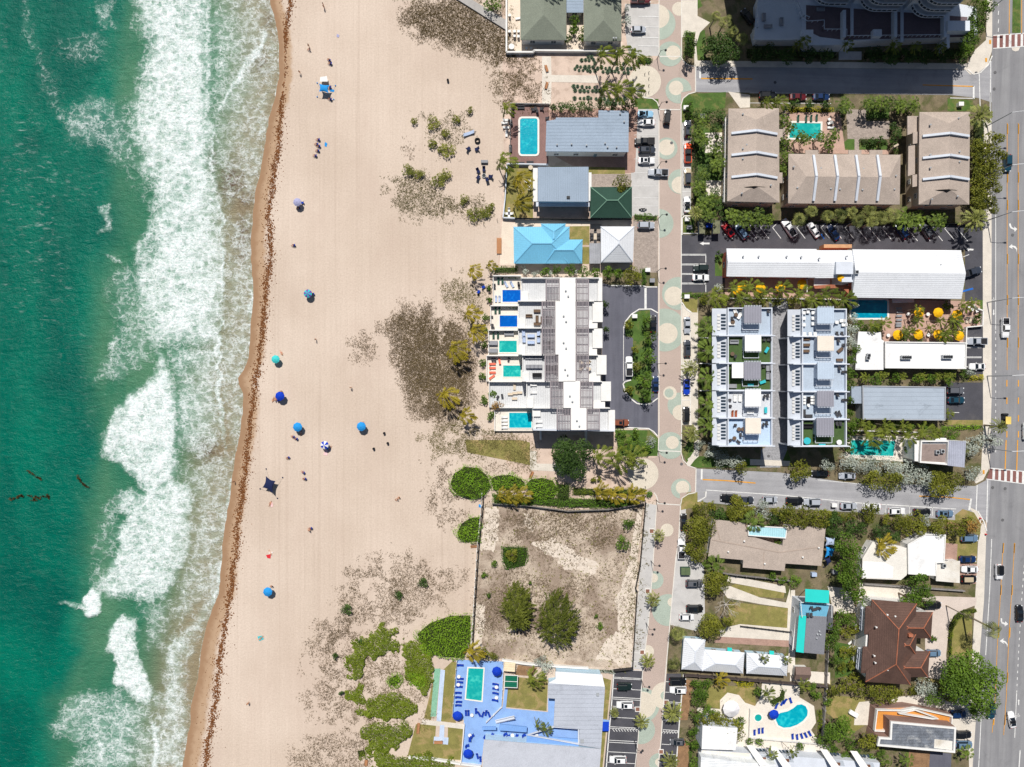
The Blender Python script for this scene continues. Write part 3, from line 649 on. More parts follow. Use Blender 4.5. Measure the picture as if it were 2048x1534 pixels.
G('mulch_bed',mulch,6,[(1368,1358),(1388,1362),(1375,1440),(1358,1440)],[(1356,1478),(1378,1488),(1374,1640),(1345,1640)],[(1818,1498),(1860,1503),(1856,1640),(1816,1640)],[(1425,1418),(1455,1418),(1450,1428),(1420,1426)],[(1036,1330),(1075,1335),(1065,1352),(1030,1350)],[(1890,1042),(1935,1050),(1925,1060),(1890,1058)])
G('patio',cream,6,[(1014,-60),(1041,-60),(1041,82),(1245,84),(1245,105),(1014,106)],[(1132,26),(1168,26),(1168,84),(1132,84)],[(1004,443),(1030,446),(1030,530),(999,530)],[(1030,440),(1182,444),(1182,452),(1030,454)])
G('patio',deckpink,6,[(1022,211),(1098,212),(1096,333),(1018,331)])
G('patio',redp,5,[(1096,220),(1276,214),(1270,345),(1182,352),(1096,305)])
G('patio',tanpav,6,[(1180,348),(1262,348),(1262,376),(1180,380)],[(1180,448),(1203,448),(1203,490),(1180,490)],[(1566,215),(1580,222),(1580,305),(1566,305)])
G('patio',salmon,6,[(1570,225),(1680,225),(1690,300),(1570,302)],[(1710,597),(1960,603),(1960,652),(1930,655),(1930,690),(1765,690),(1765,640),(1710,640)],[(1450,553),(1708,556),(1708,600),(1450,590)],[(1490,1050),(1575,1060),(1572,1100),(1490,1090)])
G('driveway',tanpav,6,[(1692,219),(1732,219),(1732,242),(1779,242),(1778,278),(1695,278)],[(1709,278),(1718,278),(1718,302),(1709,302)])
G('path',salmon,7,[(1575,300),(1780,300),(1780,309),(1575,306)])
G('driveway',greypav,6,[(1538,600),(1575,600),(1578,640),(1574,900),(1560,935),(1520,935),(1522,900),(1538,890)])
G('driveway',concp,7,[(1500,918),(1580,922),(1580,932),(1500,930)],[(1375,918),(1392,905),(1398,912),(1380,928)])
G('patio',whitep,6,[(1690,872),(1835,872),(1830,925),(1690,915)],[(1410,266),(1446,265),(1446,305),(1410,306)],[(1412,360),(1446,362),(1446,392),(1412,392)])
G('path',concp,7,[(1084,113),(1102,113),(1103,150),(1196,151),(1196,166),(1103,164),(1102,208),(1084,208)],[(1060,901),(1073,902),(1073,927),(1130,928),(1130,944),(1060,940)],[(1440,1175),(1460,1172),(1520,1195),(1572,1205),(1580,1175),(1582,1258),(1574,1258),(1576,1216),(1520,1208),(1455,1196)],[(1452,1150),(1480,1155),(1570,1172),(1572,1186),(1455,1164)],[(1480,1248),(1575,1256),(1582,1180),(1590,1180),(1590,1345),(1575,1345),(1578,1290),(1440,1280),(1440,1258)],[(862,1325),(872,1338),(884,1340),(886,1322),(880,1312),(866,1318)][:0]or[(844,1439),(928,1448),(926,1458),(843,1448)])
G('path',redp,8,[(1434,1273),(1580,1281),(1578,1294),(1428,1285)])
G('shuffleboard_court',mat('green_court',C(138,188,160),var=.1,sc=.8),8,[(869,1337),(881,1337),(872,1433),(861,1433)])
G('path',mat('pale_blue_path',C(196,212,236)),8,[(881,1339),(890,1340),(882,1443),(873,1442)],[(880,1450),(889,1450),(888,1480),(878,1480)],[(868,1473),(897,1475),(896,1489),(867,1487)])
G('pool_terrace',bluep,8,[(914,1319),(1007,1323),(1003,1414),(1010,1416),(1096,1424),(1096,1396),(1110,1398),(1108,1453),(1160,1458),(1156,1490),(968,1480),(963,1530),(922,1524),(928,1440),(905,1430),(908,1400)],[(1010,1372),(1016,1373),(1012,1416),(1005,1416)],[(1204,1438),(1219,1440),(1217,1464),(1202,1462)])
G('patio',whitep,6,[(1393,1415),(1440,1418),(1440,1400),(1455,1385),(1478,1390),(1490,1405),(1510,1412),(1520,1395),(1560,1390),(1600,1395),(1628,1412),(1632,1445),(1622,1460),(1640,1485),(1500,1475),(1496,1500),(1470,1500),(1470,1440),(1396,1425)],[(1525,1362),(1600,1370),(1598,1400),(1520,1395)],[(1580,1340),(1660,1345),(1660,1368),(1580,1362)],[(1480,1475),(1660,1490),(1660,1520),(1480,1505)])
G('driveway',mat('warm_concrete',C(214,200,190),var=.06,stain=.08),7,[(1840,1195),(1870,1192),(1953,1195),(1952,1210),(1920,1222),(1898,1250),(1892,1310),(1895,1350),(1886,1360),(1850,1355),(1850,1205)])
G('driveway',concp,7,[(1780,1395),(1945,1380),(1938,1500),(1900,1500),(1905,1430),(1780,1420)],[(1720,1165),(1840,1178),(1835,1205),(1715,1195)],[(1655,1172),(1700,1178),(1712,1225),(1668,1228)],[(1718,1404),(1740,1402),(1738,1450),(1708,1450),(1710,1420)])
G('driveway',redp,7,[(1885,1085),(1915,1088),(1913,1125),(1885,1122)],[(1918,1126),(1954,1128),(1952,1168),(1918,1165)])
G('driveway',drive,8,[(1860,1503),(1903,1507),(1898,1640),(1852,1640)])
G('vacant_lot',lotm,4,[(966,1006),(1066,1010),(1150,1020),(1289,1006),(1277,1110),(1262,1337),(1100,1330),(945,1310),(946,1240),(958,1080)])
mb=MB()
for n_,q in enumerate(([(1276,1016),(1286,1014),(1275,1120),(1262,1328),(1192,1318),(1207,1285),(1238,1262),(1230,1200),(1255,1140),(1266,1070)],[(969,1014),(996,1016),(1000,1060),(988,1108),(960,1100)],[(1060,1088),(1110,1080),(1150,1108),(1200,1125),(1180,1150),(1130,1130)],[(1050,1030),(1070,1028),(1066,1062),(1056,1066)],[(952,1205),(970,1215),(962,1300),(948,1295)])):
 w=P(q);out=[]
 for a,b in zip(w,w[1:]+w[:1]):
  k=max(2,int((b-a).length/.45))
  for t in range(k):v=a.lerp(b,t/k);e=2.6*(float(fbm(np.array(v.x/1.7+n_*9),np.array(v.y/1.7),4))-.5);d_=(v-cen_(w)).normalized();out.append((v.x+d_.x*e*1.6+U(-.12,.12),v.y+d_.y*e*1.6+U(-.12,.12)))
 mb.sheet(out,.0262+.0002*n_)
struct('sand',mb,psand)
mb=MB();mb.prism(P([(898,-10),(925,-10),(1013,42),(1013,62),(965,32)]),0,.5);struct('boardwalk',mb,boardm)
# ================================================================ buildings
glass=mat('window_glass',C(52,66,80),rough=.12,var=.1,fine=0,spec=.6)
wfr=mat('window_frame',C(236,236,234),var=.02,fine=0)
doorm=mat('door_paint',C(120,150,165),var=.04,fine=0)
wwhite=mat('white_stucco',C(236,235,232),var=.04,sc=.6,fine=.05)
wbluew=mat('bluish_white_paint',C(214,220,230),var=.04,sc=.5,fine=.04)
wtan=mat('tan_stucco',C(206,190,168),var=.05,sc=.5)
wpink=mat('coral_stucco',C(214,120,100),var=.06,sc=.5)
wgrey=mat('grey_stucco',C(168,172,178),var=.05,sc=.5)
wblue=mat('pale_blue_stucco',C(190,218,236),var=.05,sc=.5)
membr=mat('white_membrane_roof',C(244,244,244),var=.04,sc=.25,stain=.26)
fadem=mat('faded_white_roof',C(232,228,220),var=.06,sc=.25,col2=C(206,196,180),mixsc=.12,mixlo=.5,mixhi=.7,stain=.1)
greyflat=mat('grey_flat_roof',C(160,172,188),var=.05,sc=.2,stain=.06)
bgx=mat('bluegrey_roof_seams_x',C(158,174,192),var=.04,sc=.2,seam=(90,.9,.06,.3),stain=.2)
bgy=mat('bluegrey_roof_seams_y',C(158,174,192),var=.04,sc=.2,seam=(0,.6,.08,.3),stain=.16)
terr=mat('terrace_floor',C(214,216,218),var=.04,sc=.5,seam=(0,.6,.06,.2))
slatm=mat('pergola_slat',C(150,142,146),var=.05,fine=0)
turf=mat('artificial_turf',C(74,98,54),var=.1,sc=.8,fine=.12)
dkterr=mat('bluegrey_terrace',C(180,194,210),var=.04,sc=.4)
shing=mat('tan_shingles',C(194,180,169),var=.07,sc=.3,stain=.22,shingle=(0,2.6),fine=.1)
sageshing=mat('sage_shingles',C(142,150,136),var=.05,sc=.3,shingle=(0,2.6),fine=.1)
greenshing=mat('dark_green_shingles',C(50,82,70),var=.06,sc=.3,shingle=(0,2.6),fine=.08)
ridgeg=mat('pale_green_ridge',C(112,150,130),var=.03)
btile=mat('brown_tiles',C(102,78,69),var=.16,sc=.25,seam=(90,.38,.22,.32),fine=.14,col2=C(126,90,76),mixsc=.07,mixlo=.55,mixhi=.75)
btile2=mat('brown_tiles_side',C(99,76,68),var=.16,sc=.25,seam=(0,.38,.22,.32),fine=.14,col2=C(122,88,74),mixsc=.07,mixlo=.55,mixhi=.75)
terrac=mat('terracotta_ridge',C(172,108,82),var=.2,sc=1)
skyx=mat('sky_blue_metal_x',C(126,200,236),var=.03,sc=.2,seam=(0,.5,.1,.12),rough=.45)
skyy=mat('sky_blue_metal_y',C(130,204,238),var=.03,sc=.2,seam=(90,.5,.1,.12),rough=.45)
whx=mat('white_metal_x',C(238,241,246),var=.03,sc=.2,seam=(0,.5,.12,.26),rough=.5,stain=.1)
why=mat('white_metal_y',C(238,241,246),var=.03,sc=.2,seam=(90,.55,.14,.3),rough=.5,stain=.12)
turq=mat('turquoise_canvas',C(44,208,200),var=.03,sc=.4,fine=.03)
orange=mat('orange_tiles',C(218,148,72),var=.06,sc=.5,fine=.08)
slate=mat('weathered_dark_roof',C(120,126,136),var=.25,sc=.5,fine=.2,col2=C(176,178,180),mixsc=.35,mixlo=.5,mixhi=.7,seam=(90,.8,.08,.3))
greymot=mat('motel_grey_roof',C(186,192,204),var=.05,sc=.15,seam=(90,1.2,.08,.1),stain=.28)
metal=mat('galvanised_metal',C(170,174,178),rough=.5,var=.08,fine=0)
dark=mat('dark_metal',C(40,42,46),rough=.5,var=.05,fine=0)
_wm=None
def winmesh():
 global _wm
 if _wm is None:
  m=MB();m.box(0,-.03,0,1.5,.08,1.3,mi=0);m.box(0,-.075,.1,1.3,.02,1.1,mi=1);m.box(0,-.09,.1,.06,.03,1.1,mi=0);m.box(0,-.09,.6,1.3,.03,.06,mi=0)
  _wm=m.mesh('window',[wfr,glass])
 return _wm
_dm=None
def doormesh():
 global _dm
 if _dm is None:
  m=MB();m.box(0,-.03,0,1.1,.08,2.2,mi=0);m.box(0,-.08,.02,.92,.04,2.1,mi=1);m.box(.36,-.12,1,.05,.05,.12,mi=0)
  _dm=m.mesh('door',[wfr,doorm])
 return _dm
def wins(root,foot,h,z0=0,step=4.6,minlen=3.5,storey=3.,door=True,skip=()):
 """windows along every wall (and one door on the longest wall)"""
 if area(foot)<0:foot=foot[::-1]
 off=ROOTLOC[root.name_full];n=len(foot);best=max(range(n),key=lambda i:(Vector(foot[i][:2])-Vector(foot[(i+1)%n][:2])).length)
 for i in range(n):
  a,b=Vector(foot[i][:2]),Vector(foot[(i+1)%n][:2]);d=b-a;L=d.length
  if L<minlen or i in skip:continue
  k=max(1,int(L/step));ang=math.atan2(d.y,d.x)
  for lev in range(max(1,int((h-z0-.4)/storey))):
   for j in range(k):
    p=a+d*((j+.5)/k)
    isd=door and i==best and j==k//2 and lev==0
    o=bpy.data.objects.new('door' if isd else 'window',doormesh()if isd else winmesh())
    o.parent=root;o.location=(p.x-off.x,p.y-off.y,(z0+.02 if isd else z0+.95+lev*storey)-off.z);o.rotation_euler=(0,0,ang);COL.objects.link(o)
def ring(mb,poly,w,z0,z1,mi=None):
 if area(poly)<0:poly=poly[::-1]
 q=inset(poly,w);n=len(poly)
 for i in range(n):
  j=(i+1)%n;a,b,c,d=poly[i],poly[j],q[j],q[i]
  mb.face([(a[0],a[1],z0),(b[0],b[1],z0),(b[0],b[1],z1),(a[0],a[1],z1)],mi)
  mb.face([(a[0],a[1],z1),(b[0],b[1],z1),(c[0],c[1],z1),(d[0],d[1],z1)],mi)
  mb.face([(d[0],d[1],z1),(c[0],c[1],z1),(c[0],c[1],z0),(d[0],d[1],z0)],mi)
  mb.face([(b[0],b[1],z0),(a[0],a[1],z0),(d[0],d[1],z0),(c[0],c[1],z0)],mi)
def cen(pts):return Vector((sum(p[0]for p in pts)/len(pts),sum(p[1]for p in pts)/len(pts),0))
def bld(name,label,px,h,wall,cat='house',over=.45,windows=True,z0=0,step=4.6,group=None):
 """a building whose roof outline is px (photo pixels, at height h): returns its root and outline"""
 w=[p.xy for p in P(px,h)]
 if area(w)<0:w=w[::-1]
 root=thing(name,label,cat,cen(w),0,group)
 f=inset(w,over)if over else[tuple(p)for p in w]
 mb=MB();mb.prism(f,z0,h-.06 if over else h-.02);mb.build('wall',wall,root)
 if windows:wins(root,f,h,step=step)
 return root,[tuple(p)for p in w],f
def hip(root,quad,z,rise,mats,name='roof',gable=False,f=1.,ridge=None,fascia=.22,dz=0):
 """hipped (or gabled) roof over a quad; the ridge follows its longer axis"""
 q=[Vector((p[0],p[1]))for p in quad]
 if area(q)<0:q=q[::-1]
 if((q[1]-q[0]).length+(q[3]-q[2]).length)<((q[2]-q[1]).length+(q[0]-q[3]).length):q=q[1:]+q[:1]
 a,b,c,d=q;m0=(a+d)/2;m1=(b+c)/2;ax=(m1-m0);L=ax.length;ax.normalize();half=((d-a).length+(c-b).length)/4
 e=0 if gable else min(half*f,L/2-.01)
 r0,r1=m0+ax*e,m1-ax*e;zr=z+rise;mb=MB()
 V=lambda p,zz:(p.x,p.y,zz+dz)
 mb.face([V(a,z),V(b,z),V(r1,zr),V(r0,zr)],0);mb.face([V(c,z),V(d,z),V(r0,zr),V(r1,zr)],0)
 mb.face([V(b,z),V(c,z),V(r1,zr)],1);mb.face([V(d,z),V(a,z),V(r0,zr)],1)
 n=4
 for i in range(n):
  p,r=q[i],q[(i+1)%n];mb.face([V(p,z-fascia),V(r,z-fascia),V(r,z),V(p,z)],1)
 mb.face([V(p,z-fascia)for p in q[::-1]],1)
 o=mb.build(name,mats,root)
 if ridge:
  mr=MB()
  for p,zz,r in((a,z,r0),(d,z,r0),(b,z,r1),(c,z,r1)):
   if not gable:mr.bx3(Vector(V(p,zz+.05)),Vector(V(r,zr+.05)),.22,.1)
  mr.bx3(Vector(V(r0,zr+.05)),Vector(V(r1,zr+.05)),.24,.12);mr.build('ridge',ridge,root)
 return o
def flat(root,w,h,m,par=None,pw=.3,ph=.35,name='roof',under=.25):
 mb=MB();mb.prism(w,h-under,h,bottom=True);mb.build(name,m,root)
 if par:mb=MB();ring(mb,w,pw,h-under-.003,h+ph);mb.build('parapet',par,root)
def part(root,name,m,fn):
 mb=MB();fn(mb);return mb.build(name,m,root)
def vents(root,pxs,z,m=None):
 for x,y in pxs:
  mb=MB();p=W(x,y,z);mb.cyl(p.x,p.y,z-.4,z+.35,.16,8);mb.cyl(p.x,p.y,z+.35,z+.45,.26,8,.1);mb.build('roof_vent',m or metal,root)
def gb(x0,y0,x1,y1):return[(x0,y0),(x1,y0),(x1,y1),(x0,y1)]
r,w,f=bld('beach_house','sage green shingle house on the seafront with a cream terrace',[(1040,-50),(1132.5,-50),(1132.5,80),(1041,79.5)],3.6,wwhite);hip(r,w,3.6,2.2,[sageshing]*2,f=.9);vents(r,[(1083,9)],5)
r,w,f=bld('beach_house','sage green shingle house beside the grey car park with a notched corner',[(1167.5,-50),(1243,-50),(1243,82),(1167.5,82)],3.6,wwhite);hip(r,w,3.6,2.,[sageshing]*2,f=.9);vents(r,[(1227,77),(1232,77)],4)
r,w,f=bld('link_building','low blue grey flat roof between the two sage green houses',[(1133,-30),(1167,-30),(1167,25),(1133,25)],3.,wwhite);flat(r,w,3.,bgx)
r,w,f=bld('motel','two storey motel under a stepped blue grey flat roof beside the pool',[(1197,220.5),(1257.5,221.5),(1257,304),(1091,302.5),(1093,242),(1111,239),(1112,235),(1197,235)],5.2,wwhite,'motel')
flat(r,w,5.2,bgx);vents(r,[(1114,290),(1143,289),(1173,291),(1210,287),(1215,295),(1233,295),(1240,228),(1248,244)],5.3)
r,w,f=bld('apartment_house','blue grey flat roofed apartment house with a long blue balcony on the shaded side',[(1075.5,334),(1177,333.5),(1177,403.5),(1075.5,402.5)],6.2,wblue);flat(r,w,6.2,bgy)
part(r,'balcony',wbluew,lambda mb:(mb.prism(P([(1072,404),(1179,405),(1179,413),(1072,412)],3.2),2.9,3.2),[mb.bx3(W(1072+i*9.7,412.5,3.2),W(1072+i*9.7,412.5,4.2),.08,.08)for i in range(12)],mb.bx3(W(1072,412.5,4.2),W(1179,413,4.2),.1,.1)))
for q in(gb(1066,336,1075,403),gb(1177.5,345,1183,402)):part(r,'side_balcony',wwhite,lambda mb:mb.prism(P(q,3.2),2.9,3.25))
part(r,'skylight',dark,lambda mb:mb.box(*W(1136.5,395,6.2),.9,.7,.3))
r,w,f=bld('green_roof_house','low house under a dark green shingle hip roof with pale ridges',[(1181,374),(1264,373.5),(1264,436),(1180.5,435.5)],3.6,wwhite);hip(r,w,3.6,2.2,[greenshing]*2,ridge=ridgeg)
r,w,f=bld('blue_metal_roof_house','house under a sky blue standing seam roof of several hips',[(1027,453.6),(1082.5,453),(1082.5,447.4),(1131,447.4),(1131,479),(1165,479),(1164,527),(1028,527)],3.6,wblue)
hip(r,[p.xy for p in P([(1027,453.6),(1139,453.6),(1138,527),(1028,527)],3.6)],3.6,2.4,[skyx,skyy],ridge=skyx)
hip(r,[p.xy for p in P([(1082.5,447.2),(1131,447.2),(1131,500),(1082.5,500)],3.6)],3.55,2.2,[skyy,skyx],f=.8,ridge=skyx)
hip(r,[p.xy for p in P([(1090,479),(1165.3,479),(1164.3,526.6),(1090,526.6)],3.6)],3.52,2.0,[skyx,skyy],f=.8,ridge=skyx)
r,w,f=bld('white_pyramid_house','small house under a white standing seam pyramid roof',[(1201.5,453),(1268.5,453),(1266,524.5),(1202,524.5)],3.6,wblue);hip(r,w,3.6,2.9,[whx,why],f=1,ridge=wbluew)
r,w,f=bld('carport','grey flat roofed carport against the white pyramid roof',[(1178.5,486.5),(1201,486.5),(1201,527),(1179,527)],2.8,wgrey,'carport',windows=False);flat(r,w,2.8,mat('grey_sheet_roof',C(164,166,172),seam=(0,.5,.1,.25)))
pergs=0
UN=[((986,551,1043,611),(1043,556,1091,602),(1042,583,1057,601),(1092,558,1119,601),(1119.5,555,1151,602.5),(1152,558,1177,601),(1177,558,1196,601),(1196,555,1204.5,602),None,'northernmost, pool deck with two white loungers'),((981,611,1037,660),(1036.7,602,1084,656),(1036.7,636,1051,656),(1084,602,1111,656),(1111,602.5,1151,656),(1152,602,1177,656),(1177,602,1186,656),(1185,604,1205.4,644),(1177,641,1195,656),'brown sofa terrace and deep blue pool'),((977,660,1037,711),(1036.7,656,1084,709),(1036.7,690,1051,709),(1084,656,1111,709),(1111,656,1151,709),(1152,656,1177,709),(1177,656,1186,709),(1185,657,1205,696),(1177,695,1194,709),'pale blue sofa set on its terrace'),((973,711,1044,763),(1045,710,1091,763),(1044,744,1058,763),(1090,709,1117,763),(1117,709,1151,763),(1151,709,1177,763),(1177,709,1194,748),(1193,710,1213,749),(1177,748,1201,763),'coral striped loungers by its pool'),((978,763,1053,815),(1053,763,1101,816),(1053,795,1067,816),(1101,762,1127,816),(1127,762,1160,816),(1160,763,1186,816),(1186,763,1202,802),(1202,763,1222,802),(1186,802,1210,816),'no pool and a grey tiled sea terrace'),((989,815,1065,862),(1066,816,1115,860),(1065,814,1081,833),(1114,817,1142,860),(1142,816,1173,860),(1173,817,1199,860),(1199,817,1218,860),(1217,820,1230,862),None,'southernmost, with the large pool in its corner'),]
def louvre(mb,x0,y0,x1,y1,z,n=9,m=0):
 for i in range(n):
  x=x0+(x1-x0)*(i+.5)/n;mb.bx3(W(x,y0,z),W(x,y1,z),.16*(27/(x1-x0))if False else.17,.12)
 for y in(y0,(y0+y1)/2-8,(y0+y1)/2+8,y1):mb.bx3(W(x0,y,z-.13),W(x1,y,z-.13),.16,.12)
 for x in(x0,x1):mb.bx3(W(x,y0,z-.13),W(x,y1,z-.13),.2,.16)
rust=mat('stained_white_roof',C(244,243,240),var=.03,sc=.25,stain=.16)
for dk,te,bx,p1,co,p2,et,es,ls,desc in UN:
 xs0,ys0,xs1,ys1=te[0],max(te[1],co[1]),co[2],co[3]
 c=W((te[0]+et[2])/2,(co[1]+co[3])/2,0)
 r=thing('townhouse','white seafront townhouse, '+desc,'townhouse',c,0,'seafront townhouses in a row')
 deckm=terr if 'grey tiled' in desc else whitep
 part(r,'wall',wwhite,lambda mb:(mb.prism(P(gb(te[0]+.3,te[1]+.3,et[2]+.5,te[3]-.3),6.6),0,6.58)))
 part(r,'roof_terrace',terr,lambda mb:mb.prism(P(gb(te[0],te[1],et[2],te[3]),6.6),6.6,6.75))
 part(r,'core_roof',rust,lambda mb:mb.prism(P(gb(*co),10),6.76,10))
 part(r,'balcony_box',wwhite,lambda mb:mb.prism(P(gb(*bx),7.4),3,7.4))
 o=part(r,'pergola',slatm,lambda mb:(louvre(mb,p1[0],p1[1]+1,p1[2],p1[3]-1,9.6),[mb.bx3(W(x,y,6.75),W(x,y,9.5),.16,.16)for x in(p1[0],p1[2]-.7)for y in(p1[1]+1,p1[3]-1)]))
 o=part(r,'pergola',slatm,lambda mb:(louvre(mb,p2[0]+.6,p2[1]+1,p2[2],p2[3]-1,9.6),[mb.bx3(W(x,y,6.75),W(x,y,9.5),.16,.16)for x in(p2[0]+1.2,p2[2])for y in(p2[1]+1,p2[3]-1)]))
 part(r,'canopy',wwhite,lambda mb:mb.prism(P(gb(*es),7.6),6.9,7.6))
 if ls:part(r,'canopy',wwhite,lambda mb:mb.prism(P(gb(*ls),7.2),4,7.2))
 part(r,'party_wall',wwhite,lambda mb:(mb.prism(P(gb(te[0]-1,te[1]-.8,et[2]+2,te[1]+1),8.2),0,8.4),mb.prism(P(gb(te[0]-.3,te[1]+1,te[0]+1.2,te[3]),7.5),6.7,7.5)))
 part(r,'pool_deck',deckm,lambda mb:mb.prism(P(gb(*dk),1.),0,1.))
 part(r,'deck_wall',wwhite,lambda mb:(mb.prism(P(gb(dk[0],dk[1]-.5,dk[2]-1,dk[1]+1.2),2.6),0,2.7),mb.prism(P(gb(dk[0]-.3,dk[1]+1.2,dk[0]+1,dk[3]),1.8),0,1.9)))
 off=ROOTLOC[r.name_full]
 wins(r,[p.xy for p in P(gb(te[0]+.3,te[1]+.3,et[2]+.5,te[3]-.3),6.6)],6.6,step=3.6,skip=())
 vents(r,[((co[0]+co[2])/2-4,(co[1]+co[3])/2+3),((co[0]+co[2])/2+1,(co[1]+co[3])/2+14)],10)
part(r,'sun_shade',wbluew,lambda mb:mb.prism(P([(1066,858.5),(1230,861),(1230,863),(1066,861)],9),0,8.9))
part(r,'stair_wall',wwhite,lambda mb:(mb.prism(P(gb(1080,860,1083,880),3),0,3),mb.prism(P(gb(1171,862,1174,884),3),0,3)))
tw=mat('tower_white',C(220,226,234),var=.03)
r=thing('apartment_tower','tall white apartment tower with stacked curved balconies over a shaded podium','apartment block',W(1720,-20))
part(r,'wall',tw,lambda mb:(mb.prism(P([(1433,-200),(1640,-200),(1640,-88),(1433,-88)]),0,62),[mb.prism(P(gb(x0,-90,x1,y1)),0,hh)for x0,x1,y1,hh in((1600,1690,10,39),(1690.1,1790,24,36),(1790.1,1880,36,33.4))]))
bays=[(1600,1692,34),(1692,1790,46),(1790,1880,58)]
for bx0,bx1,by in bays:
 for fl in range(8):
  z=6+3*fl
  arc=[(bx0+6+30*(1-math.cos(t)),by-26+26*math.sin(t))for t in np.linspace(0,PI/2,7)]
  out=arc+[(bx1-22,by),(bx1-8,by-14),(bx1,by-30),(bx0,by-30)]
  mb=MB();mb.prism(P(out),z-.3,z,bottom=True);o=mb.build('balcony',tw,r)
  edge=P(out[:-1]);mb=MB()
  for a,b in zip(edge,edge[1:]):
   a=a+Vector((0,0,z+1.05));b=b+Vector((0,0,z+1.05));mb.bx3(a,b,.34,.12)
   n=max(1,int((b-a).length/1.3))
   for i in range(n):q=a+(b-a)*(i/n);mb.bx3(q-Vector((0,0,1.05)),q,.22,.12)
   mb.cur=1;mb.face([tuple(a-Vector((0,0,1.0))),tuple(b-Vector((0,0,1.0))),tuple(b),tuple(a)]);mb.cur=0
  mb.build('railing',[tw,mat('balcony_glass',C(38,52,70),rough=.2,fine=0)],o)
 part(r,'pier',tw,lambda mb:mb.prism(P(gb(bx1-6,by-28,bx1,by+52)),0,4.2))
r2=thing('podium','raised dark podium terrace with pale walls below the apartment tower','terrace',W(1720,60))
part(r2,'wall',tw,lambda mb:(mb.prism(P([(1506,16),(1508,60),(1500,70),(1505,92),(1600,92),(1602,104),(1690,104),(1690,96),(1936,84),(1934,30),(1880,20),(1600,-20),(1520,-20)]),0,4.0)))
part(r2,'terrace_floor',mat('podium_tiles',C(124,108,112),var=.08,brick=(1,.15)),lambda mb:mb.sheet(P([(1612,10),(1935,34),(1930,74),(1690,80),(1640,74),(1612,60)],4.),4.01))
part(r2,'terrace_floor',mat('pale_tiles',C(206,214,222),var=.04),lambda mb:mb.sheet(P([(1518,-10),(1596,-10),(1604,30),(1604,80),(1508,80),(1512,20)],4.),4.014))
def rail(mb,pts,z,h=1.05,st=1.2):
 q=[W(x,y,z)for x,y in pts]
 for a,b in zip(q,q[1:]):
  u=Vector((0,0,h));mb.bx3(a+u,b+u,.14,.1);n=max(1,int((b-a).length/st))
  for i in range(n+1):p=a+(b-a)*(i/n);mb.bx3(p,p+u,.1,.1)
part(r2,'railing',tw,lambda mb:(rail(mb,[(1512,16),(1514,56),(1504,62)],4),rail(mb,[(1504,82),(1600,82)],4),rail(mb,[(1590,8),(1600,38),(1612,46),(1645,44),(1645,62),(1690,62),(1690,75),(1885,73)],4),rail(mb,[(1592,2),(1606,34),(1616,38)],4)))
for x in(1687,1789,1888):part(r2,'divider',tw,lambda mb:mb.prism(P(gb(x-3,22,x+3,76),5),4.02,5.6))
part(r2,'planter',tw,lambda mb:(mb.prism(P(gb(1603,60,1626,82),5),4.02,5.2),mb.prism(P(gb(1745,60,1762,74),5),4.02,5.4),mb.prism(P(gb(1890,46,1934,66),5),4.02,6.2)))
part(r2,'garage_ramp',conc,lambda mb:mb.prism(P(gb(1677,104,1722,120)),0,.3))
def rib(root,pts,z):
 mb=MB();q=[W(x,y,z+dz)for x,y,dz in pts]
 for a,b in zip(q,q[1:]):mb.bx3(a,b,.62,.7)
 mb.build('fire_wall',wbluew,root)
r,w,f=bld('condominium','tan shingle condominium nearest the promenade with three pale fire walls',[(1457,217),(1558,216.5),(1559,405),(1454.5,402.6)],7,wtan,'condominium');hip(r,w,7,2.0,[shing]*2,f=.55)
for y in(267,310.5,354.5):rib(r,[(1463,y,.0),(1513,y-6,1.9),(1553.5,y+1.5,.0)],7.4)
part(r,'gablet',dark,lambda mb:mb.face([tuple(W(1487,374,8.3)),tuple(W(1508,380,8.3)),tuple(W(1532,374,8.3)),tuple(W(1508,372,9.4))]))
part(r,'side_roof',shing,lambda mb:(mb.prism(P(gb(1558,258,1565.6,281),6.4),6.2,6.4),mb.prism(P(gb(1558,345,1565,366),6.4),6.2,6.4)))
part(r,'walkway',wwhite,lambda mb:(mb.prism(P([(1450,238),(1457,238),(1453,404),(1446,404)],3.4),3.1,3.4),rail(mb,[(1449,238),(1446,404)],3.4)))
vents(r,[(1485,229),(1505,250),(1522,273),(1493,290),(1485,298),(1497,310),(1485,318),(1522,339),(1505,360),(1541,371),(1483,387)],8)
r,w,f=bld('condominium','tan shingle condominium with four upright fire walls, behind the pool garden',[(1576.4,333),(1581,308),(1801,309.5),(1799.4,409),(1576.4,406.5)],6.6,wtan,'condominium',over=.5)
hip(r,[p.xy for p in P([(1577,307.5),(1801,309.5),(1799.4,409),(1576.4,406.5)],6.6)],6.6,2.0,[shing]*2,f=.6)
for x in(1626.5,1669,1711.5,1754):rib(r,[(x,311,0),(x+6,353,1.9),(x,401.5,0)],7)
part(r,'porch_roof',shing,lambda mb:[mb.prism(P(gb(x,300,x+26,309),5),4.8,5)for x in(1611,1697,1739)])
vents(r,[(1587,334),(1651,361),(1661,378),(1679,379),(1724,380),(1788,379),(1594,376),(1720,363),(1669,364),(1641,337),(1726,338),(1791,352)],7.5)
r,w,f=bld('condominium','tan shingle condominium beside the avenue trees with three fire walls',[(1839,224),(1940,224),(1938.5,409),(1837.5,409)],7,wtan,'condominium');hip(r,w,7,2.0,[shing]*2,f=.55)
for y in(272.5,316.3,359):rib(r,[(1845,y,0),(1900,y-6,1.9),(1937,y,0)],7.4)
part(r,'gablet',dark,lambda mb:mb.face([tuple(W(1869,380,8.3)),tuple(W(1893,387,8.3)),tuple(W(1916,380,8.3)),tuple(W(1893,378.5,9.4))]))
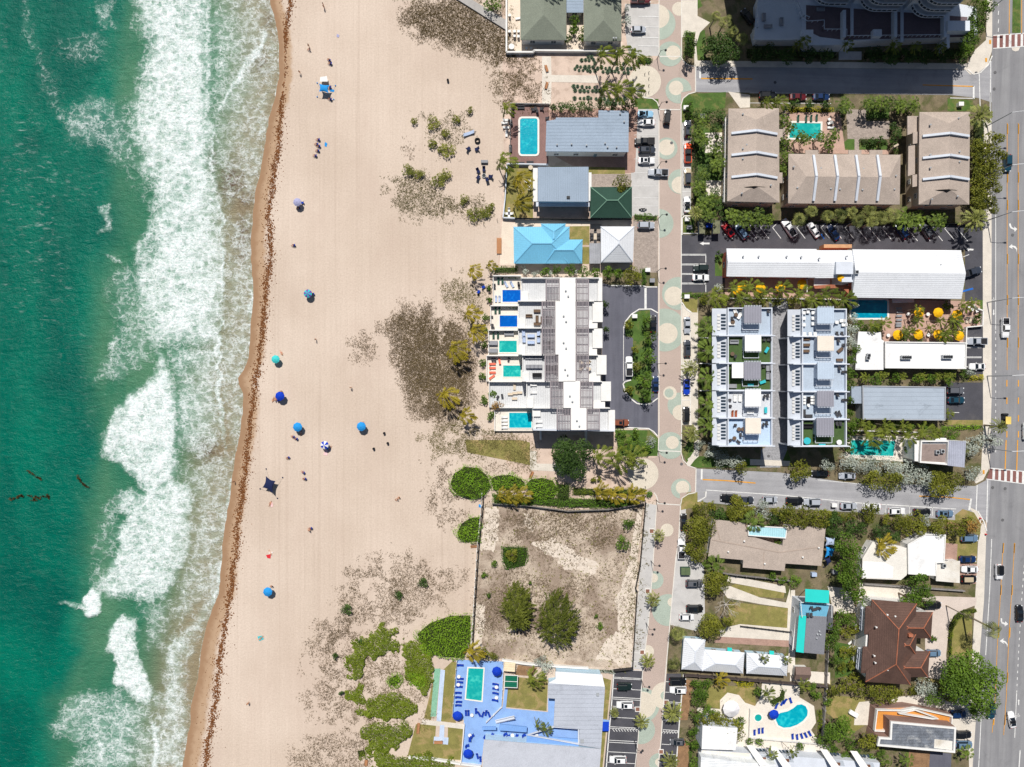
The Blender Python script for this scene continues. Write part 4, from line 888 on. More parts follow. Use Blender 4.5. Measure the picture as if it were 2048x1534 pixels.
part(r,'side_roof',shing,lambda mb:(mb.prism(P([(1815,232),(1838,232),(1838,262),(1815,270)],5.6),5.3,5.6),mb.prism(P([(1826,264),(1838,263),(1838,286),(1826,288)],6),5.7,6),mb.prism(P([(1817,292),(1830,290),(1830,348),(1816,352)],5.6),5.3,5.6),mb.prism(P([(1825,350),(1837,348),(1837,372),(1825,374)],6),5.7,6)))
part(r,'outside_stair',wtan,lambda mb:[mb.box(*W(1792-i*1.3,291+i*1.6,2.8-i*.35),1.4,.5,.12,rot=.5)for i in range(9)])
vents(r,[(1860,250),(1916,237),(1860,310),(1918,304),(1860,336),(1918,324),(1863,399),(1914,393)],8)
r=thing('hotel','long coral walled hotel under white standing seam roofs beside the dark car park','hotel',W(1690,530))
part(r,'wall',wpink,lambda mb:(mb.prism(inset([p.xy for p in P([(1453,497),(1633,498),(1631,555),(1453,553)],5.4)],.5),0,5.4),mb.prism(inset([p.xy for p in P([(1633,500),(1706,500),(1706,556),(1631,556)],5.2)],.45),0,5.2),mb.prism(inset([p.xy for p in P([(1705,498.5),(1922,500.5),(1923,598),(1704,595)],5.6)],.6),0,5.6)))
hip(r,[p.xy for p in P([(1453,497),(1633,498),(1631,555),(1453,553)],5.5)],5.5,1.1,[why,whx],gable=True)
hip(r,[p.xy for p in P([(1631,500.5),(1707,500.5),(1707,556),(1630,556)],5.3)],5.3,1.0,[why,whx],gable=True)
hip(r,[p.xy for p in P([(1705,498.5),(1922,500.5),(1923,598),(1704,595)],5.7)],5.7,1.9,[why,whx],gable=True)
wins(r,inset([p.xy for p in P([(1705,498.5),(1922,500.5),(1923,598),(1704,595)],5.6)],.6),5.6)
wins(r,inset([p.xy for p in P([(1453,497),(1633,498),(1631,555),(1453,553)],5.4)],.5),5.4,door=False)
part(r,'stair_tower',wbluew,lambda mb:(mb.prism(P(gb(1672,523,1706,548),7),0,7),mb.prism(P(gb(1684,547,1706,564),6),0,6)))
part(r,'stair_roof',terrac,lambda mb:mb.prism(P([(1627,571),(1663,569),(1700,572),(1702,592),(1685,576),(1630,577)],3.5),3.2,3.5))
part(r,'canopy',wwhite,lambda mb:(mb.prism(P([(1628,556),(1660,557),(1660,570),(1628,572)],3),2.8,3),mb.bx3(W(1614,558,2.5),W(1614,588,2.5),.2,.2),mb.bx3(W(1614,558,2.5),W(1632,555,2.5),.2,.2)))
part(r,'entrance_wall',mat('ochre_wall',C(206,160,120)),lambda mb:mb.prism(P(gb(1638,493,1693,500)),0,3))
part(r,'stair',wwhite,lambda mb:(mb.prism(P([(1953-170,598),(1996,598),(1996,606),(1785,606)][:0]or gb(1785,598,1828,604),2),1.8,2),mb.bx3(W(1785,605,2.6),W(1828,604,2.6),.18,.1)))
vents(r,[(1486,513),(1517,513),(1573,513),(1602,514),(1638,517),(1693,513),(1755,537),(1756,547),(1840,538),(1841,548),(1770,556),(1860,556),(1880,530)],6.6)
def deckhouse(label,gp,xw,xe,y0,y1,pent,floor,roofm,west,slatted,proof=None):
 z=9.
 r=thing('terrace_house',label,'terrace house',W((xw+xe)/2,(y0+y1)/2,z)*1-Vector((0,0,z)),0,gp)
 part(r,'wall',wbluew,lambda mb:mb.prism(P(gb(xw,y0+.4,xe,y1-.4),z),0,z-.02))
 part(r,'roof_deck',floor,lambda mb:mb.sheet(P(gb(xw+1,y0+1,xe-1,y1-1),z),z+.005))
 part(r,'parapet',wbluew,lambda mb:ring(mb,[p.xy for p in P(gb(xw,y0+.05,xe+1,y1-.05),z)],.28,z-.3,z+1.0))
 part(r,'party_wall',wbluew,lambda mb:mb.prism(P(gb(xw-18,y1-1.1,xe+6,y1+.9),z),0,z+1.25))
 x0,a,x1,b=pent
 o=part(r,'stair_house',wbluew,lambda mb:mb.prism(P(gb(x0+1,a+2,x1-2,b-1.5),11.6),z,11.6))
 part(r,'roof_canopy',roofm,lambda mb:(mb.prism(P(gb(x0,a,x1,b),12),11.7,12.0,bottom=True)))
 n=11
 part(r,'canopy_bracket',wbluew,lambda mb:[mb.box(*W(x0+(x1-x0)*(i+.5)/n,yy,11.72),.16,.7,.2)for i in range(n)for yy in(a,b)])
 part(r,'pergola_frame',wbluew,lambda mb:(rail(mb,[(x0-6,b-6),(x0-6,b+14),(x1-8,b+14),(x1-8,b)],z,1.1,1.0)))
 part(r,'sloping_roof',wbluew,lambda mb:(mb.face([tuple(W(west,y0+1,7.0)),tuple(W(west,y1-1,7.0)),tuple(W(xw,y1-1,9.2)),tuple(W(xw,y0+1,9.2))]),mb.face([tuple(W(west,y0+1,0)),tuple(W(west,y1-1,0)),tuple(W(west,y1-1,7)),tuple(W(west,y0+1,7))]),mb.face([tuple(W(west,y1-1,0)),tuple(W(xw,y1-1,0)),tuple(W(xw,y1-1,9.2)),tuple(W(west,y1-1,7))]),mb.face([tuple(W(west,y0+1,0)),tuple(W(xw,y0+1,0)),tuple(W(xw,y0+1,9.2)),tuple(W(west,y0+1,7))])))
 ww=xw-west
 for i in range(5):
  yy=y0+12+(y1-y0-22)*i/5.
  part(r,'louvre_window',glass,lambda mb:mb.face([tuple(W(west+ww*.62,yy,8.5)),tuple(W(west+ww*.62,yy+3.6,8.5)),tuple(W(west+ww*.95,yy+3.6,9.25)),tuple(W(west+ww*.95,yy,9.25))]))
  part(r,'louvre_blade',wwhite,lambda mb:mb.face([tuple(W(west+ww*.36,yy,8.0)),tuple(W(west+ww*.36,yy+5,8.0)),tuple(W(west+ww*.56,yy+5,8.45)),tuple(W(west+ww*.56,yy,8.45))]))
 wins(r,[p.xy for p in P(gb(xw,y0+.4,xe,y1-.4),z)],z,step=3.4,door=False)
 return r
slroof=mat('slatted_canopy',C(158,158,170),var=.04,seam=(0,.42,.3,.5))
whroof=mat('white_canopy',C(248,248,248),var=.02);crroof=mat('cream_canopy',C(236,226,212),var=.04,stain=.15);lbroof=mat('pale_blue_canopy',C(194,210,228),var=.03,seam=(0,.42,.2,.15))
G1='terrace houses nearest the promenade';G2='terrace houses behind the paved lane'
deckhouse('terrace house with blue grey roof deck and slatted canopy beside the hotel palms',G1,1453,1541,616,672,(1488,613,1523,646),dkterr,slroof,1424,1)
deckhouse('terrace house with a green turf roof deck and one square white canopy',G1,1453,1541,672,727,(1490,670,1522.5,702),turf,whroof,1424,0)
r=deckhouse('terrace house with a turf roof deck under a white and a slatted canopy',G1,1453,1541,727,781.5,(1488,724,1522,758),turf,slroof,1424,1)
part(r,'side_canopy',whroof,lambda mb:(mb.prism(P(gb(1464,727,1487,756),11.5),11.3,11.5,bottom=True),[mb.bx3(W(x,y,9),W(x,y,11.4),.12,.12)for x in(1465,1486)for y in(728,755)]))
deckhouse('terrace house with a pale roof deck, white canopy and two rust brown loungers',G1,1453,1541,781.5,836,(1490,779,1522,813),mat('pale_grey_deck',C(212,216,222),var=.03),whroof,1424,0)
deckhouse('terrace house with a pale blue roof deck and cream canopy at the street end',G1,1453,1541,836,891.5,(1491,836,1522,867),mat('pale_blue_deck',C(190,212,236),var=.03),crroof,1424,0)
deckhouse('terrace house behind the lane with many white chairs under a pale blue canopy',G2,1601,1689,618,673.5,(1634.5,615,1668,647),dkterr,lbroof,1575,1)
deckhouse('terrace house behind the lane with a mottled cream canopy',G2,1601,1689,673.5,728.5,(1635,672,1668,701.5),dkterr,crroof,1575,0)
deckhouse('terrace house behind the lane with a bare roof deck, in the middle of its row',G2,1601,1689,728.5,783.5,(1635,725,1668,758),dkterr,lbroof,1575,0)
deckhouse('terrace house behind the lane with a black dining table and slatted canopy',G2,1601,1689,783.5,838.5,(1634.5,782,1668,813),dkterr,slroof,1575,1)
deckhouse('terrace house behind the lane with a turf deck and round turquoise daybed',G2,1601,1689,838.5,892,(1633,836,1668,871),turf,slroof,1575,1)
r,w,f=bld('annex','white flat roof with brown stains beside the yellow umbrella court',[(1717,663),(1762,664.5),(1763,678.6),(1768.5,682),(1767.7,739.5),(1710.6,739.6)],3.6,wwhite,'hotel wing',over=.2);flat(r,w,3.6,mat('stained_membrane',C(240,240,240),var=.04,stain=.5),None)
r,w,f=bld('hotel_wing','long white flat roof with two rows of air conditioners',[(1769,683),(1932,685),(1931,738),(1769,736.5)],4.2,wgrey,'hotel wing',over=.15);flat(r,w,4.2,membr,wwhite)
r,w,f=bld('commercial_building','long grey flat roof with dark stains beside the small asphalt car park',[(1724,771),(1891,773.5),(1890,841),(1725,839)],4.,wgrey,'building',over=.1);flat(r,w,4.,mat('stained_grey_roof',C(172,184,198),var=.05,sc=.2,seam=(90,1.2,.06,.12),stain=.55),wgrey,ph=.2)
part(r,'side_roof',greyflat,lambda mb:mb.prism(P(gb(1703,773,1723,807),3.6),0,3.6))
r,w,f=bld('corner_house','small white corner house with a brown roof terrace and grey slatted roof',[(1829,881),(1932,882),(1929,935),(1839,925),(1829,920)],6.,wwhite,over=.1)
part(r,'roof',wwhite,lambda mb:mb.prism(P([(1829,881),(1932,882),(1929,935),(1829,922)],6),5.9,6.02));part(r,'roof_terrace',mat('brown_terrace',C(150,134,128),var=.12,sc=.5,stain=.5),lambda mb:mb.sheet(P([(1844,888),(1893,888),(1892,925),(1841,922)],6),6.05))
part(r,'slatted_roof',mat('grey_slats',C(172,176,192),seam=(0,.5,.15,.3)),lambda mb:mb.prism(P([(1898,881),(1932,882.5),(1929,935),(1895,931)],7),6.8,7.0));part(r,'parapet',wwhite,lambda mb:ring(mb,[p.xy for p in P([(1840,881),(1897,881),(1895,930),(1838,925)],6.5)],.35,6.03,6.9))
part(r,'porch_roof',wwhite,lambda mb:mb.prism(P(gb(1870,876,1892,884),6),5.2,6.2))
r,w,f=bld('courtyard_house','tan shingle house with a wide low roof around a small blue porch',[(1427.6,1038.7),(1490,1045.7),(1497,1071),(1565,1091),(1566,1080),(1574.7,1050),(1651.4,1056.7),(1642.8,1131.8),(1570.8,1127),(1569,1142),(1485.5,1135),(1486.3,1120),(1416,1113.8)],3.4,wwhite)
part(r,'roof',shing,lambda mb:mb.prism(w,3.2,3.42,bottom=True));part(r,'porch_roof',mat('aqua_porch',C(176,222,232),var=.03,seam=(0,.6,.1,.2)),lambda mb:mb.prism(P([(1495,1050.5),(1574.7,1055),(1571.6,1077),(1496.5,1071.5)],3.9),3.7,3.9))
part(r,'ridge',mat('tan_ridge',C(176,160,148)),lambda mb:[mb.bx3(W(a,b,3.45),W(c,d,3.45),.25,.1)for a,b,c,d in((1425,1080,1560,1105),(1560,1105,1640,1094),(1430,1042,1440,1080),(1528,1105,1527,1137))])
part(r,'porch_edge',wwhite,lambda mb:ring(mb,[p.xy for p in P([(1495,1050.5),(1574.7,1055),(1571.6,1077),(1496.5,1071.5)],3.95)],.25,3.6,4.05))
vents(r,[(1456,1103),(1488,1082),(1529,1127),(1605,1114),(1637,1095)],3.6,wwhite)
r,w,f=bld('white_roof_house','low house with a patched white and cream flat roof beside the tall trees',[(1745,1084),(1776.8,1086.4),(1817.5,1097),(1813.5,1150),(1802,1160),(1723.6,1157),(1725,1117)],3.4,wwhite,over=.15);flat(r,w,3.4,fadem)
part(r,'roof_patch',membr,lambda mb:mb.sheet(P([(1726,1122),(1770,1125),(1787,1134),(1785,1156),(1724,1156)],3.42),3.425))
r,w,f=bld('white_roof_house','square house with a bright white flat roof between driveway and trees',[(1814.5,1088),(1850,1067.6),(1891,1069),(1888,1125.5),(1873,1126),(1871,1151.5),(1815.5,1148)],3.8,wwhite,over=.15);flat(r,w,3.8,membr,wwhite,.3,.25)
r,w,f=bld('garage','small cream roofed garage next to the white and olive cars',[(1874,1124),(1920,1122),(1919.5,1166),(1872,1162)],3.1,wwhite,'garage',over=.15);flat(r,w,3.1,fadem)
r=thing('tiled_house','large house under a brown tiled roof of many hips with terracotta ridges','house',W(1787,1283))
part(r,'wall',wwhite,lambda mb:(mb.prism(inset([p.xy for p in P([(1743.5,1200),(1833.5,1207),(1821,1369),(1731,1363)],6.4)],.6),0,6.35),mb.prism(inset([p.xy for p in P([(1790,1222.6),(1865,1224),(1861.7,1276.6),(1790,1276)],5.8)],.5),0,5.75),mb.prism(inset([p.xy for p in P([(1790,1302),(1859.3,1302.4),(1855.4,1354),(1790,1354)],5.8)],.5),0,5.75),mb.prism(P([(1737,1216),(1750,1216),(1744,1343),(1729,1343)],6),0,5.6)))
hip(r,[p.xy for p in P([(1743.5,1199),(1833.5,1207),(1821,1369.7),(1731,1363.4)],6.4)],6.4,3.0,[btile2,btile],f=1.05,ridge=terrac)
hip(r,[p.xy for p in P([(1731,1212),(1780,1212),(1776,1269),(1728,1268.5)],6.0)],6.1,1.3,[btile2,btile],f=1)
hip(r,[p.xy for p in P([(1725.5,1293),(1775,1293),(1770,1347),(1721.6,1346)],6.0)],6.1,1.3,[btile2,btile],f=1)
hip(r,[p.xy for p in P([(1782,1222.6),(1865,1224),(1861.7,1276.6),(1780,1276)],5.8)],5.9,2.2,[btile,btile2],ridge=terrac)
hip(r,[p.xy for p in P([(1780,1259),(1834,1262),(1830.4,1308),(1778,1306)],6.0)],6.15,2.2,[btile,btile2],ridge=terrac)
hip(r,[p.xy for p in P([(1776,1302),(1859.3,1302.4),(1855.4,1354),(1774,1354)],5.8)],5.9,2.2,[btile,btile2],ridge=terrac)
wins(r,[p.xy for p in P([(1728,1213),(1833,1210),(1821,1366),(1719,1345)],5.6)],5.6,step=4)
part(r,'chimney',terrac,lambda mb:mb.box(*W(1817,1268,7.2),1.2,.8,1.2))
part(r,'gallery',wbluew,lambda mb:(mb.prism(P([(1722,1212),(1731,1212),(1728,1258),(1719,1258)],3.2),3,3.2),mb.prism(P([(1716,1295),(1726,1295),(1721,1340),(1712,1336)],3.2),3,3.2),rail(mb,[(1721,1214),(1719,1258)],3.2),rail(mb,[(1716,1296),(1712,1336)],3.2),[mb.bx3(W(a,b,3.1),W(c,d,0),.15,.15)for a,b,c,d in((1720,1240,1712,1229),(1715,1300,1707,1305))]))
vents(r,[(1789.6,1232),(1774,1229),(1781,1263),(1776,1317),(1774.6,1339),(1752,1254),(1748,1311),(1750,1325)],8,wwhite)
r=thing('turquoise_house','narrow two storey house with turquoise awnings and a blue roof terrace','house',W(1622,1245))
part(r,'wall',wbluew,lambda mb:mb.prism(P([(1601,1204),(1660,1207),(1653,1232),(1647,1308),(1594,1302)],5.6),0,5.6));part(r,'roof',mat('grey_shingle_roof',C(138,140,148),var=.05,sc=.3,shingle=(0,2.6)),lambda mb:mb.prism(P([(1613,1232),(1653.6,1234),(1648,1309),(1607.5,1305)],6),5.8,6.05))
part(r,'awning',turq,lambda mb:mb.prism(P([(1598,1231),(1613,1232),(1608,1306),(1592,1303.5)],5.9),5.75,5.9));part(r,'canopy',turq,lambda mb:(mb.prism(P([(1610.5,1178),(1658.5,1181),(1658,1206.5),(1610.5,1203.5)],8),7.9,8,bottom=True),[mb.bx3(W(x,y,0),W(x,y,7.9),.15,.15)for x,y in((1611,1179),(1657,1182))]))
part(r,'roof_terrace',mat('blue_terrace',C(110,176,206),var=.04),lambda mb:mb.prism(P([(1600,1204),(1659,1207.5),(1653,1233),(1599,1230)],5.7),5.6,5.7));part(r,'railing',wwhite,lambda mb:rail(mb,[(1601,1232),(1598,1202),(1660,1207),(1660,1233)],5.7))
part(r,'side_roof',mat('dark_lean_to',C(92,94,100)),lambda mb:mb.prism(P([(1653,1212),(1667,1213),(1665,1260),(1650,1259)],3.2),0,3.2));part(r,'side_rail',wwhite,lambda mb:[mb.bx3(W(1592-i*1.5,1217+i*17,3),W(1586-i*1.5,1212+i*17,0),.12,.12)for i in range(6)]+[mb.bx3(W(1596,1205,3.2),W(1586,1300,3.2),.5,.1)])
wins(r,[p.xy for p in P([(1601,1204),(1660,1207),(1647,1308),(1594,1302)],5.6)],5.6)
vents(r,[(1638,1262),(1634,1268),(1640,1269),(1633,1276)],6.1)
for q,l in(([(1367.7,1276.6),(1411,1279),(1404.5,1341.5),(1363,1338.4)],'white cottage nearest the promenade with a steep hipped metal roof'),([(1409,1299),(1489,1305.5),(1486,1347),(1404.5,1341.5)],'middle white cottage with a long hipped metal roof'),([(1493,1305.5),(1577,1312.6),(1573.5,1351.7),(1493,1347)],'white cottage with two small palms in front of its hipped roof')):
 r,w,f=bld('cottage',l,q,3.1,wblue,'cottage',group='white hipped cottages in a row');hip(r,w,3.1,1.7,[whx,why]if 'nearest' not in l else[why,whx],ridge=wbluew)
 c=W(q[0][0]+44,q[0][1]+2,2.6)
 if 'nearest' not in l:part(r,'awning',turq,lambda mb:mb.prism(P([(q[0][0]+46,q[0][1]-4),(q[0][0]+55,q[0][1]-3),(q[0][0]+55,q[0][1]+5),(q[0][0]+46,q[0][1]+4)],2.8),2.6,2.8))
r,w,f=bld('shed','small shed under a brown gabled roof beside the white cottages',[(1590.7,1333.7),(1620.5,1334.5),(1619,1360),(1588.4,1358.7)],2.6,wwhite,'shed',windows=False);hip(r,w,2.6,.9,[mat('brown_shingles',C(132,112,104),var=.06,shingle=(0,2.6))]*2,gable=True)
r=thing('blue_motel','motel with pale grey flat roofs around bright blue decks and a pool','motel',W(1150,1430))
part(r,'wall',wblue,lambda mb:(mb.prism(inset([p.xy for p in P([(1111,1343),(1204,1349),(1210,1374),(1202,1497),(1158,1490),(1159,1458),(1107,1452),(1110,1397),(1096,1396),(1096,1367),(1110,1365)],4)],.3),0,3.9),mb.prism(inset([p.xy for p in P([(968,1479),(1202,1497.5),(1196,1580),(962,1580)],4)],.3),0,3.9)))
part(r,'roof',mat('bright_white_roof',C(240,244,250),var=.02),lambda mb:mb.prism(P([(1111,1343),(1204,1349),(1209.5,1373.5),(1096,1366.5),(1111,1358)],4),3.9,4.05))
part(r,'roof',greymot,lambda mb:mb.prism(P([(1096,1367),(1210,1374),(1202,1497),(1158,1490),(1159,1458),(1107,1452),(1110,1397),(1096,1396)],4),3.9,4.1))
part(r,'roof',mat('motel_lower_roof',C(194,198,208),var=.04,col2=C(150,150,158),mixsc=.06,mixlo=.56,mixhi=.66,stain=.2),lambda mb:mb.prism(P([(968,1479),(1202,1497.7),(1196,1580),(962,1580)],4),3.9,4.13))
part(r,'parapet',wbluew,lambda mb:(ring(mb,[p.xy for p in P([(1158,1456),(1108,1452),(1054,1470),(1158,1489)],3.4)],.3,3,3.6)))
part(r,'gallery',mat('blue_gallery',C(126,170,232),var=.03),lambda mb:(mb.prism(P([(1054,1471),(1158,1478),(1157,1492),(1053,1484)],3),2.7,3),mb.prism(P([(965,1454),(992,1454),(992,1460),(964,1460)],3),2.6,3),mb.prism(P([(1000,1448),(1054,1454),(1053,1464),(998,1460)],3),2.6,3.2)))
part(r,'stair',wbluew,lambda mb:[mb.box(*W(993+i*3.4,1443-i*.8,.4+i*.2),.5,1.1,.1,rot=.25)for i in range(11)]+[mb.bx3(W(992,1441,1),W(1030,1432,3.4),.1,.1),mb.bx3(W(992,1446,1),W(1030,1437,3.4),.1,.1)])
wins(r,inset([p.xy for p in P([(1096,1367),(1210,1374),(1202,1497),(1158,1490),(1159,1458),(1107,1452),(1110,1397),(1096,1396)],4)],.3),3.8)
part(r,'roof_vent',metal,lambda mb:(mb.box(*W(1195,1388,4.1),.7,.7,.5),mb.box(*W(1164,1481,4.1),.9,.7,.6)))
part(r,'entrance_canopy',mat('royal_blue_canvas',C(20,70,200),var=.03),lambda mb:mb.prism(P(gb(1205,1444,1218,1462),2.8),2.6,2.8))
r=thing('white_complex','white complex with sloping glazed bays and recessed terraces at the bottom edge','apartment block',W(1550,1505))
part(r,'wall',wbluew,lambda mb:(mb.prism(P([(1405,1451),(1475,1456),(1471,1500),(1403,1498)],6),0,5.95),mb.prism(P([(1403,1500),(1760,1526),(1755,1640),(1398,1640)],3.5),0,3.4)))
part(r,'roof',membr,lambda mb:mb.prism(P([(1405,1451),(1475,1456),(1471,1500),(1403,1498)],6),5.9,6.1));part(r,'roof',mat('white_ribbed_roof',C(240,244,248),seam=(92,.7,.08,.2)),lambda mb:mb.prism(P([(1402,1514),(1500,1526),(1552,1528),(1548,1640),(1398,1640)],6),3.4,6.))
part(r,'terrace_floor',whitep,lambda mb:mb.sheet(P([(1404,1501),(1500,1507),(1500,1525),(1402,1513)],3.5),3.47))
for i,x in enumerate((1492,1538,1640,1700)):
 part(r,'sloping_bay',wwhite,lambda mb:mb.face([tuple(W(x,1490+.055*(x-1492),3.2)),tuple(W(x+14,1491+.055*(x-1492),3.2)),tuple(W(x+44,1530+.07*(x-1492),7)),tuple(W(x+28,1532+.07*(x-1492),7))]))
 part(r,'glazing',glass,lambda mb:[mb.face([tuple(W(x+18+k*7,1497+.055*(x-1492),3.5)),tuple(W(x+23+k*7,1497.4+.055*(x-1492),3.5)),tuple(W(x+26+k*7,1503+.055*(x-1492),3.8)),tuple(W(x+21+k*7,1502.6+.055*(x-1492),3.8))])for k in range(3)])
 part(r,'terrace_floor',mat('recess_floor',C(182,190,200),var=.04),lambda mb:mb.sheet(P([(x+18,1508+.07*(x-1492)),(x+46,1511+.07*(x-1492)),(x+50,1522+.07*(x-1492)),(x+22,1520+.07*(x-1492))],3.5),3.46+i*.003))
 part(r,'skylight',mat('brown_glass',C(120,84,66),fine=0,rough=.3),lambda mb:[mb.box(*W(x+26+k*10,1517+.07*(x-1492),3.5),1.0,.7,.3)for k in range(2)])
wins(r,[p.xy for p in P([(1405,1451),(1475,1456),(1471,1500),(1403,1498)],6)],5.9)
r=thing('terrace_building','building with orange tiled terraces round a long weathered dark flat roof','building',W(1828,1460))
part(r,'wall',mat('brown_wall',C(150,122,112),var=.06),lambda mb:(mb.prism(P([(1779,1440),(1910,1453),(1908,1503.5),(1754,1489.5),(1757,1474),(1779,1475.5)],6),0,5.95),mb.prism(P([(1750,1417),(1815,1413),(1903,1429),(1901,1450),(1780,1442),(1766,1462),(1746,1460)],2.8),0,2.75)))
part(r,'roof',slate,lambda mb:mb.prism(P([(1781,1442.5),(1909,1454),(1907,1503),(1754.5,1489),(1757.7,1474),(1779.6,1475.5)],6),5.9,6.05));part(r,'parapet',wwhite,lambda mb:(ring(mb,[p.xy for p in P([(1780,1441.5),(1910.5,1453.5),(1908.5,1504.5),(1753,1490.5),(1756.6,1473),(1778.5,1474.5)],6)],.5,5.85,6.4)))
part(r,'roof_patch',fadem,lambda mb:mb.sheet(P([(1869,1478),(1905,1482),(1904,1500),(1868,1496)],6.06),6.07));part(r,'terrace_floor',orange,lambda mb:mb.sheet(P([(1751.5,1417.6),(1815.6,1415.3),(1901.7,1430),(1900,1447),(1778,1440),(1765.6,1460),(1746.8,1459)],2.8),2.79))
part(r,'terrace_wall',wwhite,lambda mb:(ring(mb,[p.xy for p in P([(1751,1417),(1800,1418),(1827,1413),(1902,1429.5),(1900.5,1448),(1778,1441),(1766,1461),(1746,1460)],2.9)],.25,2.7,3.7),ring(mb,[p.xy for p in P([(1796,1426),(1828,1417),(1876,1436),(1862,1437)],3.4)],.3,2.8,4)))
r=thing('garden_pavilion','cream slatted pavilion roof in the corner above the green pavilion','pavilion',W(1020,1334));part(r,'roof',mat('cream_slats',C(246,226,192),seam=(92,.5,.1,.15)),lambda mb:mb.prism(P([(1009,1324),(1031,1326),(1030,1344),(1007,1342)],2.6),2.45,2.6,bottom=True));[part(r,'post',wwhite,lambda mb:mb.bx3(W(x,y,0),W(x,y,2.45),.12,.12))for x,y in((1009.5,1325),(1030,1327),(1008,1341),(1029.5,1343))]
r=thing('garden_pavilion','green roofed square pavilion on the edge of the hotel lawn','pavilion',W(1022,1363));part(r,'roof',mat('green_roof_panels',C(14,110,84),var=.05,seam=(92,.55,.1,.25)),lambda mb:mb.prism(P([(1010,1350),(1035.5,1351),(1034.5,1375),(1008.5,1374)],2.6),2.45,2.6,bottom=True));part(r,'frame',wwhite,lambda mb:(ring(mb,[p.xy for p in P([(1009.5,1349.5),(1036,1350.5),(1035,1376),(1008,1375)],2.6)],.15,2.5,2.7),mb.bx3(W(1009,1362.5,2.65),W(1035,1363.5,2.65),.12,.08)));[part(r,'post',wwhite,lambda mb:mb.bx3(W(x,y,0),W(x,y,2.45),.12,.12))for x,y in((1010,1351),(1035,1352),(1009,1373),(1034,1374.5))]
r=thing('gazebo','white round tent with a peaked canopy on a curved concrete pad','gazebo',W(1457,1409));part(r,'canopy',mat('white_canvas',C(242,240,244),var=.02),lambda mb:mb.lathe(W(1457,1409).x,W(1457,1409).y,[(2.3,2.4),(2.35,2.5),(1.2,3.2),(.02,4)],10));[part(r,'post',metal,lambda mb:mb.bx3(W(1457+14*math.cos(a),1409+14*math.sin(a),0),W(1457+14*math.cos(a),1409+14*math.sin(a),2.45),.08,.08))for a in np.arange(0,6,1.26)]
acm=MB();acm.box(0,0,0,1.,1.,.9,mi=0);acm.cyl(0,0,.9,.94,.38,12,mi=1);acm.box(0,.55,0,.2,.15,.3,mi=0)
acmesh=acm.mesh('air_conditioner',[metal,dark]);na=0
for(x,y,z),l in[((1803+i*4.5,715,4.2),'west')for i in range(4)]+[((1885+i*4.5,714,4.2),'east')for i in range(4)]:
 o=bpy.data.objects.new('air_conditioner',acmesh);o.location=W(x,y,z+.02);COL.objects.link(o);tag(o,'grey air conditioner in the %s cluster on the long white roof'%l,'air conditioner','air conditioners on the long white roof, %s cluster'%l)
for x,y,z,l in((1735,711,3.6,'pair of stained rooftop air conditioners, north one'),(1733.5,716,3.6,'rooftop air conditioner with a puddle stain, south one'),(1882,902,6.05,'air conditioner on the brown roof terrace, left of its twin'),(1872,904,6.05,'air conditioner standing by the wall on the brown roof terrace'),(1885,1130,3.1,'dark vent box standing on the cream garage roof'),(1711,1135-590,7.2,'white air conditioner on the hotel roof beside the stair tower')):
 o=bpy.data.objects.new('air_conditioner',acmesh);o.location=W(x,y,z+.02);COL.objects.link(o);tag(o,l,'air conditioner')
# ================================================================ vegetation
bark=mat('bark',C(128,112,94),var=.2,sc=3,local=True);palmbark=mat('palm_trunk',C(158,146,130),var=.15,sc=3,local=True)
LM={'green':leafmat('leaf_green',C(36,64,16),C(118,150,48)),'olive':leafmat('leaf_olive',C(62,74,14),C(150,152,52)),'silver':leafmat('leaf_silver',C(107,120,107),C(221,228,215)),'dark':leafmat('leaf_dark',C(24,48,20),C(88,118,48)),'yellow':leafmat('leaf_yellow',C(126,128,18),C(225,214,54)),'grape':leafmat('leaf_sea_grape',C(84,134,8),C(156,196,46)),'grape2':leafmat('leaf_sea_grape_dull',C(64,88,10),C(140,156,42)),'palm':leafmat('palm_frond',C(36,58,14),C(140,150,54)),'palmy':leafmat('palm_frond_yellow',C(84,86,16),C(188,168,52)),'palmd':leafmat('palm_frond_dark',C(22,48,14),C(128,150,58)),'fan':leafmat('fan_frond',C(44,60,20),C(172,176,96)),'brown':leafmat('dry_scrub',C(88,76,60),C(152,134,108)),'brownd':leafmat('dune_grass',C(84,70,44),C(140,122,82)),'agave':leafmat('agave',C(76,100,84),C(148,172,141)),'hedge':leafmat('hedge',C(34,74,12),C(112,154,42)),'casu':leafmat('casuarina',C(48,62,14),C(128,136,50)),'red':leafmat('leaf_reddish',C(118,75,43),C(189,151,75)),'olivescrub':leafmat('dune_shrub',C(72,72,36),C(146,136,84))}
twig=mat('twig_mass',C(46,54,22),var=.2,sc=1)
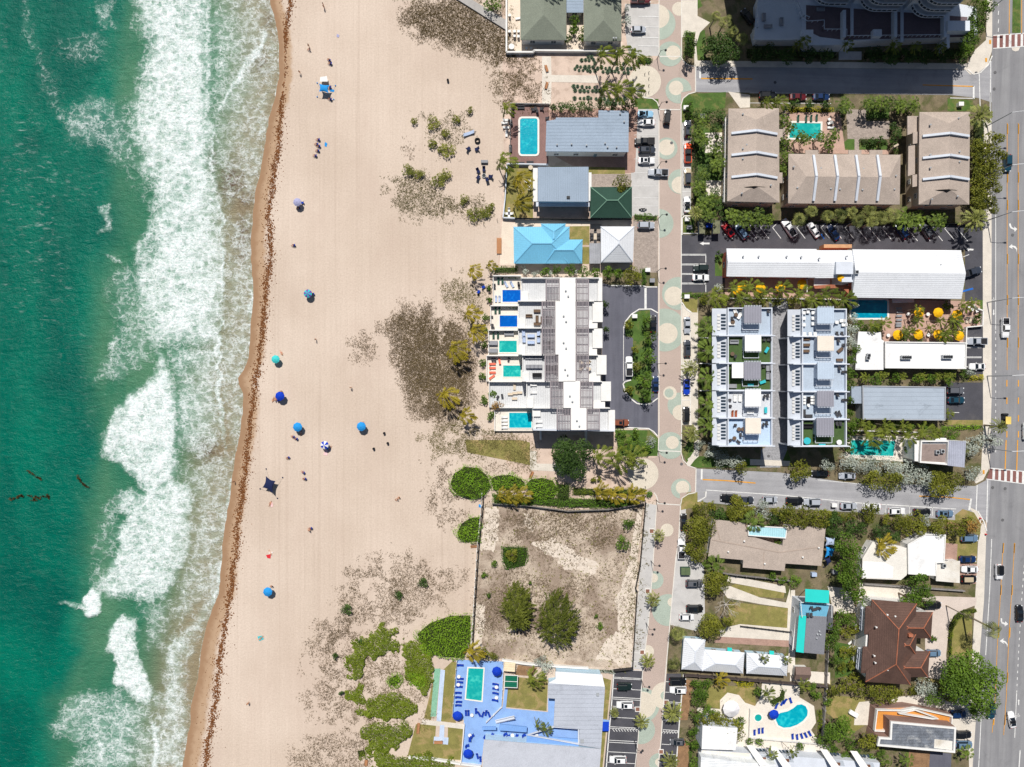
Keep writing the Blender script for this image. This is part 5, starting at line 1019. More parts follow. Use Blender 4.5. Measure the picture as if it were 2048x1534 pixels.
def leafquads(name,p,nrm,size,lv,m,aspect=.62):
 """one small leaf (quad bent along its length) at each point"""
 n=len(p);p=np.asarray(p);nrm=nrm/np.maximum(np.linalg.norm(nrm,axis=1,keepdims=True),1e-6)
 a=np.random.normal(size=(n,3));u=np.cross(nrm,a);u/=np.maximum(np.linalg.norm(u,axis=1,keepdims=True),1e-6);v=np.cross(nrm,u)
 s=(size*np.random.uniform(.6,1.35,n))[:,None]
 c=np.stack([p-u*s*.5,p+v*s*.5*aspect+nrm*s*.06,p+u*s*.5,p-v*s*.5*aspect+nrm*s*.06],1).reshape(-1,3)
 me=bpy.data.meshes.new(name);me.vertices.add(4*n);me.vertices.foreach_set('co',c.astype(np.float32).ravel())
 me.loops.add(4*n);me.loops.foreach_set('vertex_index',np.arange(4*n,dtype=np.int32));me.polygons.add(n);me.polygons.foreach_set('loop_start',np.arange(0,4*n,4,dtype=np.int32))
 at=me.attributes.new('lv','FLOAT','FACE');at.data.foreach_set('value',np.clip(lv,0,1).astype(np.float32))
 me.update(calc_edges=True);me.materials.append(m)
 return me
def crown_pts(r,seed,dens=1.,flat=.55):
 rs=np.random.RandomState(seed);nl=int(7+r*3.2);P_,N_,L_=[],[],[]
 for i in range(nl):
  a=rs.uniform(0,2*PI);q=math.sqrt(rs.uniform(0,1))*.70*r;lr=r*rs.uniform(.24,.42)
  c=np.array([q*math.cos(a),q*math.sin(a),flat*r*(rs.uniform(-.25,.5)+.5*(1-(q/r)**2))])
  n=int(lr*lr*34*dens)+8
  d=rs.normal(size=(n,3));d[:,2]=np.abs(d[:,2])*.9-.25;d/=np.linalg.norm(d,axis=1,keepdims=True)
  rad=lr*rs.uniform(.7,1.08,n)
  P_.append(c+d*rad[:,None]*np.array([1,1,.75]));N_.append(d*.6+rs.normal(size=(n,3))*.45+np.array([0,0,.55]));L_.append(np.full(n,rs.uniform(.15,.75))+rs.normal(size=n)*.16)
 return np.concatenate(P_),np.concatenate(N_),np.concatenate(L_)
SIZES=[.7,1.2,2.0,3.0,4.4,7.0];TP={}
def tree_proto(kind,si,var):
 k=(kind,si,var)
 if k in TP:return TP[k]
 r=SIZES[si];root=proto('tree' if r>1.6 else 'shrub');h=r*1.35+(1.1 if r>1.6 else.0)
 p,n,lv=crown_pts(r,hash((kind,si,var))%9999 if False else si*31+var*7+len(kind),1.25 if kind!='silver' else 1.0)
 zc=h-.62*r;p=p+np.array([0,0,zc])
 np.random.seed(si*7+var)
 o=bpy.data.objects.new('crown',leafquads('crown',p,n,(.34 if kind!='silver' else.26)+.02*r,lv,LM[kind]));o.parent=root;COL.objects.link(o)
 mb=MB();tr=.07*r+.05;mb.tube([(0,0,0),(U(-.1,.1),U(-.1,.1),zc*.6),(U(-.2,.2),U(-.2,.2),zc+.1)],[tr*1.25,tr,tr*.6],7)
 for i in range(4):
  a=i*1.57+U(-.5,.5);mb.tube([(0,0,zc*.5),(.35*r*math.cos(a),.35*r*math.sin(a),zc*.85),(.62*r*math.cos(a),.62*r*math.sin(a),zc+.2*r)],[tr*.6,tr*.4,tr*.12],5)
 mb.build('trunk',bark,root);TP[k]=(root,h,r)
 return TP[k]
TREES=[]
def place_tree(kind,x,y,rp,label,group=None,h=None,cat=None):
 r=rp*S*1.07;si=min(range(len(SIZES)),key=lambda i:abs(math.log(SIZES[i]/r)));pr,ph,pr_r=tree_proto(kind,si,random.choice((0,1))if si<5 else 0)
 hz=(h or ph*r/pr_r);k=r/pr_r*1.06;kz=hz/ph
 o=dup(pr,Vector((*W(x,y,hz*.72).xy,0)),U(0,6.28),label,cat or('tree' if r>1.6 else 'shrub'),group,(k*U(.94,1.06),k*U(.94,1.06),kz));return o
def frond(mb,o,az,el,L,droop,nl,lw,wind=(0,0),tilt=.35,lv=.5,stem=.05):
 pts=[];ca,sa=math.cos(az),math.sin(az)
 for i in range(nl+1):
  t=i/nl;hr=L*(t*math.cos(el));z=L*(math.sin(el)*t-droop*t*t)
  pts.append(Vector((o[0]+hr*ca+wind[0]*t*t,o[1]+hr*sa+wind[1]*t*t,o[2]+z)))
 for i in range(nl):
  t=(i+.6)/nl;d=(pts[i+1]-pts[i]).normalized();side=d.cross(Vector((0,0,1))).normalized();l=lw*math.sin(PI*min(1,.14+.86*(1-abs(t-.45)*1.25)))*(.55 if t>.9 else 1)
  w=(pts[i+1]-pts[i])*1.05
  for s in(-1,1):
   mb.lvc=min(1,max(0,lv+U(-.2,.2)));tip=pts[i]+side*(s*l)+d*(l*.55)+Vector((0,0,-tilt*l+U(-.06,.06)))
   mb.face([tuple(pts[i]),tuple(pts[i]+w),tuple(tip)])
 mb.lvc=min(1,lv+.25);side=Vector((-sa,ca,0))*stem
 for a,b in((0,nl//2),(nl//2,nl)):mb.face([tuple(pts[a]+side),tuple(pts[a]-side),tuple(pts[b]-side*.5),tuple(pts[b]+side*.5)])
def fan(mb,o,az,el,L,fr,lv,nb=9):
 ca,sa=math.cos(az),math.sin(az);c=Vector((o[0]+L*math.cos(el)*ca,o[1]+L*math.cos(el)*sa,o[2]+L*math.sin(el)));f=Vector((ca*math.cos(el*.6),sa*math.cos(el*.6),math.sin(el*.6)-.25)).normalized();s=Vector((-sa,ca,0))
 mb.lvc=lv;mb.face([tuple(Vector(o)+s*.03),tuple(Vector(o)-s*.03),tuple(c-s*.03),tuple(c+s*.03)])
 for i in range(nb):
  a=(i/(nb-1)-.5)*3.6;d=f*math.cos(a)+s*math.sin(a);d1=f*math.cos(a-.12)+s*math.sin(a-.12);d2=f*math.cos(a+.12)+s*math.sin(a+.12)
  mb.lvc=min(1,max(0,lv+U(-.18,.18)));mb.face([tuple(c),tuple(c+d1*fr*.6),tuple(c+d*fr*U(.8,1.15)-Vector((0,0,fr*.45))),tuple(c+d2*fr*.6)])
PK={'coco':(3.1,9.,'palm'),'cocoy':(3.1,8.,'palmy'),'star':(3.0,8.,'palmd'),'date':(2.6,5.5,'fan'),'fan':(1.9,6.,'fan'),'adon':(2.0,5.5,'palmd'),'areca':(2.2,4.,'palm')}
PP={}
def palm_proto(kind,var):
 if(kind,var)in PP:return PP[(kind,var)]
 random.seed(100+var*13+len(kind)*7);r,h,m=PK[kind];root=proto('palm_tree');mb=MB();lean=(0,0)
 if kind in('coco','cocoy'):
  a=U(-.9,.9)-.2;lean=(1.1*math.cos(a),1.1*math.sin(a));top=(lean[0],lean[1],h)
  for i in range(22):frond(mb,top,i*2.4+U(-.25,.25),random.choice((.75,.5,.2,-.1))+U(-.1,.1),r*U(.85,1.15),U(.45,.75),13,.62,(1.5+U(-.2,.3),-.5+U(-.3,.3)),.5,U(.25,.75))
  tr=[((0,0,0),.2),((lean[0]*.35,lean[1]*.35,h*.4),.14),((lean[0]*.8,lean[1]*.8,h*.8),.12),(top,.12)]
 elif kind=='star':
  top=(0,0,h)
  for i in range(19):frond(mb,top,i*2.4+U(-.2,.2),random.choice((.6,.35,.05))+U(-.1,.1),r*U(.9,1.12),U(.4,.6),15,.7,(.25,0),.45,U(.3,.8))
  tr=[((0,0,0),.28),((0,0,h*.6),.22),(top,.16)]
 elif kind=='date':
  top=(0,0,h)
  for i in range(44):frond(mb,top,i*2.4+U(-.15,.15),1.1-1.2*(i/44)+U(-.08,.08),r*U(.85,1.1),.3+.25*i/44,11,.36,(0,0),.12,U(.3,.85))
  tr=[((0,0,0),.32),((0,0,h*.5),.26),((0,0,h-.5),.27),(top,.35)]
 elif kind=='fan':
  top=(0,0,h)
  for i in range(18):fan(mb,top,i*2.4+U(-.3,.3),1.25-1.75*i/18,1.0*U(.55,1.35),.8*U(.75,1.2),random.choice((0,.1,.3,.6,1)))
  tr=[((0,0,0),.22),((0,0,h*.5),.17),(top,.18)]
 elif kind=='adon':
  tr=None;mbt=MB()
  for s in range(3):
   x,y=.75*math.cos(s*2.1+var),.75*math.sin(s*2.1+var);hh=h*U(.8,1.08);mbt.tube([(x*.3,y*.3,0),(x*.7,y*.7,hh*.6),(x,y,hh)],[.13,.1,.08],6)
   for i in range(12):frond(mb,(x,y,hh),i*2.4+U(-.15,.15),random.choice((.85,.5,.2))+U(-.1,.1),1.6*U(.9,1.12),.5,8,.5,(.1,0),.4,U(.05,.95))
 else:
  tr=None;mbt=MB()
  for s in range(7):
   a=s*.9;x,y=.35*math.cos(a),.35*math.sin(a);mbt.tube([(x*.5,y*.5,0),(x*1.6,y*1.6,h*.6)],[.06,.04],5)
   for i in range(5):frond(mb,(x*1.6,y*1.6,h*.6),a+i*1.25+U(-.3,.3),U(.5,1.1),1.9*U(.8,1.1),.5,10,.42,(.15,0),.3,U(.3,.9))
 mb.build('crown',LM[m],root)
 if tr:mbt=MB();mbt.tube([t[0]for t in tr],[t[1]for t in tr],7)
 mbt.build('trunk',palmbark,root);random.seed(50+var)
 PP[(kind,var)]=(root,lean);return PP[(kind,var)]
def palm(kind,x,y,rp,label,group=None,h=None):
 r,hn,m=PK[kind];pr,lean=palm_proto(kind,random.randrange(3));k=rp*S/r*1.08;hz=h or hn*k;kz=hz/hn
 rot=U(-.45,.45)if kind in('coco','cocoy')else U(0,6.28);c,s=math.cos(rot),math.sin(rot);lx,ly=(lean[0]*c-lean[1]*s)*k,(lean[0]*s+lean[1]*c)*k
 b=W(x,y,hz);return dup(pr,(b.x-lx,b.y-ly,0),rot,label,'palm',group,(k,k,kz))
def palms(kind,tmpl,group,items,h=None):
 tmpl,items=order(tmpl,items)
 for i,it in enumerate(items):
  palm(kind,it[0],it[1],it[2],tmpl.replace('{o}',ORD[i])if len(items)>1 else tmpl,group,it[3]if len(it)>3 else h)
def trees(kind,tmpl,group,items,h=None,cat=None):
 tmpl,items=order(tmpl,items)
 for i,it in enumerate(items):
  place_tree(kind,it[0],it[1],it[2],tmpl.replace('{o}',ORD[i])if len(items)>1 else tmpl,group,it[3]if len(it)>3 else h,cat)
g='wind blown coconut palms'
palms('coco','{o} coconut palm from the left in the upper row of the agave garden',g,[(1204,108,20),(1240,105,22),(1266,108,18)],9)
palms('coco','{o} coconut palm from the left in the lower row of the agave garden',g,[(1210,176,18),(1238,178,22),(1266,182,18)],9)
palms('coco','{o} coconut palm down the sand side of the mauve pool deck',g,[(1011,215,14),(1005,320,20)],7)
palms('cocoy','{o} yellowish coconut palm down the lawn beside the blue balcony house',g,[(1037,356,20),(1035,406,18)],7)
palms('cocoy','{o} yellow green palm from the top in the scrub before the townhouses',g,[(943,540,15,4),(978,530,11,4),(937,626,17),(947,660,18),(906,697,22),(889,788,22),(926,830,17)],6)
palms('coco','{o} palm from the left in the row throwing shadows on white sand',g,[(1198,914,22),(1236,914,24),(1264,914,22)],8)
palms('cocoy','{o} palm from the left along the hedge by the second cream plaza',g,[(1196,985,17),(1226,988,18),(1262,992,20)],5)
palms('cocoy','{o} browned palm at the left end of the vacant lot hedge',g,[(1000,990,15),(1018,992,18),(1040,990,17)],4)
palms('cocoy','browned palm leaning over the blue pool deck corner',g,[(940,1302,20)],6);palms('coco','windswept palm on the square dry lawn of the blue motel',g,[(1062,1358,19)],6)
palms('coco','{o} small palm from the left by the blue gallery of the motel',g,[(1074,1452,10),(1089,1458,12)],5)
palms('coco','{o} coconut palm from the left in front of the long white hotel',g,[(1427,590,20),(1468,576,20),(1500,574,20),(1530,586,16),(1562,578,18),(1600,588,20),(1652,590,22),(1688,600,20),(1480,598,18),(1625,600,16)],7)
palms('coco','{o} palm with dark fronds from the left over the shaded parked cars',g,[(1533,203,16),(1556,203,16)],7)
g='pale fan and date palms of the promenade'
palms('date','{o} palm from the top leaning out of a brick planter, west side of the promenade',g,[(1318,1072,13),(1307,1199,15),(1296,1322,15),(1284,1444,15)],4.5)
palms('date','{o} palm from the top among the striped bays east of the promenade',g,[(1346,1426,21),(1341,1524,17)],5)
palms('date','round date palm growing between silver and blue parked cars',g,[(1381,737,17)],5);palms('date','date palm on the grass corner below the black jeep',g,[(1384,868,17)],5)
palms('date','date palm beside the white coupe and the mossy shed roof',g,[(1392,426,15)],5)
palms('fan','pale fan palm on the verge next to the white cottage',g,[(1354,1265,17)],5);palms('fan','round grey green fan palm above the black suv in the striped bays',g,[(1349,1328,14)],4)
palms('date','small palm at the left edge of the striped car park',g,[(1229,1426,10)],4)
palms('star','{o} feathery palm from the top in front of the first terrace houses','feathery palms before the terrace houses',[(1418,656,23),(1419,700,24),(1418,757,23),(1419,810,24),(1419,853,22)],7)
g='small clustered palms around the condominiums'
palms('adon','{o} clustered palm from the top beside the green walk of the condominium',g,[(1407,243,14),(1394,266,15),(1410,282,15),(1436,300,15),(1434,326,15),(1406,350,14),(1400,375,15),(1421,400,16),(1405,412,14)],5)
palms('adon','{o} clustered palm from the top between the two left condominiums',g,[(1568,242,12),(1582,256,12),(1569,288,13),(1574,312,14),(1572,334,13)],6)
palms('adon','{o} clustered palm from the left along the condominium pool',g,[(1600,274,12),(1614,277,12),(1642,272,12),(1668,272,13),(1660,286,12)],5)
palms('adon','{o} clustered palm from the left on the shaded street front of the condominiums',g,[(1690,210,17),(1738,205,14),(1756,208,14),(1778,205,14),(1806,206,15),(1828,210,14)],5)
palms('adon','{o} clustered palm from the left over the diagonal parking bays',g,[(1468,432,16),(1492,437,18),(1512,432,17),(1538,438,12),(1808,434,20),(1836,438,18),(1880,440,18),(1420,430,15)],5)
palms('fan','{o} pale fan palm from the left between the condominium and diagonal bays',g,[(1622,424,14),(1600,440,17),(1655,432,15),(1704,425,13),(1680,432,16),(1738,424,17),(1716,442,15),(1762,436,16),(1784,432,18),(1745,445,14)],5.5)
palms('date','large date palm at the avenue corner of the third condominium',g,[(1960,232,26)],7);palms('date','large date palm where the diagonal bays meet the avenue',g,[(1950,438,24)],7)
g='palms of the yellow umbrella court'
palms('coco','{o} palm from the left in the yellow umbrella court',g,[(1742,650,13),(1766,646,13),(1812,666,14),(1834,618,11),(1832,640,13),(1878,642,11),(1884,668,14),(1906,640,17),(1898,662,14),(1926,612,14),(1945,605,12),(1858,655,10)],5)
palms('areca','{o} leafy palm from the left in the strip below the long white roof','leafy palms below the white roof',[(1735,755,12),(1770,746,17),(1811,752,11),(1850,752,13),(1882,752,13),(1905,750,18)],4)
g='palms beside the shaded turquoise pool'
palms('coco','{o} palm from the left above the shaded turquoise pool',g,[(1738,872,23),(1774,862,17),(1815,872,17),(1846,866,24),(1726,848,14),(1770,850,14),(1806,852,14),(1868,866,14)],6)
palms('coco','small palm against the right wall of the stained grey roof',g,[(1896,826,10)],4)
palms('date','palm overhanging the avenue beside the yellow topped cart',None,[(1999,853,15)],6)
palms('star','star shaped fan palm in front of the aqua porch',None,[(1508,1043,21)],5);palms('star','fan palm at the left end of the courtyard house back fence',None,[(1432,1133,20)],5)
palms('cocoy','drooping yellow palm over the patched white roof',None,[(1762,1092,22)],5)
palms('fan','tall fan palm leaning over the avenue arrows',None,[(1985,1257,18)],12);palms('fan','small tall fan palm inside the curved hedge lawn',None,[(1935,1233,10)],9)
palms('coco','{o} small palm from the left before the right hand white cottage',None,[(1526,1316,10),(1571,1318,10)],6)
palms('cocoy','yellow palm between the white cottages and round white tent',None,[(1438,1358,15)],5)
palms('coco','{o} palm from the left round the kidney shaped pool and terraces',None,[(1604,1372,13),(1532,1388,14),(1541,1510,11),(1583,1503,11)],6)
palms('star','{o} palm from the left below the weathered dark roof',None,[(1775,1524,12),(1815,1520,14),(1934,1506,15)],4)
palms('fan','{o} fan palm from the top on the drive beside the dark tower',None,[(1432,32,12),(1450,44,15),(1466,62,13),(1486,76,14)],6)
palms('coco','{o} palm from the left in the deep shade under the tower',None,[(1606,78,12),(1692,88,12),(1786,88,13),(1828,92,12),(1878,92,12),(1592,88,10)],6)
palms('coco','{o} tall palm from the left just outside the top edge, shading the sage roofs',None,[(1089,-75,22),(1196,-72,22),(1230,-70,20)],12)
trees('dark','large round dark tree casting a blue shadow on the sandy path',None,[(1128,905,26,8),(1160,918,30,8.5)][:0]or[(1145,912,43,8)])
trees('olive','bushy yellow green tree overlapping the dark green roof',None,[(1243,366,17,5.5)])
g='trees along the townhouse drive'
trees('green','{o} tree from the top on the planted drive island, right side',g,[(1294,641,12),(1300,674,13),(1296,714,15),(1290,758,15),(1291,792,15)],5)
trees('olive','{o} smaller tree from the top on the planted drive island, left side',g,[(1257,651,10),(1270,700,8),(1273,734,9),(1257,780,10)],4)
trees('dark','{o} clipped round tree from the top against the townhouse fronts',g,[(1212,609,8),(1211,660,7)],4)
trees('green','{o} tree from the left in the hedge north of the townhouses',g,[(1090,544,10),(1115,541,11),(1140,540,11),(1168,545,12),(1190,546,10),(1217,545,12),(1236,548,10)],4)
trees('olive','broad olive tree overhanging the dark drive entrance',g,[(1262,552,18)],5)
trees('silver','{o} silver shrub from the left in the hedge north of the townhouses',g,[(1047,540,9),(1070,545,8),(1100,547,6),(1149,544,6)],2.2)
trees('silver','silver bush beside the promenade below the townhouse drive',None,[(1303,882,12)],3);trees('green','{o} shrub from the left on the lawn below the townhouse drive',None,[(1240,868,12),(1252,888,14),(1276,893,14),(1293,897,10),(1271,867,10)],3)
trees('silver','{o} silver buttonwood from the left at the foot of the first terrace row','silver buttonwoods',[(1400,890,11),(1419,900,15),(1440,915,18),(1466,922,14),(1482,925,10)],4)
trees('silver','{o} silver buttonwood from the left along the street beside the turquoise pool','silver buttonwoods',[(1655,928,15),(1690,922,17),(1718,928,19),(1748,932,21),(1782,934,21),(1812,942,24),(1842,950,24),(1935,893,20),(1958,880,16),(1988,882,16),(1945,945,17)],4.5)
trees('olive','{o} broad street tree from the left on the upper kerb','olive green street trees',[(1598,942,22),(1748,962,20),(1782,966,22),(1880,965,26),(1908,962,20),(1920,905,14),(1482,936,12)],5.5)
trees('olive','{o} street tree from the left on the lower kerb of the second street','olive green street trees',[(1402,1020,17),(1470,1018,26),(1578,1032,22),(1608,1034,22),(1640,1038,20),(1738,1026,20),(1824,1048,24),(1802,1046,18),(1880,1052,19),(1912,1056,18)],5.5)
trees('silver','{o} silvery tree from the left among the lower kerb street trees','silver buttonwoods',[(1525,1020,18),(1852,1040,12)],4.5)
trees('olive','{o} dense tree from the top between the promenade and courtyard house',None,[(1398,1058,30),(1390,1102,22)],6);trees('red','orange tinged tree at the avenue corner of the lower street',None,[(1948,1052,14)],5)
trees('dark','{o} small tree from the left behind the lower street trees',None,[(1440,1030,14),(1672,1040,16),(1700,1052,16),(1720,1056,14),(1760,1066,20),(1790,1075,12)],4)
trees('green','{o} tree from the top in the tall mass beside the patched white roof','tall trees beside the patched white roof',[(1692,1088,22),(1702,1112,24),(1690,1140,22),(1706,1150,24),(1704,1180,22),(1716,1192,16)],8)
trees('olive','{o} rounded tree from the top between the grey bays and dry lawn',None,[(1430,1165,26),(1420,1252,27),(1452,1240,15)],6)
trees('green','{o} tree from the left above the black car in the curved driveway',None,[(1815,1196,14),(1838,1170,22),(1850,1192,20),(1830,1200,16)],6)
trees('green','very large spreading tree over the avenue edge and driveway',None,[(1945,1362,52,12)]);trees('green','bright tree at the lower end of the very large avenue tree',None,[(1958,1420,19,7)])
trees('silver','round silver tree beside the brown tiled house corner',None,[(1852,1374,21,5)]);trees('green','green tree shading the pale drive next to the silver tree',None,[(1868,1395,18,5)])
trees('olive','{o} tree from the left in the garden below the brown tiled house',None,[(1666,1378,14),(1690,1368,16),(1716,1376,14),(1742,1380,16),(1768,1386,24),(1795,1382,12)],4.5)
trees('green','large green tree between the kidney pool and terrace building',None,[(1672,1458,29,7)]);trees('olive','olive tree against the left corner of the weathered dark roof',None,[(1736,1482,20,6)])
trees('green','{o} tree from the top between the turquoise house and tiled house',None,[(1682,1232,15),(1672,1255,16),(1662,1285,17),(1700,1240,12),(1670,1318,12)],4.5)
trees('green','{o} tree from the top in the bed behind the striped bays',None,[(1402,1378,17),(1398,1398,17),(1396,1432,16),(1384,1462,14),(1388,1490,10),(1390,1524,12)],4)
trees('olive','{o} tree from the left over the white block at the bottom',None,[(1432,1442,18),(1460,1450,16),(1474,1462,14),(1408,1440,14)],6)
trees('olive','{o} tree from the top along the avenue side of the third condominium','avenue side trees',[(1984,286,20),(1958,300,22),(1990,318,20),(1960,335,24),(1986,345,20),(1958,372,22),(1984,372,18),(1960,402,20),(1980,412,18)],6)
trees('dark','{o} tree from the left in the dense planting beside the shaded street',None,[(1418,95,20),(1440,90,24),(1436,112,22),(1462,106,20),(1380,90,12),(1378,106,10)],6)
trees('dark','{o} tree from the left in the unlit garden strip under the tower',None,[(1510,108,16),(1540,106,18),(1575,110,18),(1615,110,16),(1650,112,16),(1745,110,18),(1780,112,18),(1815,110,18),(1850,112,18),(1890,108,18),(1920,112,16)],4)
trees('green','{o} sunlit tree from the top at the avenue corner of the tower',None,[(1958,8,18),(1955,36,18),(1950,60,18),(1940,84,18),(1930,104,14),(1975,15,12)],6)
trees('green','{o} leafy shrub from the left in the court between the sage houses',None,[(1150,40,10),(1148,60,10),(1172,62,10),(1166,76,9),(1137,78,8)],3);trees('silver','{o} silver shrub from the top beside the upper grey car park',None,[(1252,15,8),(1254,42,10)],3);trees('green','bright shrub at the top beside the boardwalk',None,[(984,10,16,3)])
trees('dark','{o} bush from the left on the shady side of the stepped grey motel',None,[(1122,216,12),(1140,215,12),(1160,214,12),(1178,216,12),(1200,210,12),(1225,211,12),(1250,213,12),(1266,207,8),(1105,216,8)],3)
trees('silver','{o} grey shrub from the left along the terrace house garden edge',None,[(1700,636,14),(1704,665,16),(1700,690,14),(1706,612,10)],4);trees('green','{o} garden tree from the top behind the second terrace row',None,[(1712,700,12),(1700,722,13),(1700,748,13),(1698,770,11),(1700,800,11),(1697,825,11),(1700,850,12),(1694,878,10),(1706,862,8)],4)
trees('olive','{o} shrub from the left in the strip below the hotel palms',None,[(1405,598,12),(1445,600,10),(1520,600,12),(1556,606,12),(1582,600,14),(1610,606,12),(1640,606,10),(1668,604,14)],3)
trees('green','{o} leafy bush from the left between the white wing and stained roof',None,[(1750,760,12),(1790,755,10),(1835,757,10),(1862,758,10),(1895,764,12),(1924,745,12)],3);trees('silver','small silver tree at the end of the leafy strip by the car park',None,[(1940,748,10,3)])
trees('dark','{o} bush from the left in the condominium court hedge',None,[(1745,285,10),(1762,282,10),(1788,255,10),(1795,270,12),(1785,287,9),(1790,302,7)],2.4)
trees('dark','clipped ball shaped tree on the hotel lawn corner',None,[(1440,509,8,3)]);trees('green','round potted topiary on the tiled house driveway',None,[(1866,1276,6,2.2)]);trees('silver','grey shrub by the first terrace house entrance',None,[(1437,575,9,2.5)])
trees('green','{o} low round bush from the top inside the vacant lot fence',None,[(1255,1045,14),(1246,1086,14)],2.6);trees('olive','olive bush standing on the square hedge of the vacant lot',None,[(1024,1110,12,3)]);trees('silver','{o} silver bush from the left above the white motel roof',None,[(1080,1318,12),(1092,1332,14)],3)
trees('olive','{o} bush from the left behind the blue pool',None,[(965,1305,12),(985,1310,12)],3);trees('olive','{o} shrub from the left in the dunes above the wooden platform',None,[(866,246,13),(828,243,7),(891,267,9),(864,287,9),(896,300,14),(880,300,7),(912,238,9),(940,220,7)],1.3)
trees('olive','{o} dark dune shrub from the top left of the fire pit',None,[(818,338,15),(838,346,12),(876,362,14),(893,352,14),(930,400,12),(948,428,14),(968,425,14),(980,415,10)],1.3)
trees('dark','{o} small green shrub standing alone among the sparse dunes',None,[(845,1165,11),(795,1190,9),(692,1218,12),(670,1312,6),(682,1386,5),(722,1284,6)],1.5)
trees('green','{o} planted bush from the top along the townhouse beach wall',None,[(978,575,6),(978,600,6),(972,635,8),(970,660,7),(968,690,8),(966,725,8),(964,752,8),(985,788,8),(982,832,9),(968,800,9)],1.6);trees('red','reddish green tree on the tiled sea terrace corner',None,[(995,812,11,3.5)])
trees('olive','{o} young shrub from the left on the sand by the plaza palms',None,[(1188,960,6),(1198,957,5)],1.4);trees('hedge','clipped oval bush on the corner beside the promenade kerb',None,[(1298,988,7,1.2)])
trees('green','{o} small palm like bush in the sand of the vacant lot',None,[(988,1128,7),(969,1150,6),(1200,1252,8),(978,1190,5),(1192,1232,4),(1060,1165,4)],1.2)
trees('green','{o} tuft planted in the hotel court beside the yellow umbrellas',None,[(1808,668,12),(1890,675,12),(1955,632,5)],2.5)
trees('green','{o} garden bush round the T shaped courtyard house',None,[(1412,1128,8),(1545,1152,9),(1565,1160,9),(1590,1162,12),(1452,1155,5),(1500,1083,4),(1555,1085,7),(1534,1052,6)],2)
trees('dark','{o} garden bush from the left along the front of the courtyard house',None,[(1430,1026,12),(1450,1034,12),(1484,1040,11),(1545,1040,12),(1562,1030,12),(1655,1046,12),(1662,1064,11),(1668,1082,12),(1676,1064,13)],3)
trees('green','{o} bush from the left in the kidney pool garden',None,[(1388,1366,8),(1414,1366,10),(1412,1420,12),(1428,1428,11),(1482,1442,10),(1516,1382,9),(1622,1374,11),(1632,1390,10),(1656,1404,9),(1640,1478,12),(1655,1492,13),(1700,1488,12),(1712,1504,11)],2.6)
trees('olive','{o} bush from the top around the brown tiled house',None,[(1692,1262,12),(1710,1258,10),(1706,1300,10),(1690,1304,13),(1682,1334,12),(1704,1330,9),(1710,1352,9),(1826,1380,12),(1880,1372,11),(1890,1388,11),(1904,1398,10),(1905,1346,12)],2.6)
trees('dark','{o} bush from the top under the condominium palms',None,[(1376,222,9),(1392,228,11),(1418,226,13),(1440,230,13),(1430,254,12),(1436,278,10),(1424,312,11),(1414,338,11),(1438,350,10),(1432,384,11),(1440,408,13),(1406,434,12),(1450,432,12),(1426,420,12)],2.4)
trees('green','{o} bush from the left among the umbrella court palms',None,[(1716,648,10),(1730,656,11),(1752,656,11),(1798,675,10),(1838,676,9),(1896,612,10),(1912,652,11),(1954,640,8),(1920,664,10)],2)
trees('dark','{o} bush from the left on the street front of the condominiums',None,[(1572,216,10),(1590,208,10),(1620,210,10),(1650,212,10),(1745,214,12),(1768,218,12),(1795,216,13),(1815,222,12),(1684,222,11)],2.4)
trees('green','{o} bush from the left between the grey roof and shaded pool',None,[(1712,846,10),(1740,848,11),(1788,850,11),(1822,856,12),(1850,852,10),(1884,866,12),(1905,868,12),(1700,896,10),(1815,900,8)],2.4)
trees('olive','{o} bush from the left on the verge of the lower street',None,[(1424,1012,9),(1500,1022,12),(1550,1024,11),(1665,1028,12),(1684,1034,12),(1704,1030,11),(1770,1040,13),(1850,1052,12),(1936,1040,10)],3)
trees('green','{o} bush from the left against the bottom white complex',None,[(1500,1482,8),(1520,1484,8),(1600,1492,9),(1668,1500,11),(1690,1512,10),(1760,1506,11),(1745,1518,10)],2)
r=thing('bare_tree','leafless silvery tree with spreading branches above the dry lawn','tree',Vector((*W(1455,1212,3).xy,0)));mb=MB();random.seed(5)
def branch(p,d,L,rad,n):
 q=p+d*L;mb.tube([p,(p+q)/2+Vector((U(-.1,.1),U(-.1,.1),.05)),q],[rad,rad*.8,rad*.55],5)
 if n:[branch(q,(d+Vector((U(-.8,.8),U(-.8,.8),U(-.15,.35)))).normalized(),L*U(.65,.85),rad*.55,n-1)for _ in range(3)]
o=W(1455,1212,3);base=Vector((o.x,o.y,0));mb.tube([base,base+Vector((0,0,1.5))],[.2,.16],6)
for i in range(6):a=i*1.05;branch(base+Vector((0,0,1.4)),Vector((math.cos(a),math.sin(a),.55)).normalized(),1.5,.1,3)
mb.build('branches',mat('silver_bark',C(196,190,182),var=.1),r)
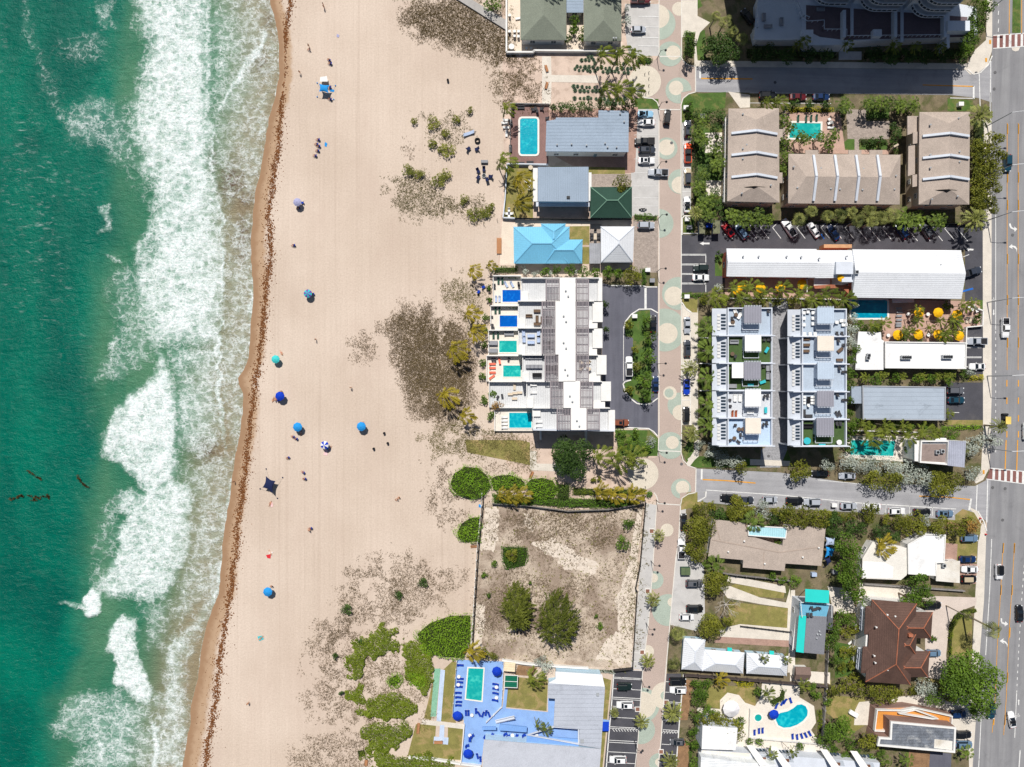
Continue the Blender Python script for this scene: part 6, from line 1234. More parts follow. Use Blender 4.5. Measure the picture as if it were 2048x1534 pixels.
def casuarina(x,y,rx,ry,h,label):
 b=W(x,y,h*.55);root=thing('australian_pine',label,'tree',Vector((b.x,b.y,0)),0,'feathery pines in the vacant lot');mb=MB();mb.tube([(b.x,b.y,0),(b.x,b.y,h*.6),(b.x+.2,b.y+ry*.3,h)],[.3,.2,.05],7);mb.build('trunk',bark,root)
 pts,nr,lv=[],[],[];rs=np.random.RandomState(int(x))
 for i in range(230):
  a=rs.uniform(0,2*PI);q=math.sqrt(rs.uniform(0,1))*.86;ex,ey=math.cos(a)*q,math.sin(a)*q;wd_=1-.35*max(0,ey);p0=np.array([b.x+ex*rx*wd_,b.y+ey*ry,h*(.25+.6*(1-q*q))+rs.normal()*.4])
  d=np.array([ex*.7+.3+rs.normal()*.35,ey*.7+.45+rs.normal()*.35,.25]);d=d/np.linalg.norm(d)*rs.uniform(1.3,2.5);t=np.linspace(0,1,16)[:,None];k=len(t);l0=rs.uniform(.1,.9)
  for rep in range(4):pts.append(p0+d*t+np.array([0,0,-.4])*t**2+rs.normal(size=(k,3))*np.array([.3,.3,.2])*(1.1-t));nr.append(rs.normal(size=(k,3))*.4+np.array([0,0,.9]));lv.append(np.full(k,l0)+rs.normal(size=k)*.1)
 np.random.seed(3);o=bpy.data.objects.new('crown',leafquads('crown',np.concatenate(pts)-np.array([b.x,b.y,0]),np.concatenate(nr),.42,np.concatenate(lv),LM['casu'],.3));o.parent=root;COL.objects.link(o)
casuarina(1034,1216,4.0,6.6,9,'narrower left pine of the feathery pair in the vacant lot');casuarina(1114,1240,6.0,7.8,10,'wider right pine of the feathery pair in the vacant lot')
def mass(name,label,cat,px,h,kind,dens=24,edge=1.3,size=.25,group=None,kindtag=None,hull=True,rag=None):
 rag=rag or(2.6 if name==sg else 1.2);w=[p.xy for p in P(px)];w=[(p[0],p[1])for p in w];xs=[p[0]for p in w];ys=[p[1]for p in w];A=abs(area(w));bb=(max(xs)-min(xs))*(max(ys)-min(ys));n=int(bb*dens)
 bb_=.3 if rag<2 else rag*.45;n=int((max(xs)-min(xs)+2*bb_)*(max(ys)-min(ys)+2*bb_)*dens);X=np.random.uniform(min(xs)-bb_,max(xs)+bb_,n);Y=np.random.uniform(min(ys)-bb_,max(ys)+bb_,n);d=sdist(w,X,Y)+rag*(fbm(X/(.9+.35*rag)+40,Y/(.9+.35*rag)+40,4)-(.5 if rag<2 else.43 if rag<3 else.42));k=d>0;X,Y,d=X[k],Y[k],d[k]
 prof=np.sqrt(np.clip(d/edge,0,1));big=fbm(X/2.2+9,Y/2.2+9,4);Z=h*prof*(.62+.7*big)*np.random.uniform(.72,1.05,len(X))
 c=cen(w);e=.3;g0=fbm((X+e)/2.2+9,Y/2.2+9,4)-big;g1=fbm(X/2.2+9,(Y+e)/2.2+9,4)-big
 N=np.stack([-g0*h*2.2,-g1*h*2.2,np.full(len(X),.9)],1)+np.random.normal(size=(len(X),3))*.27
 lv=.05+.45*fbm(X/.9+3,Y/.9,3)+.45*fbm(X/4+8,Y/4,3)+np.random.normal(size=len(X))*.12
 me=leafquads(name,np.stack([X-c.x,Y-c.y,Z],1),N,size,lv,LM[kind],.7)
 if kindtag:
  o=bpy.data.objects.new(name,me);o.location=c;COL.objects.link(o);o['kind']=kindtag;return o
 root=thing(name,label,cat,c,0,group);o=bpy.data.objects.new('foliage',me);o.parent=root;COL.objects.link(o)
 if hull:
  q=inset(w,min(.5,edge*.4));mb=MB();mb.prism(q,0,h*.42);mb.build('branches',twig,root)
 return root
sg='sea_grape_bush'
mass(sg,'big bright green sea grape thicket on the sand, left of three','bush',[(898,965),(905,945),(928,930),(958,932),(978,950),(984,968),(975,985),(960,998),(935,998),(915,990),(902,978)],2.6,'grape')
mass(sg,'long sea grape thicket between the big thicket and wooden bench','bush',[(978,955),(992,948),(1020,946),(1045,955),(1053,965),(1045,980),(984,980)],2.4,'grape');mass(sg,'yellow green sea grape thicket on the path right of the wooden bench','bush',[(1048,968),(1060,955),(1085,952),(1108,958),(1118,975),(1112,990),(1090,1002),(1060,992)],2.8,'grape')
mass('hedge','dark green hedge block next to the yellow green thicket','hedge',[(1110,963),(1142,968),(1140,1000),(1112,1000)],2.2,'green');mass('hedge','long brownish hedge along the path to the second plaza','hedge',[(1143,973),(1290,976),(1288,990),(1143,991)],1.8,'grape2');mass('hedge','deep green hedge along the top fence of the vacant lot','hedge',[(984,985),(1055,992),(1140,994),(1250,996),(1285,1003),(1240,1016),(1150,1016),(1060,1010),(985,1008)],1.7,'hedge')
mass(sg,'rounded sea grape bush against the left fence of the vacant lot','bush',[(912,1062),(920,1045),(940,1032),(962,1030),(961,1082),(930,1084),(914,1076)],2.4,'grape');mass(sg,'very large smooth green thicket beside the blue pool deck','bush',[(858,1243),(900,1228),(944,1227),(943,1290),(928,1316),(880,1312),(862,1308),(845,1300),(832,1265)],2.6,'grape')
mass(sg,'ragged green ground thicket spreading left from the largest thicket','bush',[(700,1282),(742,1268),(775,1266),(802,1284),(834,1264),(848,1300),(864,1310),(866,1350),(845,1372),(815,1350),(835,1320),(800,1305),(768,1315),(735,1308),(724,1362),(702,1350)],1.3,'grape2',hull=False,rag=9,edge=.8,dens=48,size=.32)
mass(sg,'dark green round bush beside the shuffleboard court','bush',[(812,1338),(845,1338),(862,1362),(840,1376),(820,1366)],1.6,'grape');mass(sg,'small bright bush in the middle of the ragged thicket','bush',[(775,1355),(795,1345),(806,1360),(790,1376),(776,1368)],1.2,'grape')
mass(sg,'green thicket just above the narrow sand path','bush',[(738,1400),(780,1396),(806,1402),(828,1412),(820,1425),(785,1438),(745,1428)],1.5,'grape2',hull=False,rag=7,size=.32,dens=48);mass(sg,'green thicket just below the narrow sand path','bush',[(737,1462),(770,1448),(816,1450),(818,1478),(795,1502),(742,1490)],1.7,'grape2',hull=False,rag=7,size=.32,dens=48);mass(sg,'mixed thicket along the white wall at the bottom edge','bush',[(758,1502),(810,1512),(905,1522),(915,1560),(740,1560)],1.6,'grape2',hull=False,rag=7,size=.32,dens=48)
mass(sg,'low bush at the bottom beside a white beach chair','bush',[(712,1498),(732,1496),(735,1512),(716,1518)],1.2,'grape2');mass(sg,'broken strip of bushes along the left of the ragged thicket','bush',[(703,1385),(720,1372),(726,1400),(722,1428),(706,1425)],1.0,'grape2',hull=False,rag=7,size=.32,dens=48)
mass('hedge','square hedge planted around an olive bush in the vacant lot','hedge',[(1002,1095),(1012,1090),(1055,1092),(1058,1108),(1052,1132),(1012,1140),(1003,1122)],1.3,'hedge')
mass('hedge','clipped hedge at the north end of the grey car park','hedge',[(1273,113),(1305,114),(1305,130),(1272,130)],1.2,'hedge');mass('hedge','clipped hedge between the grey and tan paved car parks','hedge',[(1265,427),(1317,430),(1316,443),(1265,441)],1.2,'hedge');mass('hedge','yellow green hedge at the beach end of the townhouses','hedge',[(986,533),(1036,532),(1038,547),(985,548)],1.6,'green')
mass('hedge','long shaded hedge along the foot of the hotel parking','hedge',[(1363,586),(1415,585),(1418,596),(1363,597)],1,'hedge');mass('hedge','tall green hedge beside the drive entrance of the townhouses','hedge',[(1280,537),(1292,535),(1294,572),(1282,572)],1.6,'hedge');mass('hedge','bright trimmed hedge between the condominium and promenade lawn','hedge',[(1372,205),(1386,200),(1385,244),(1366,244)],1.3,'hedge')
mass('hedge','yellow flowering hedge behind the condominium pool','hedge',[(1572,214),(1665,216),(1664,226),(1572,226)],1.2,'yellow');mass('hedge','oval yellow green hedge on the lawn below the cottages','hedge',[(1468,1363),(1480,1358),(1510,1362),(1508,1372),(1480,1374)],1.2,'yellow');mass('hedge','curved green hedge around the kidney pool deck','hedge',[(1562,1372),(1572,1380),(1568,1400),(1545,1412),(1533,1400),(1556,1390)],1.4,'green')
mass('hedge','curved brown green hedge bordering the round driveway','hedge',[(1896,1250),(1906,1230),(1925,1218),(1952,1216),(1953,1224),(1930,1228),(1912,1240),(1904,1262),(1902,1310),(1896,1315),(1894,1280)],1.2,'grape2',edge=.6);mass('hedge','thin hedge strip at the lower edge of the small asphalt car park','hedge',[(1880,850),(1965,848),(1966,858),(1880,862)],1.2,'grape');mass('hedge','low yellow hedge at the end of the leafy strip','hedge',[(1938,752),(1965,751),(1966,762),(1936,762)],1.2,'yellow')
mass('hedge','green hedge along the right border of the kidney pool garden','hedge',[(1634,1418),(1644,1416),(1643,1465),(1634,1462)],1.3,'grape2');mass('hedge','winding hedge below the striped bays at the bottom','hedge',[(1360,1474),(1384,1484),(1384,1520),(1377,1520),(1377,1490),(1358,1481)],1.1,'hedge');mass('hedge','grey green square hedge above the striped car park','hedge',[(1178,1335),(1230,1337),(1230,1347),(1178,1345)],1.2,'silver')
mass('hedge','dark hedge under the fan palms behind the diagonal bays','hedge',[(1560,440),(1935,445),(1935,452),(1560,448)],1.1,'dark');mass('hedge','green border in the condominium court by the stairs','hedge',[(1718,278),(1775,278),(1775,291),(1718,291)],1.2,'dark')
mass('hedge','green screen hedge in front of the first terrace houses','hedge',[(1396,640),(1412,640),(1412,850),(1396,850)],1.4,'dark',dens=10);mass('hedge','dark hedge under the west palms of the condominium','hedge',[(1386,232),(1396,234),(1396,420),(1386,420)],1.2,'dark');mass('hedge','dense low planting beneath the avenue side trees','hedge',[(1943,240),(1968,240),(1968,430),(1942,430)],1.5,'dark',dens=9)
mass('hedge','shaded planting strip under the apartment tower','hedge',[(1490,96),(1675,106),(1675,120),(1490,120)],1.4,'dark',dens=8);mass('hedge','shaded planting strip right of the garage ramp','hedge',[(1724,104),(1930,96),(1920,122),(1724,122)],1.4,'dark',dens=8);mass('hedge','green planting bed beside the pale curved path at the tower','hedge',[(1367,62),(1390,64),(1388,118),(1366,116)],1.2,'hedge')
mass('hedge','small clipped border beside the first pool deck wall','hedge',[(1007,553),(1041,554),(1041,560),(1007,560)],2.2,'hedge');mass('hedge','small clipped border beside the second deep blue pool','hedge',[(1004,612),(1034,613),(1034,620),(1006,619)],2.2,'hedge')
def scrub(px,dens,kind,size=.3,th=.42,sc=3.0,name='dune_grass'):
 w=[tuple(p.xy)for p in P(px)];xs=[p[0]for p in w];ys=[p[1]for p in w];n=int((max(xs)-min(xs)+6)*(max(ys)-min(ys)+6)*dens*2.4);X=np.random.uniform(min(xs)-3,max(xs)+3,n);Y=np.random.uniform(min(ys)-3,max(ys)+3,n)
 d=sdist(w,X,Y);f=fbm(X/sc+7,Y/sc+3,5);k=(d>-4)&(np.random.rand(n)<np.clip((np.clip(d/9.,-1,.3)+(f-.5)*2.2-(th-.5)*1.6)*1.9+.22,0,1)*np.clip((d+4)/4.5,0,1));X,Y=X[k],Y[k];m=len(X)
 zz=tz(X/S+1024,767-Y/S)if True else 0
 pts,nr,lv=[],[],[];l0=.3+.5*fbm(X/1.5,Y/1.5,3)
 for j in range(3):pts.append(np.stack([X+np.random.normal(size=m)*.14,Y+np.random.normal(size=m)*.14,zz+np.random.uniform(.02,.16,m)],1));nr.append(np.random.normal(size=(m,3))*.6+np.array([0,0,.8]));lv.append(l0+np.random.normal(size=m)*.2)
 o=bpy.data.objects.new(name,leafquads(name,np.concatenate(pts),np.concatenate(nr),size,np.concatenate(lv),LM[kind],.3));COL.objects.link(o);o['kind']='stuff'
scrub([(815,30),(880,5),(900,-10),(960,38),(1013,68),(1012,106),(960,100),(900,85),(850,68),(815,45)],14,'brownd',th=.12)
scrub([(905,-10),(1013,-10),(1013,38),(935,-2)],5,'olivescrub',th=.45);scrub([(790,-10),(850,-10),(830,8),(800,8)],5,'olivescrub',th=.45)
for px in([(985,112),(1060,110),(1065,145),(1050,148),(990,120)],[(990,140),(1048,165),(1000,182),(990,165)],[(1008,208),(1050,172),(1083,170),(1083,208)]):scrub(px,8,'brownd',th=.34,sc=2)
scrub([(780,360),(830,350),(875,375),(905,405),(900,432),(860,432),(800,425),(780,395)],8,'olivescrub',th=.42);scrub([(828,225),(925,212),(950,222),(920,305),(860,300)],4,'olivescrub',th=.62,sc=2.5);scrub([(915,400),(990,405),(985,440),(925,440)],6,'olivescrub',th=.5);scrub([(800,290),(830,285),(825,320),(800,312)],4,'brown',th=.55)
scrub([(770,655),(800,620),(850,600),(890,640),(930,660),(948,720),(938,800),(900,838),(860,842),(820,820),(800,770),(775,700)],10,'brown',th=.32,sc=4);scrub([(806,640),(890,650),(930,700),(920,800),(870,825),(830,780)],13,'brownd',th=.18,sc=4);scrub([(712,690),(730,678),(742,695),(730,712),(714,708)],8,'brown',th=.4)
scrub([(890,570),(915,558),(912,612),(888,622)],7,'olivescrub',th=.42);scrub([(925,560),(956,560),(955,660),(930,650)],7,'olivescrub',th=.38);scrub([(850,880),(905,840),(940,858),(1060,880),(1060,928),(960,905),(870,905)],8,'olivescrub',th=.36)
scrub([(860,925),(900,930),(935,1000),(930,1050),(885,1060),(855,1010)],6,'brown',th=.54,sc=2);scrub([(960,930),(1035,935),(1030,945),(975,940)],5,'brown',th=.5,sc=1.5)
scrub([(690,1140),(800,1100),(930,1150),(915,1195),(880,1225),(830,1250),(740,1265),(650,1290)],6,'brown',th=.53,sc=2.2);scrub([(640,1250),(700,1240),(720,1300),(705,1420),(740,1445),(640,1442),(612,1400),(618,1320)],6.5,'brown',th=.5,sc=2.2);scrub([(780,1160),(860,1130),(900,1170),(800,1230),(745,1225)],6,'brown',th=.5,sc=2.5)
scrub([(720,1310),(830,1305),(860,1380),(850,1440),(720,1440)],6,'brownd',th=.46,sc=2.5);scrub([(590,1500),(640,1462),(735,1455),(740,1560),(580,1560)],6,'brown',th=.5,sc=2.2)
scrub([(970,1012),(1288,1015),(1262,1335),(1010,1330),(948,1280)],2.2,'brown',.36,.52,2.5,'dry_scrub');scrub([(970,1012),(1288,1015),(1262,1335),(1010,1330),(948,1280)],.22,'olive',.5,.5,2,'dry_scrub');scrub([(1020,1020),(1230,1020),(1220,1090),(1010,1085)],5,'brown',.4,.46,4,'dry_scrub');scrub([(1272,1010),(1288,1010),(1268,1300),(1256,1300)],4,'olivescrub',.4,.5,1.5,'dry_scrub');scrub([(1010,1150),(1170,1160),(1180,1270),(960,1270),(960,1200)],4,'brown',.36,.46,4,'dry_scrub')
mbx=MB();random.seed(9)
for i in range(26):
 a=i*2.4;el=1.2-1.2*i/26;L=.62;mbx.lvc=U(.1,.9);d=Vector((math.cos(a)*math.cos(el),math.sin(a)*math.cos(el),math.sin(el)));s=Vector((-math.sin(a),math.cos(a),0))*.11;mbx.face([tuple(-s),tuple(d*L*.5-s*1.1+Vector((0,0,.05))),tuple(d*L),tuple(d*L*.5+s*1.1+Vector((0,0,.05)))]);mbx.face([tuple(s),tuple(-s),tuple(d*L*.3)])
am=mbx.mesh('agave',LM['agave'])
AG=[(1163,121),(1171,120),(1178,121),(1187,120),(1176,114),(1183,114),(1154,133),(1161,134),(1170,135),(1178,134),(1186,135),(1150,138),(1158,141),(1166,141),(1175,141),(1180,143),(1190,142),(1195,137),(1203,135),(1211,137),(1219,137),(1206,144),(1215,144),(1223,143),(1230,143),(1237,145),(1234,138),(1244,137),(1248,146),(1255,138),(1262,137),(1256,146),(1147,173),(1155,173),(1164,174),(1173,175),(1179,175),(1189,175),(1150,181),(1160,182),(1168,182),(1176,183),(1185,182),(1192,182),(1199,182),(1149,197),(1160,197),(1168,197),(1176,196),(1182,197),(1192,198),(1201,198),(1209,198),(1217,199),(1225,200),(1233,199),(1241,199),(1249,198),(1213,206),(1221,207),(1230,208),(1239,207),(1247,206),(1258,190),(1190,127),(1222,124),(1228,128),(1247,128),(1200,206)]
for x,y in AG:
 o=bpy.data.objects.new('agave',am);o.location=W(x,y)+Vector((0,0,.02));k=U(.85,1.35);o.scale=(k,k,k);o.rotation_euler=(0,0,U(0,6));COL.objects.link(o);o['label']='small round grey green agave in the sand garden rows';o['category']='plant';o['group']='agaves in the sand garden'
# ================================================================ vehicles
tyre=mat('tyre',C(28,28,30),var=.05,fine=0,local=True);lampg=mat('headlight_glass',C(225,228,232),rough=.2,fine=0,var=0);tail=mat('tail_light_red',C(170,24,22),rough=.3,fine=0,var=0)
cglass=mat('car_glass',C(26,34,42),rough=.08,var=.05,fine=0,spec=.7);chrome=mat('rim',C(170,172,176),metal=.8,rough=.35,fine=0,var=0)
CCOL={'white':(240,241,243),'black':(24,25,28),'silver':(176,182,192),'grey':(98,100,106),'blue':(24,66,190),'dblue':(20,48,92),'sky':(150,196,226),'red':(186,22,36),'dred':(96,24,30),'orange':(240,84,30),'rust':(142,82,58),'teal':(26,66,84),'steel':(104,132,160),'beige':(196,180,152),'dgreen':(26,42,40),'slate':(56,62,74),'olive':(88,88,60),'yellow':(232,200,90)}
def cmat(n):return mat('car_paint_'+n,C(*CCOL[n]),rough=.28,var=0,fine=0,spec=.5,coat=.6,local=True)
MOD={'sedan':(4.7,1.85,1.42,.95,1.0,.95,.2,-1.0,-1.7),'coupe':(4.5,1.85,1.3,.88,.95,.7,0,-.75,-1.75),'suv':(4.75,1.95,1.72,1.08,1.12,1.05,.45,-1.85,-2.2),'hatch':(4.2,1.8,1.48,.95,1.0,1.05,.35,-1.35,-1.85),'pickup':(5.6,2.0,1.85,1.15,1.15,1.2,.65,-.55,-.8),'jeep':(4.2,1.9,1.85,1.15,1.15,.75,.6,-1.85,-1.95)}
CARP={}
def car_proto(kind,sun):
 if(kind,sun)in CARP:return CARP[(kind,sun)]
 L,w,rz,hz,dz,a,b,c,d=MOD[kind];root=proto('parked_car' if kind!='pickup' else 'pickup_truck');hw=w/2;mb=MB()
 st=[(-L/2,.74,dz-.22),(-L/2+.12,.86,dz-.06),(-L/2+.45,.97,dz),(d,1,dz+.02),(0,1,hz+.04),(a,1,hz+.03),(L/2-.6,.97,hz-.05),(L/2-.15,.86,hz-.18),(L/2,.7,hz-.34)]
 if kind=='jeep':st=[(x,max(.93,k)if abs(x)<L/2 else.88,z)for x,k,z in st]
 vs=[]
 for x,k,z in st:y=hw*k;vs+=[(x,-y*.96,.28),(x,-y,.6),(x,-y*.93,z-.06),(x,-y*.6,z),(x,y*.6,z),(x,y*.93,z-.06),(x,y,.6),(x,y*.96,.28)]
 fs=[[i*8+j,i*8+j+1,i*8+8+j+1,i*8+8+j]for i in range(len(st)-1)for j in range(7)];fs+=[list(range(8)),[(len(st)-1)*8+j for j in range(8)][::-1]]
 mb.add(vs,[f[::-1]for f in fs])
 for s in(-1,1):mb.box(a-.15,s*(hw+.1),hz+.02,.16,.24,.16);mb.bx3(Vector((a,s*hw*.86,hz)),Vector((b,s*hw*.7,rz-.03)),.08,.08);mb.bx3(Vector((d,s*hw*.86,dz)),Vector((c,s*hw*.7,rz-.03)),.1,.1)
 if kind=='pickup':
  for s in(-1,1):mb.box((d-L/2)/2-.05,s*(hw-.1),dz,L/2+d-.2,.14,.16)
  mb.box(-L/2+.1,0,dz-.2,.12,w-.3,.36)
 mb.build('body',cmat('white'),root);tb,tt=hw*.88,hw*.72;g=MB()
 part(root,'windscreen',cglass,lambda m:m.face([(a,-tb,hz),(a,tb,hz),(b,tt,rz-.04),(b,-tt,rz-.04)]));part(root,'rear_window',cglass,lambda m:m.face([(d,tb,dz),(d,-tb,dz),(c,-tt,rz-.04),(c,tt,rz-.04)]))
 for s in(-1,1):part(root,'side_window',cglass,lambda m:m.face([(a,s*tb,hz),(d,s*tb,dz),(c,s*tt,rz-.04),(b,s*tt,rz-.04)][::s]))
 part(root,'roof',cmat('white'),lambda m:m.add([(b+.04,-tt,rz-.05),(b+.04,tt,rz-.05),(c-.04,tt,rz-.05),(c-.04,-tt,rz-.05),(b-.08,-tt*.85,rz+.02),(b-.08,tt*.85,rz+.02),(c+.08,tt*.85,rz+.02),(c+.08,-tt*.85,rz+.02)],[[4,5,6,7],[0,1,5,4],[1,2,6,5],[2,3,7,6],[3,0,4,7]]))
 if sun:part(root,'sunroof',cglass,lambda m:m.box(b-.55,0,rz+.022,.8,tt*1.25,.015))
 if kind=='pickup':part(root,'truck_bed',mat('bed_liner',C(44,44,48),fine=0),lambda m:m.box((d-L/2)/2-.05,0,dz+.02,L/2+d-.25,w-.35,.05))
 for x in(L/2-.85,-L/2+.85):
  for s in(-1,1):
   o=part(root,'wheel',tyre,lambda m:m.tube([(x,s*(hw-.2),.33),(x,s*(hw+.01),.33)],.33,14));part(o,'rim',chrome,lambda m:m.tube([(x,s*(hw+.0),.33),(x,s*(hw+.02),.33)],.2,10))
 for s in(-1,1):part(root,'headlight',lampg,lambda m:m.box(L/2-.16,s*hw*.66,hz-.3,.22,.34,.14));part(root,'tail_light',tail,lambda m:m.box(-L/2+.05,s*hw*.66,dz-.28,.16,.3,.16))
 CARP[(kind,sun)]=root;return root
def car(kind,x,y,ang,col,label,group=None,roof=None,sun=0):
 o=dup(car_proto(kind,sun),W(x,y)+Vector((0,0,.03)),math.radians(ang),label,'pickup truck' if kind=='pickup' else 'car',group);paint(o,'body',cmat(col));paint(o,'roof',cmat(roof or col));return o
for a in[('coupe',1290,230,0,'sky','pale blue car with dark roof glass, first in the grey car park',None,None,1),('sedan',1292,247,180,'white','white sedan just below the pale blue car'),('pickup',1288,285,180,'black','black pickup truck above the dark grey suv in the grey car park',None),('suv',1293,302,0,'slate','dark grey suv between the black pickup and white sedan',None,None,1),('sedan',1292,323,0,'white','white sedan with dark roof glass above the silver pickup',None,None,1),('pickup',1315,347,178,'silver','silver pickup with dark bed pulling out onto the promenade'),('jeep',1333,236,84,'black','black jeep driving up the promenade near the plaza'),('suv',1374,260,90,'slate','dark suv first in the kerbside bays right of the promenade',None,None,1),('pickup',1374,308,90,'orange','bright orange pickup with black roof and bed',None,'black'),('suv',1374,355,90,'beige','suv with beige bonnet and dark grey roof at the kerb',None,'slate'),('coupe',1373,410,90,'white','white coupe at the kerb above the date palm',None,'black'),('suv',1291,452,0,'silver','silver suv on the tan paved car park'),('pickup',1280,3,0,'dred','dark red truck cut by the top edge of the picture'),('hatch',1276,62,0,'silver','silver car alone in the upper concrete car park'),('pickup',1257,733,90,'white','white pickup with dark bed on the townhouse drive'),('suv',1240,845,0,'rust','copper brown car in the corner by the townhouses',None,None,1),('sedan',1305,648,90,'black','black car half under the island trees'),('coupe',1310,768,90,'dblue','dark blue car at the lower end of the island'),('sedan',1373,651,270,'silver','silver sedan at the kerb before the first terrace house'),('suv',1373,697,90,'slate','dark grey suv behind the silver sedan',None,None,1),('coupe',1372,774,270,'blue','bright blue coupe below the round date palm'),('jeep',1371,828,90,'black','black open jeep behind the bright blue coupe'),('jeep',1400,537,180,'dgreen','black green jeep in the lot beside the white sedan'),('sedan',1400,556,0,'white','white sedan below the black green jeep'),('coupe',1454,460,127,'red','bright red car parked diagonally by the mossy shed'),('suv',1480,464,127,'steel','steel blue suv parked diagonally beside the red car'),('pickup',1575,457,124,'white','white pickup parked diagonally under the hotel trees'),('sedan',1625,461,124,'white','white sedan parked diagonally next to the blue bay line'),('suv',1800,463,124,'dblue','dark blue suv deep in the palm shade of the diagonal bays'),('suv',1848,462,124,'grey','grey suv with a dark sunroof in the diagonal bays',None,None,1),('sedan',1664,466,124,'dblue','dark blue sedan shaded by a palm in the diagonal bays'),('pickup',1939,545,16,'slate','dark pickup poking out from beneath the white hotel roof'),('pickup',2006,656,270,'white','white pickup driving on the avenue near the cycle arrow'),('pickup',1949,683,180,'silver','silver pickup parked at the end of the long white roof'),('coupe',1951,733,180,'white','white coupe with black windscreen beside the long white roof'),('suv',1907,781,0,'grey','grey suv beside the stained grey roof'),('sedan',1909,800,0,'teal','dark teal sedan below the grey suv'),('suv',2049,862,90,'white','large white van cut by the right edge of the avenue'),('suv',1533,193,0,'black','black suv in shade under the two dark palms'),('sedan',1594,196,0,'dred','dark red sedan in the shaded street bays'),('sedan',1640,196,0,'dblue','dark blue sedan at the right end of the shaded street bays'),('sedan',1692,951,180,'silver','silver sedan below the silver buttonwoods'),('sedan',1637,946,180,'black','black sedan half hidden beside the first upper street tree'),('suv',1456,994,180,'black','black suv first in the lower street bays'),('sedan',1489,999,0,'slate','very dark car under the second lower street tree'),('hatch',1538,998,0,'silver','silver grey car behind the silvery street tree'),('suv',1587,1000,0,'black','black suv above the third lower street tree'),('suv',1622,1003,180,'silver','silver suv between the black suv and grass bay'),('sedan',1695,1011,0,'silver','silver sedan in the clear after the grass bay',None,None,0),('sedan',1742,1012,180,'white','white car mostly under a lower street tree'),('suv',1790,1021,0,'white','white suv with sunroof in the lower street bays',None,None,1),('suv',1841,1023,0,'black','black suv between the white and blue grey cars'),('sedan',1887,1026,0,'steel','blue grey sedan at the avenue end of the lower bays',None,None,1),('sedan',1366,1043,90,'black','black car beneath the dense tree by the promenade'),('pickup',1361,1096,90,'white','white pickup at the promenade edge under the dense trees'),('suv',1387,1165,0,'grey','dark grey suv in the grey bays beneath the dumpster',None,None,1),('suv',1388,1215,0,'black','black suv in the grey bays above the white hatchback',None,None,1),('hatch',1372,1232,0,'white','white hatchback with black glass in the grey bays'),('suv',1935,1075,0,'steel','steel blue car half under the avenue corner trees'),('sedan',1932,1117,0,'dblue','deep blue sedan on the dry grass verge'),('sedan',1936,1137,180,'white','white car on the brick drive beside the garage'),('jeep',1934,1156,0,'black','black jeep with beige roof beside the garage',None,'beige'),('jeep',1994,1142,270,'white','white open backed jeep driving down the avenue',None,'black'),('sedan',2035,1225,90,'black','black sedan driving up the avenue'),('suv',1862,1208,0,'black','black car in the curved driveway under trees'),('hatch',1864,1304,0,'steel','small blue grey car against the brown tiled house'),('suv',1354,1360,0,'black','black suv first in the striped bays right of the promenade',None,None,0),('suv',1355,1377,180,'white','white suv with sunroof below the black suv',None,None,1),('hatch',1353,1481,180,'grey','grey car with dark roof glass below the hatched bay',None,None,1),('jeep',1248,1370,0,'dgreen','black green pickup style jeep in the striped car park'),('suv',1249,1407,180,'white','white suv in the middle of the striped car park',None,None,1),('suv',1235,1516,180,'white','white suv at the bottom of the striped car park',None,None,1),('suv',1922,1466,0,'black','black car at the corner of the weathered dark roof'),('suv',1924,1486,0,'steel','blue grey suv below the black car by the dark roof'),('coupe',2020,1437,100,'white','white sports car driving up the avenue',None,'black'),('suv',1978,1418,270,'teal','dark teal suv coming out beneath the largest tree'),('suv',1912,1425,0,'dblue','dark blue suv in tree shade on the pale drive'),('suv',2011,328,270,'teal','dark suv on the avenue beside the condominium trees'),('suv',1493,36,125,'black','black suv in the tower shadow near the terrace')]:car(*a)
p=W(2007,838);r=thing('electric_cart','black street cart with a yellow roof on the avenue','cart',p)
part(r,'chassis',dark,lambda m:(m.box(p.x,p.y,.3,1.5,3.2,.35),m.box(p.x,p.y+1.3,.65,1.4,.5,.35),m.box(p.x,p.y-.2,.65,1.3,.6,.4)));part(r,'roof',mat('cart_roof',C(232,204,110),fine=0),lambda m:m.box(p.x,p.y-.3,1.85,1.5,2.1,.08));part(r,'post',dark,lambda m:[m.bx3(p+Vector((a,b,.6)),p+Vector((a,b,1.86)),.06,.06)for a in(-.65,.65)for b in(-1.2,.6)])
for a in(-.7,.7):
 for b in(-1.1,1.2):part(r,'wheel',tyre,lambda m:m.tube([p+Vector((a-.1,b,.28)),p+Vector((a+.1,b,.28))],.28,12))
p=W(1285,419);r=thing('motorcycle','black motorcycle parked alone on the grey car park','motorcycle',p)
part(r,'frame',dark,lambda m:(m.tube([p+Vector((-.75,0,.35)),p+Vector((-.3,0,.75)),p+Vector((.35,0,.8)),p+Vector((.8,0,.35))],.09,6),m.box(p.x,p.y,.35,.5,.35,.4)));part(r,'seat',dark,lambda m:m.box(p.x-.25,p.y,.78,.75,.32,.12));part(r,'fuel_tank',cmat('black'),lambda m:m.box(p.x+.28,p.y,.8,.5,.34,.22,taper=.7));part(r,'handlebar',chrome,lambda m:m.tube([p+Vector((.5,-.4,1.05)),p+Vector((.6,0,1)),p+Vector((.5,.4,1.05))],.03,5))
for a in(-.75,.8):part(r,'wheel',tyre,lambda m:m.tube([p+Vector((a,-.07,.33)),p+Vector((a,.07,.33))],.33,14))
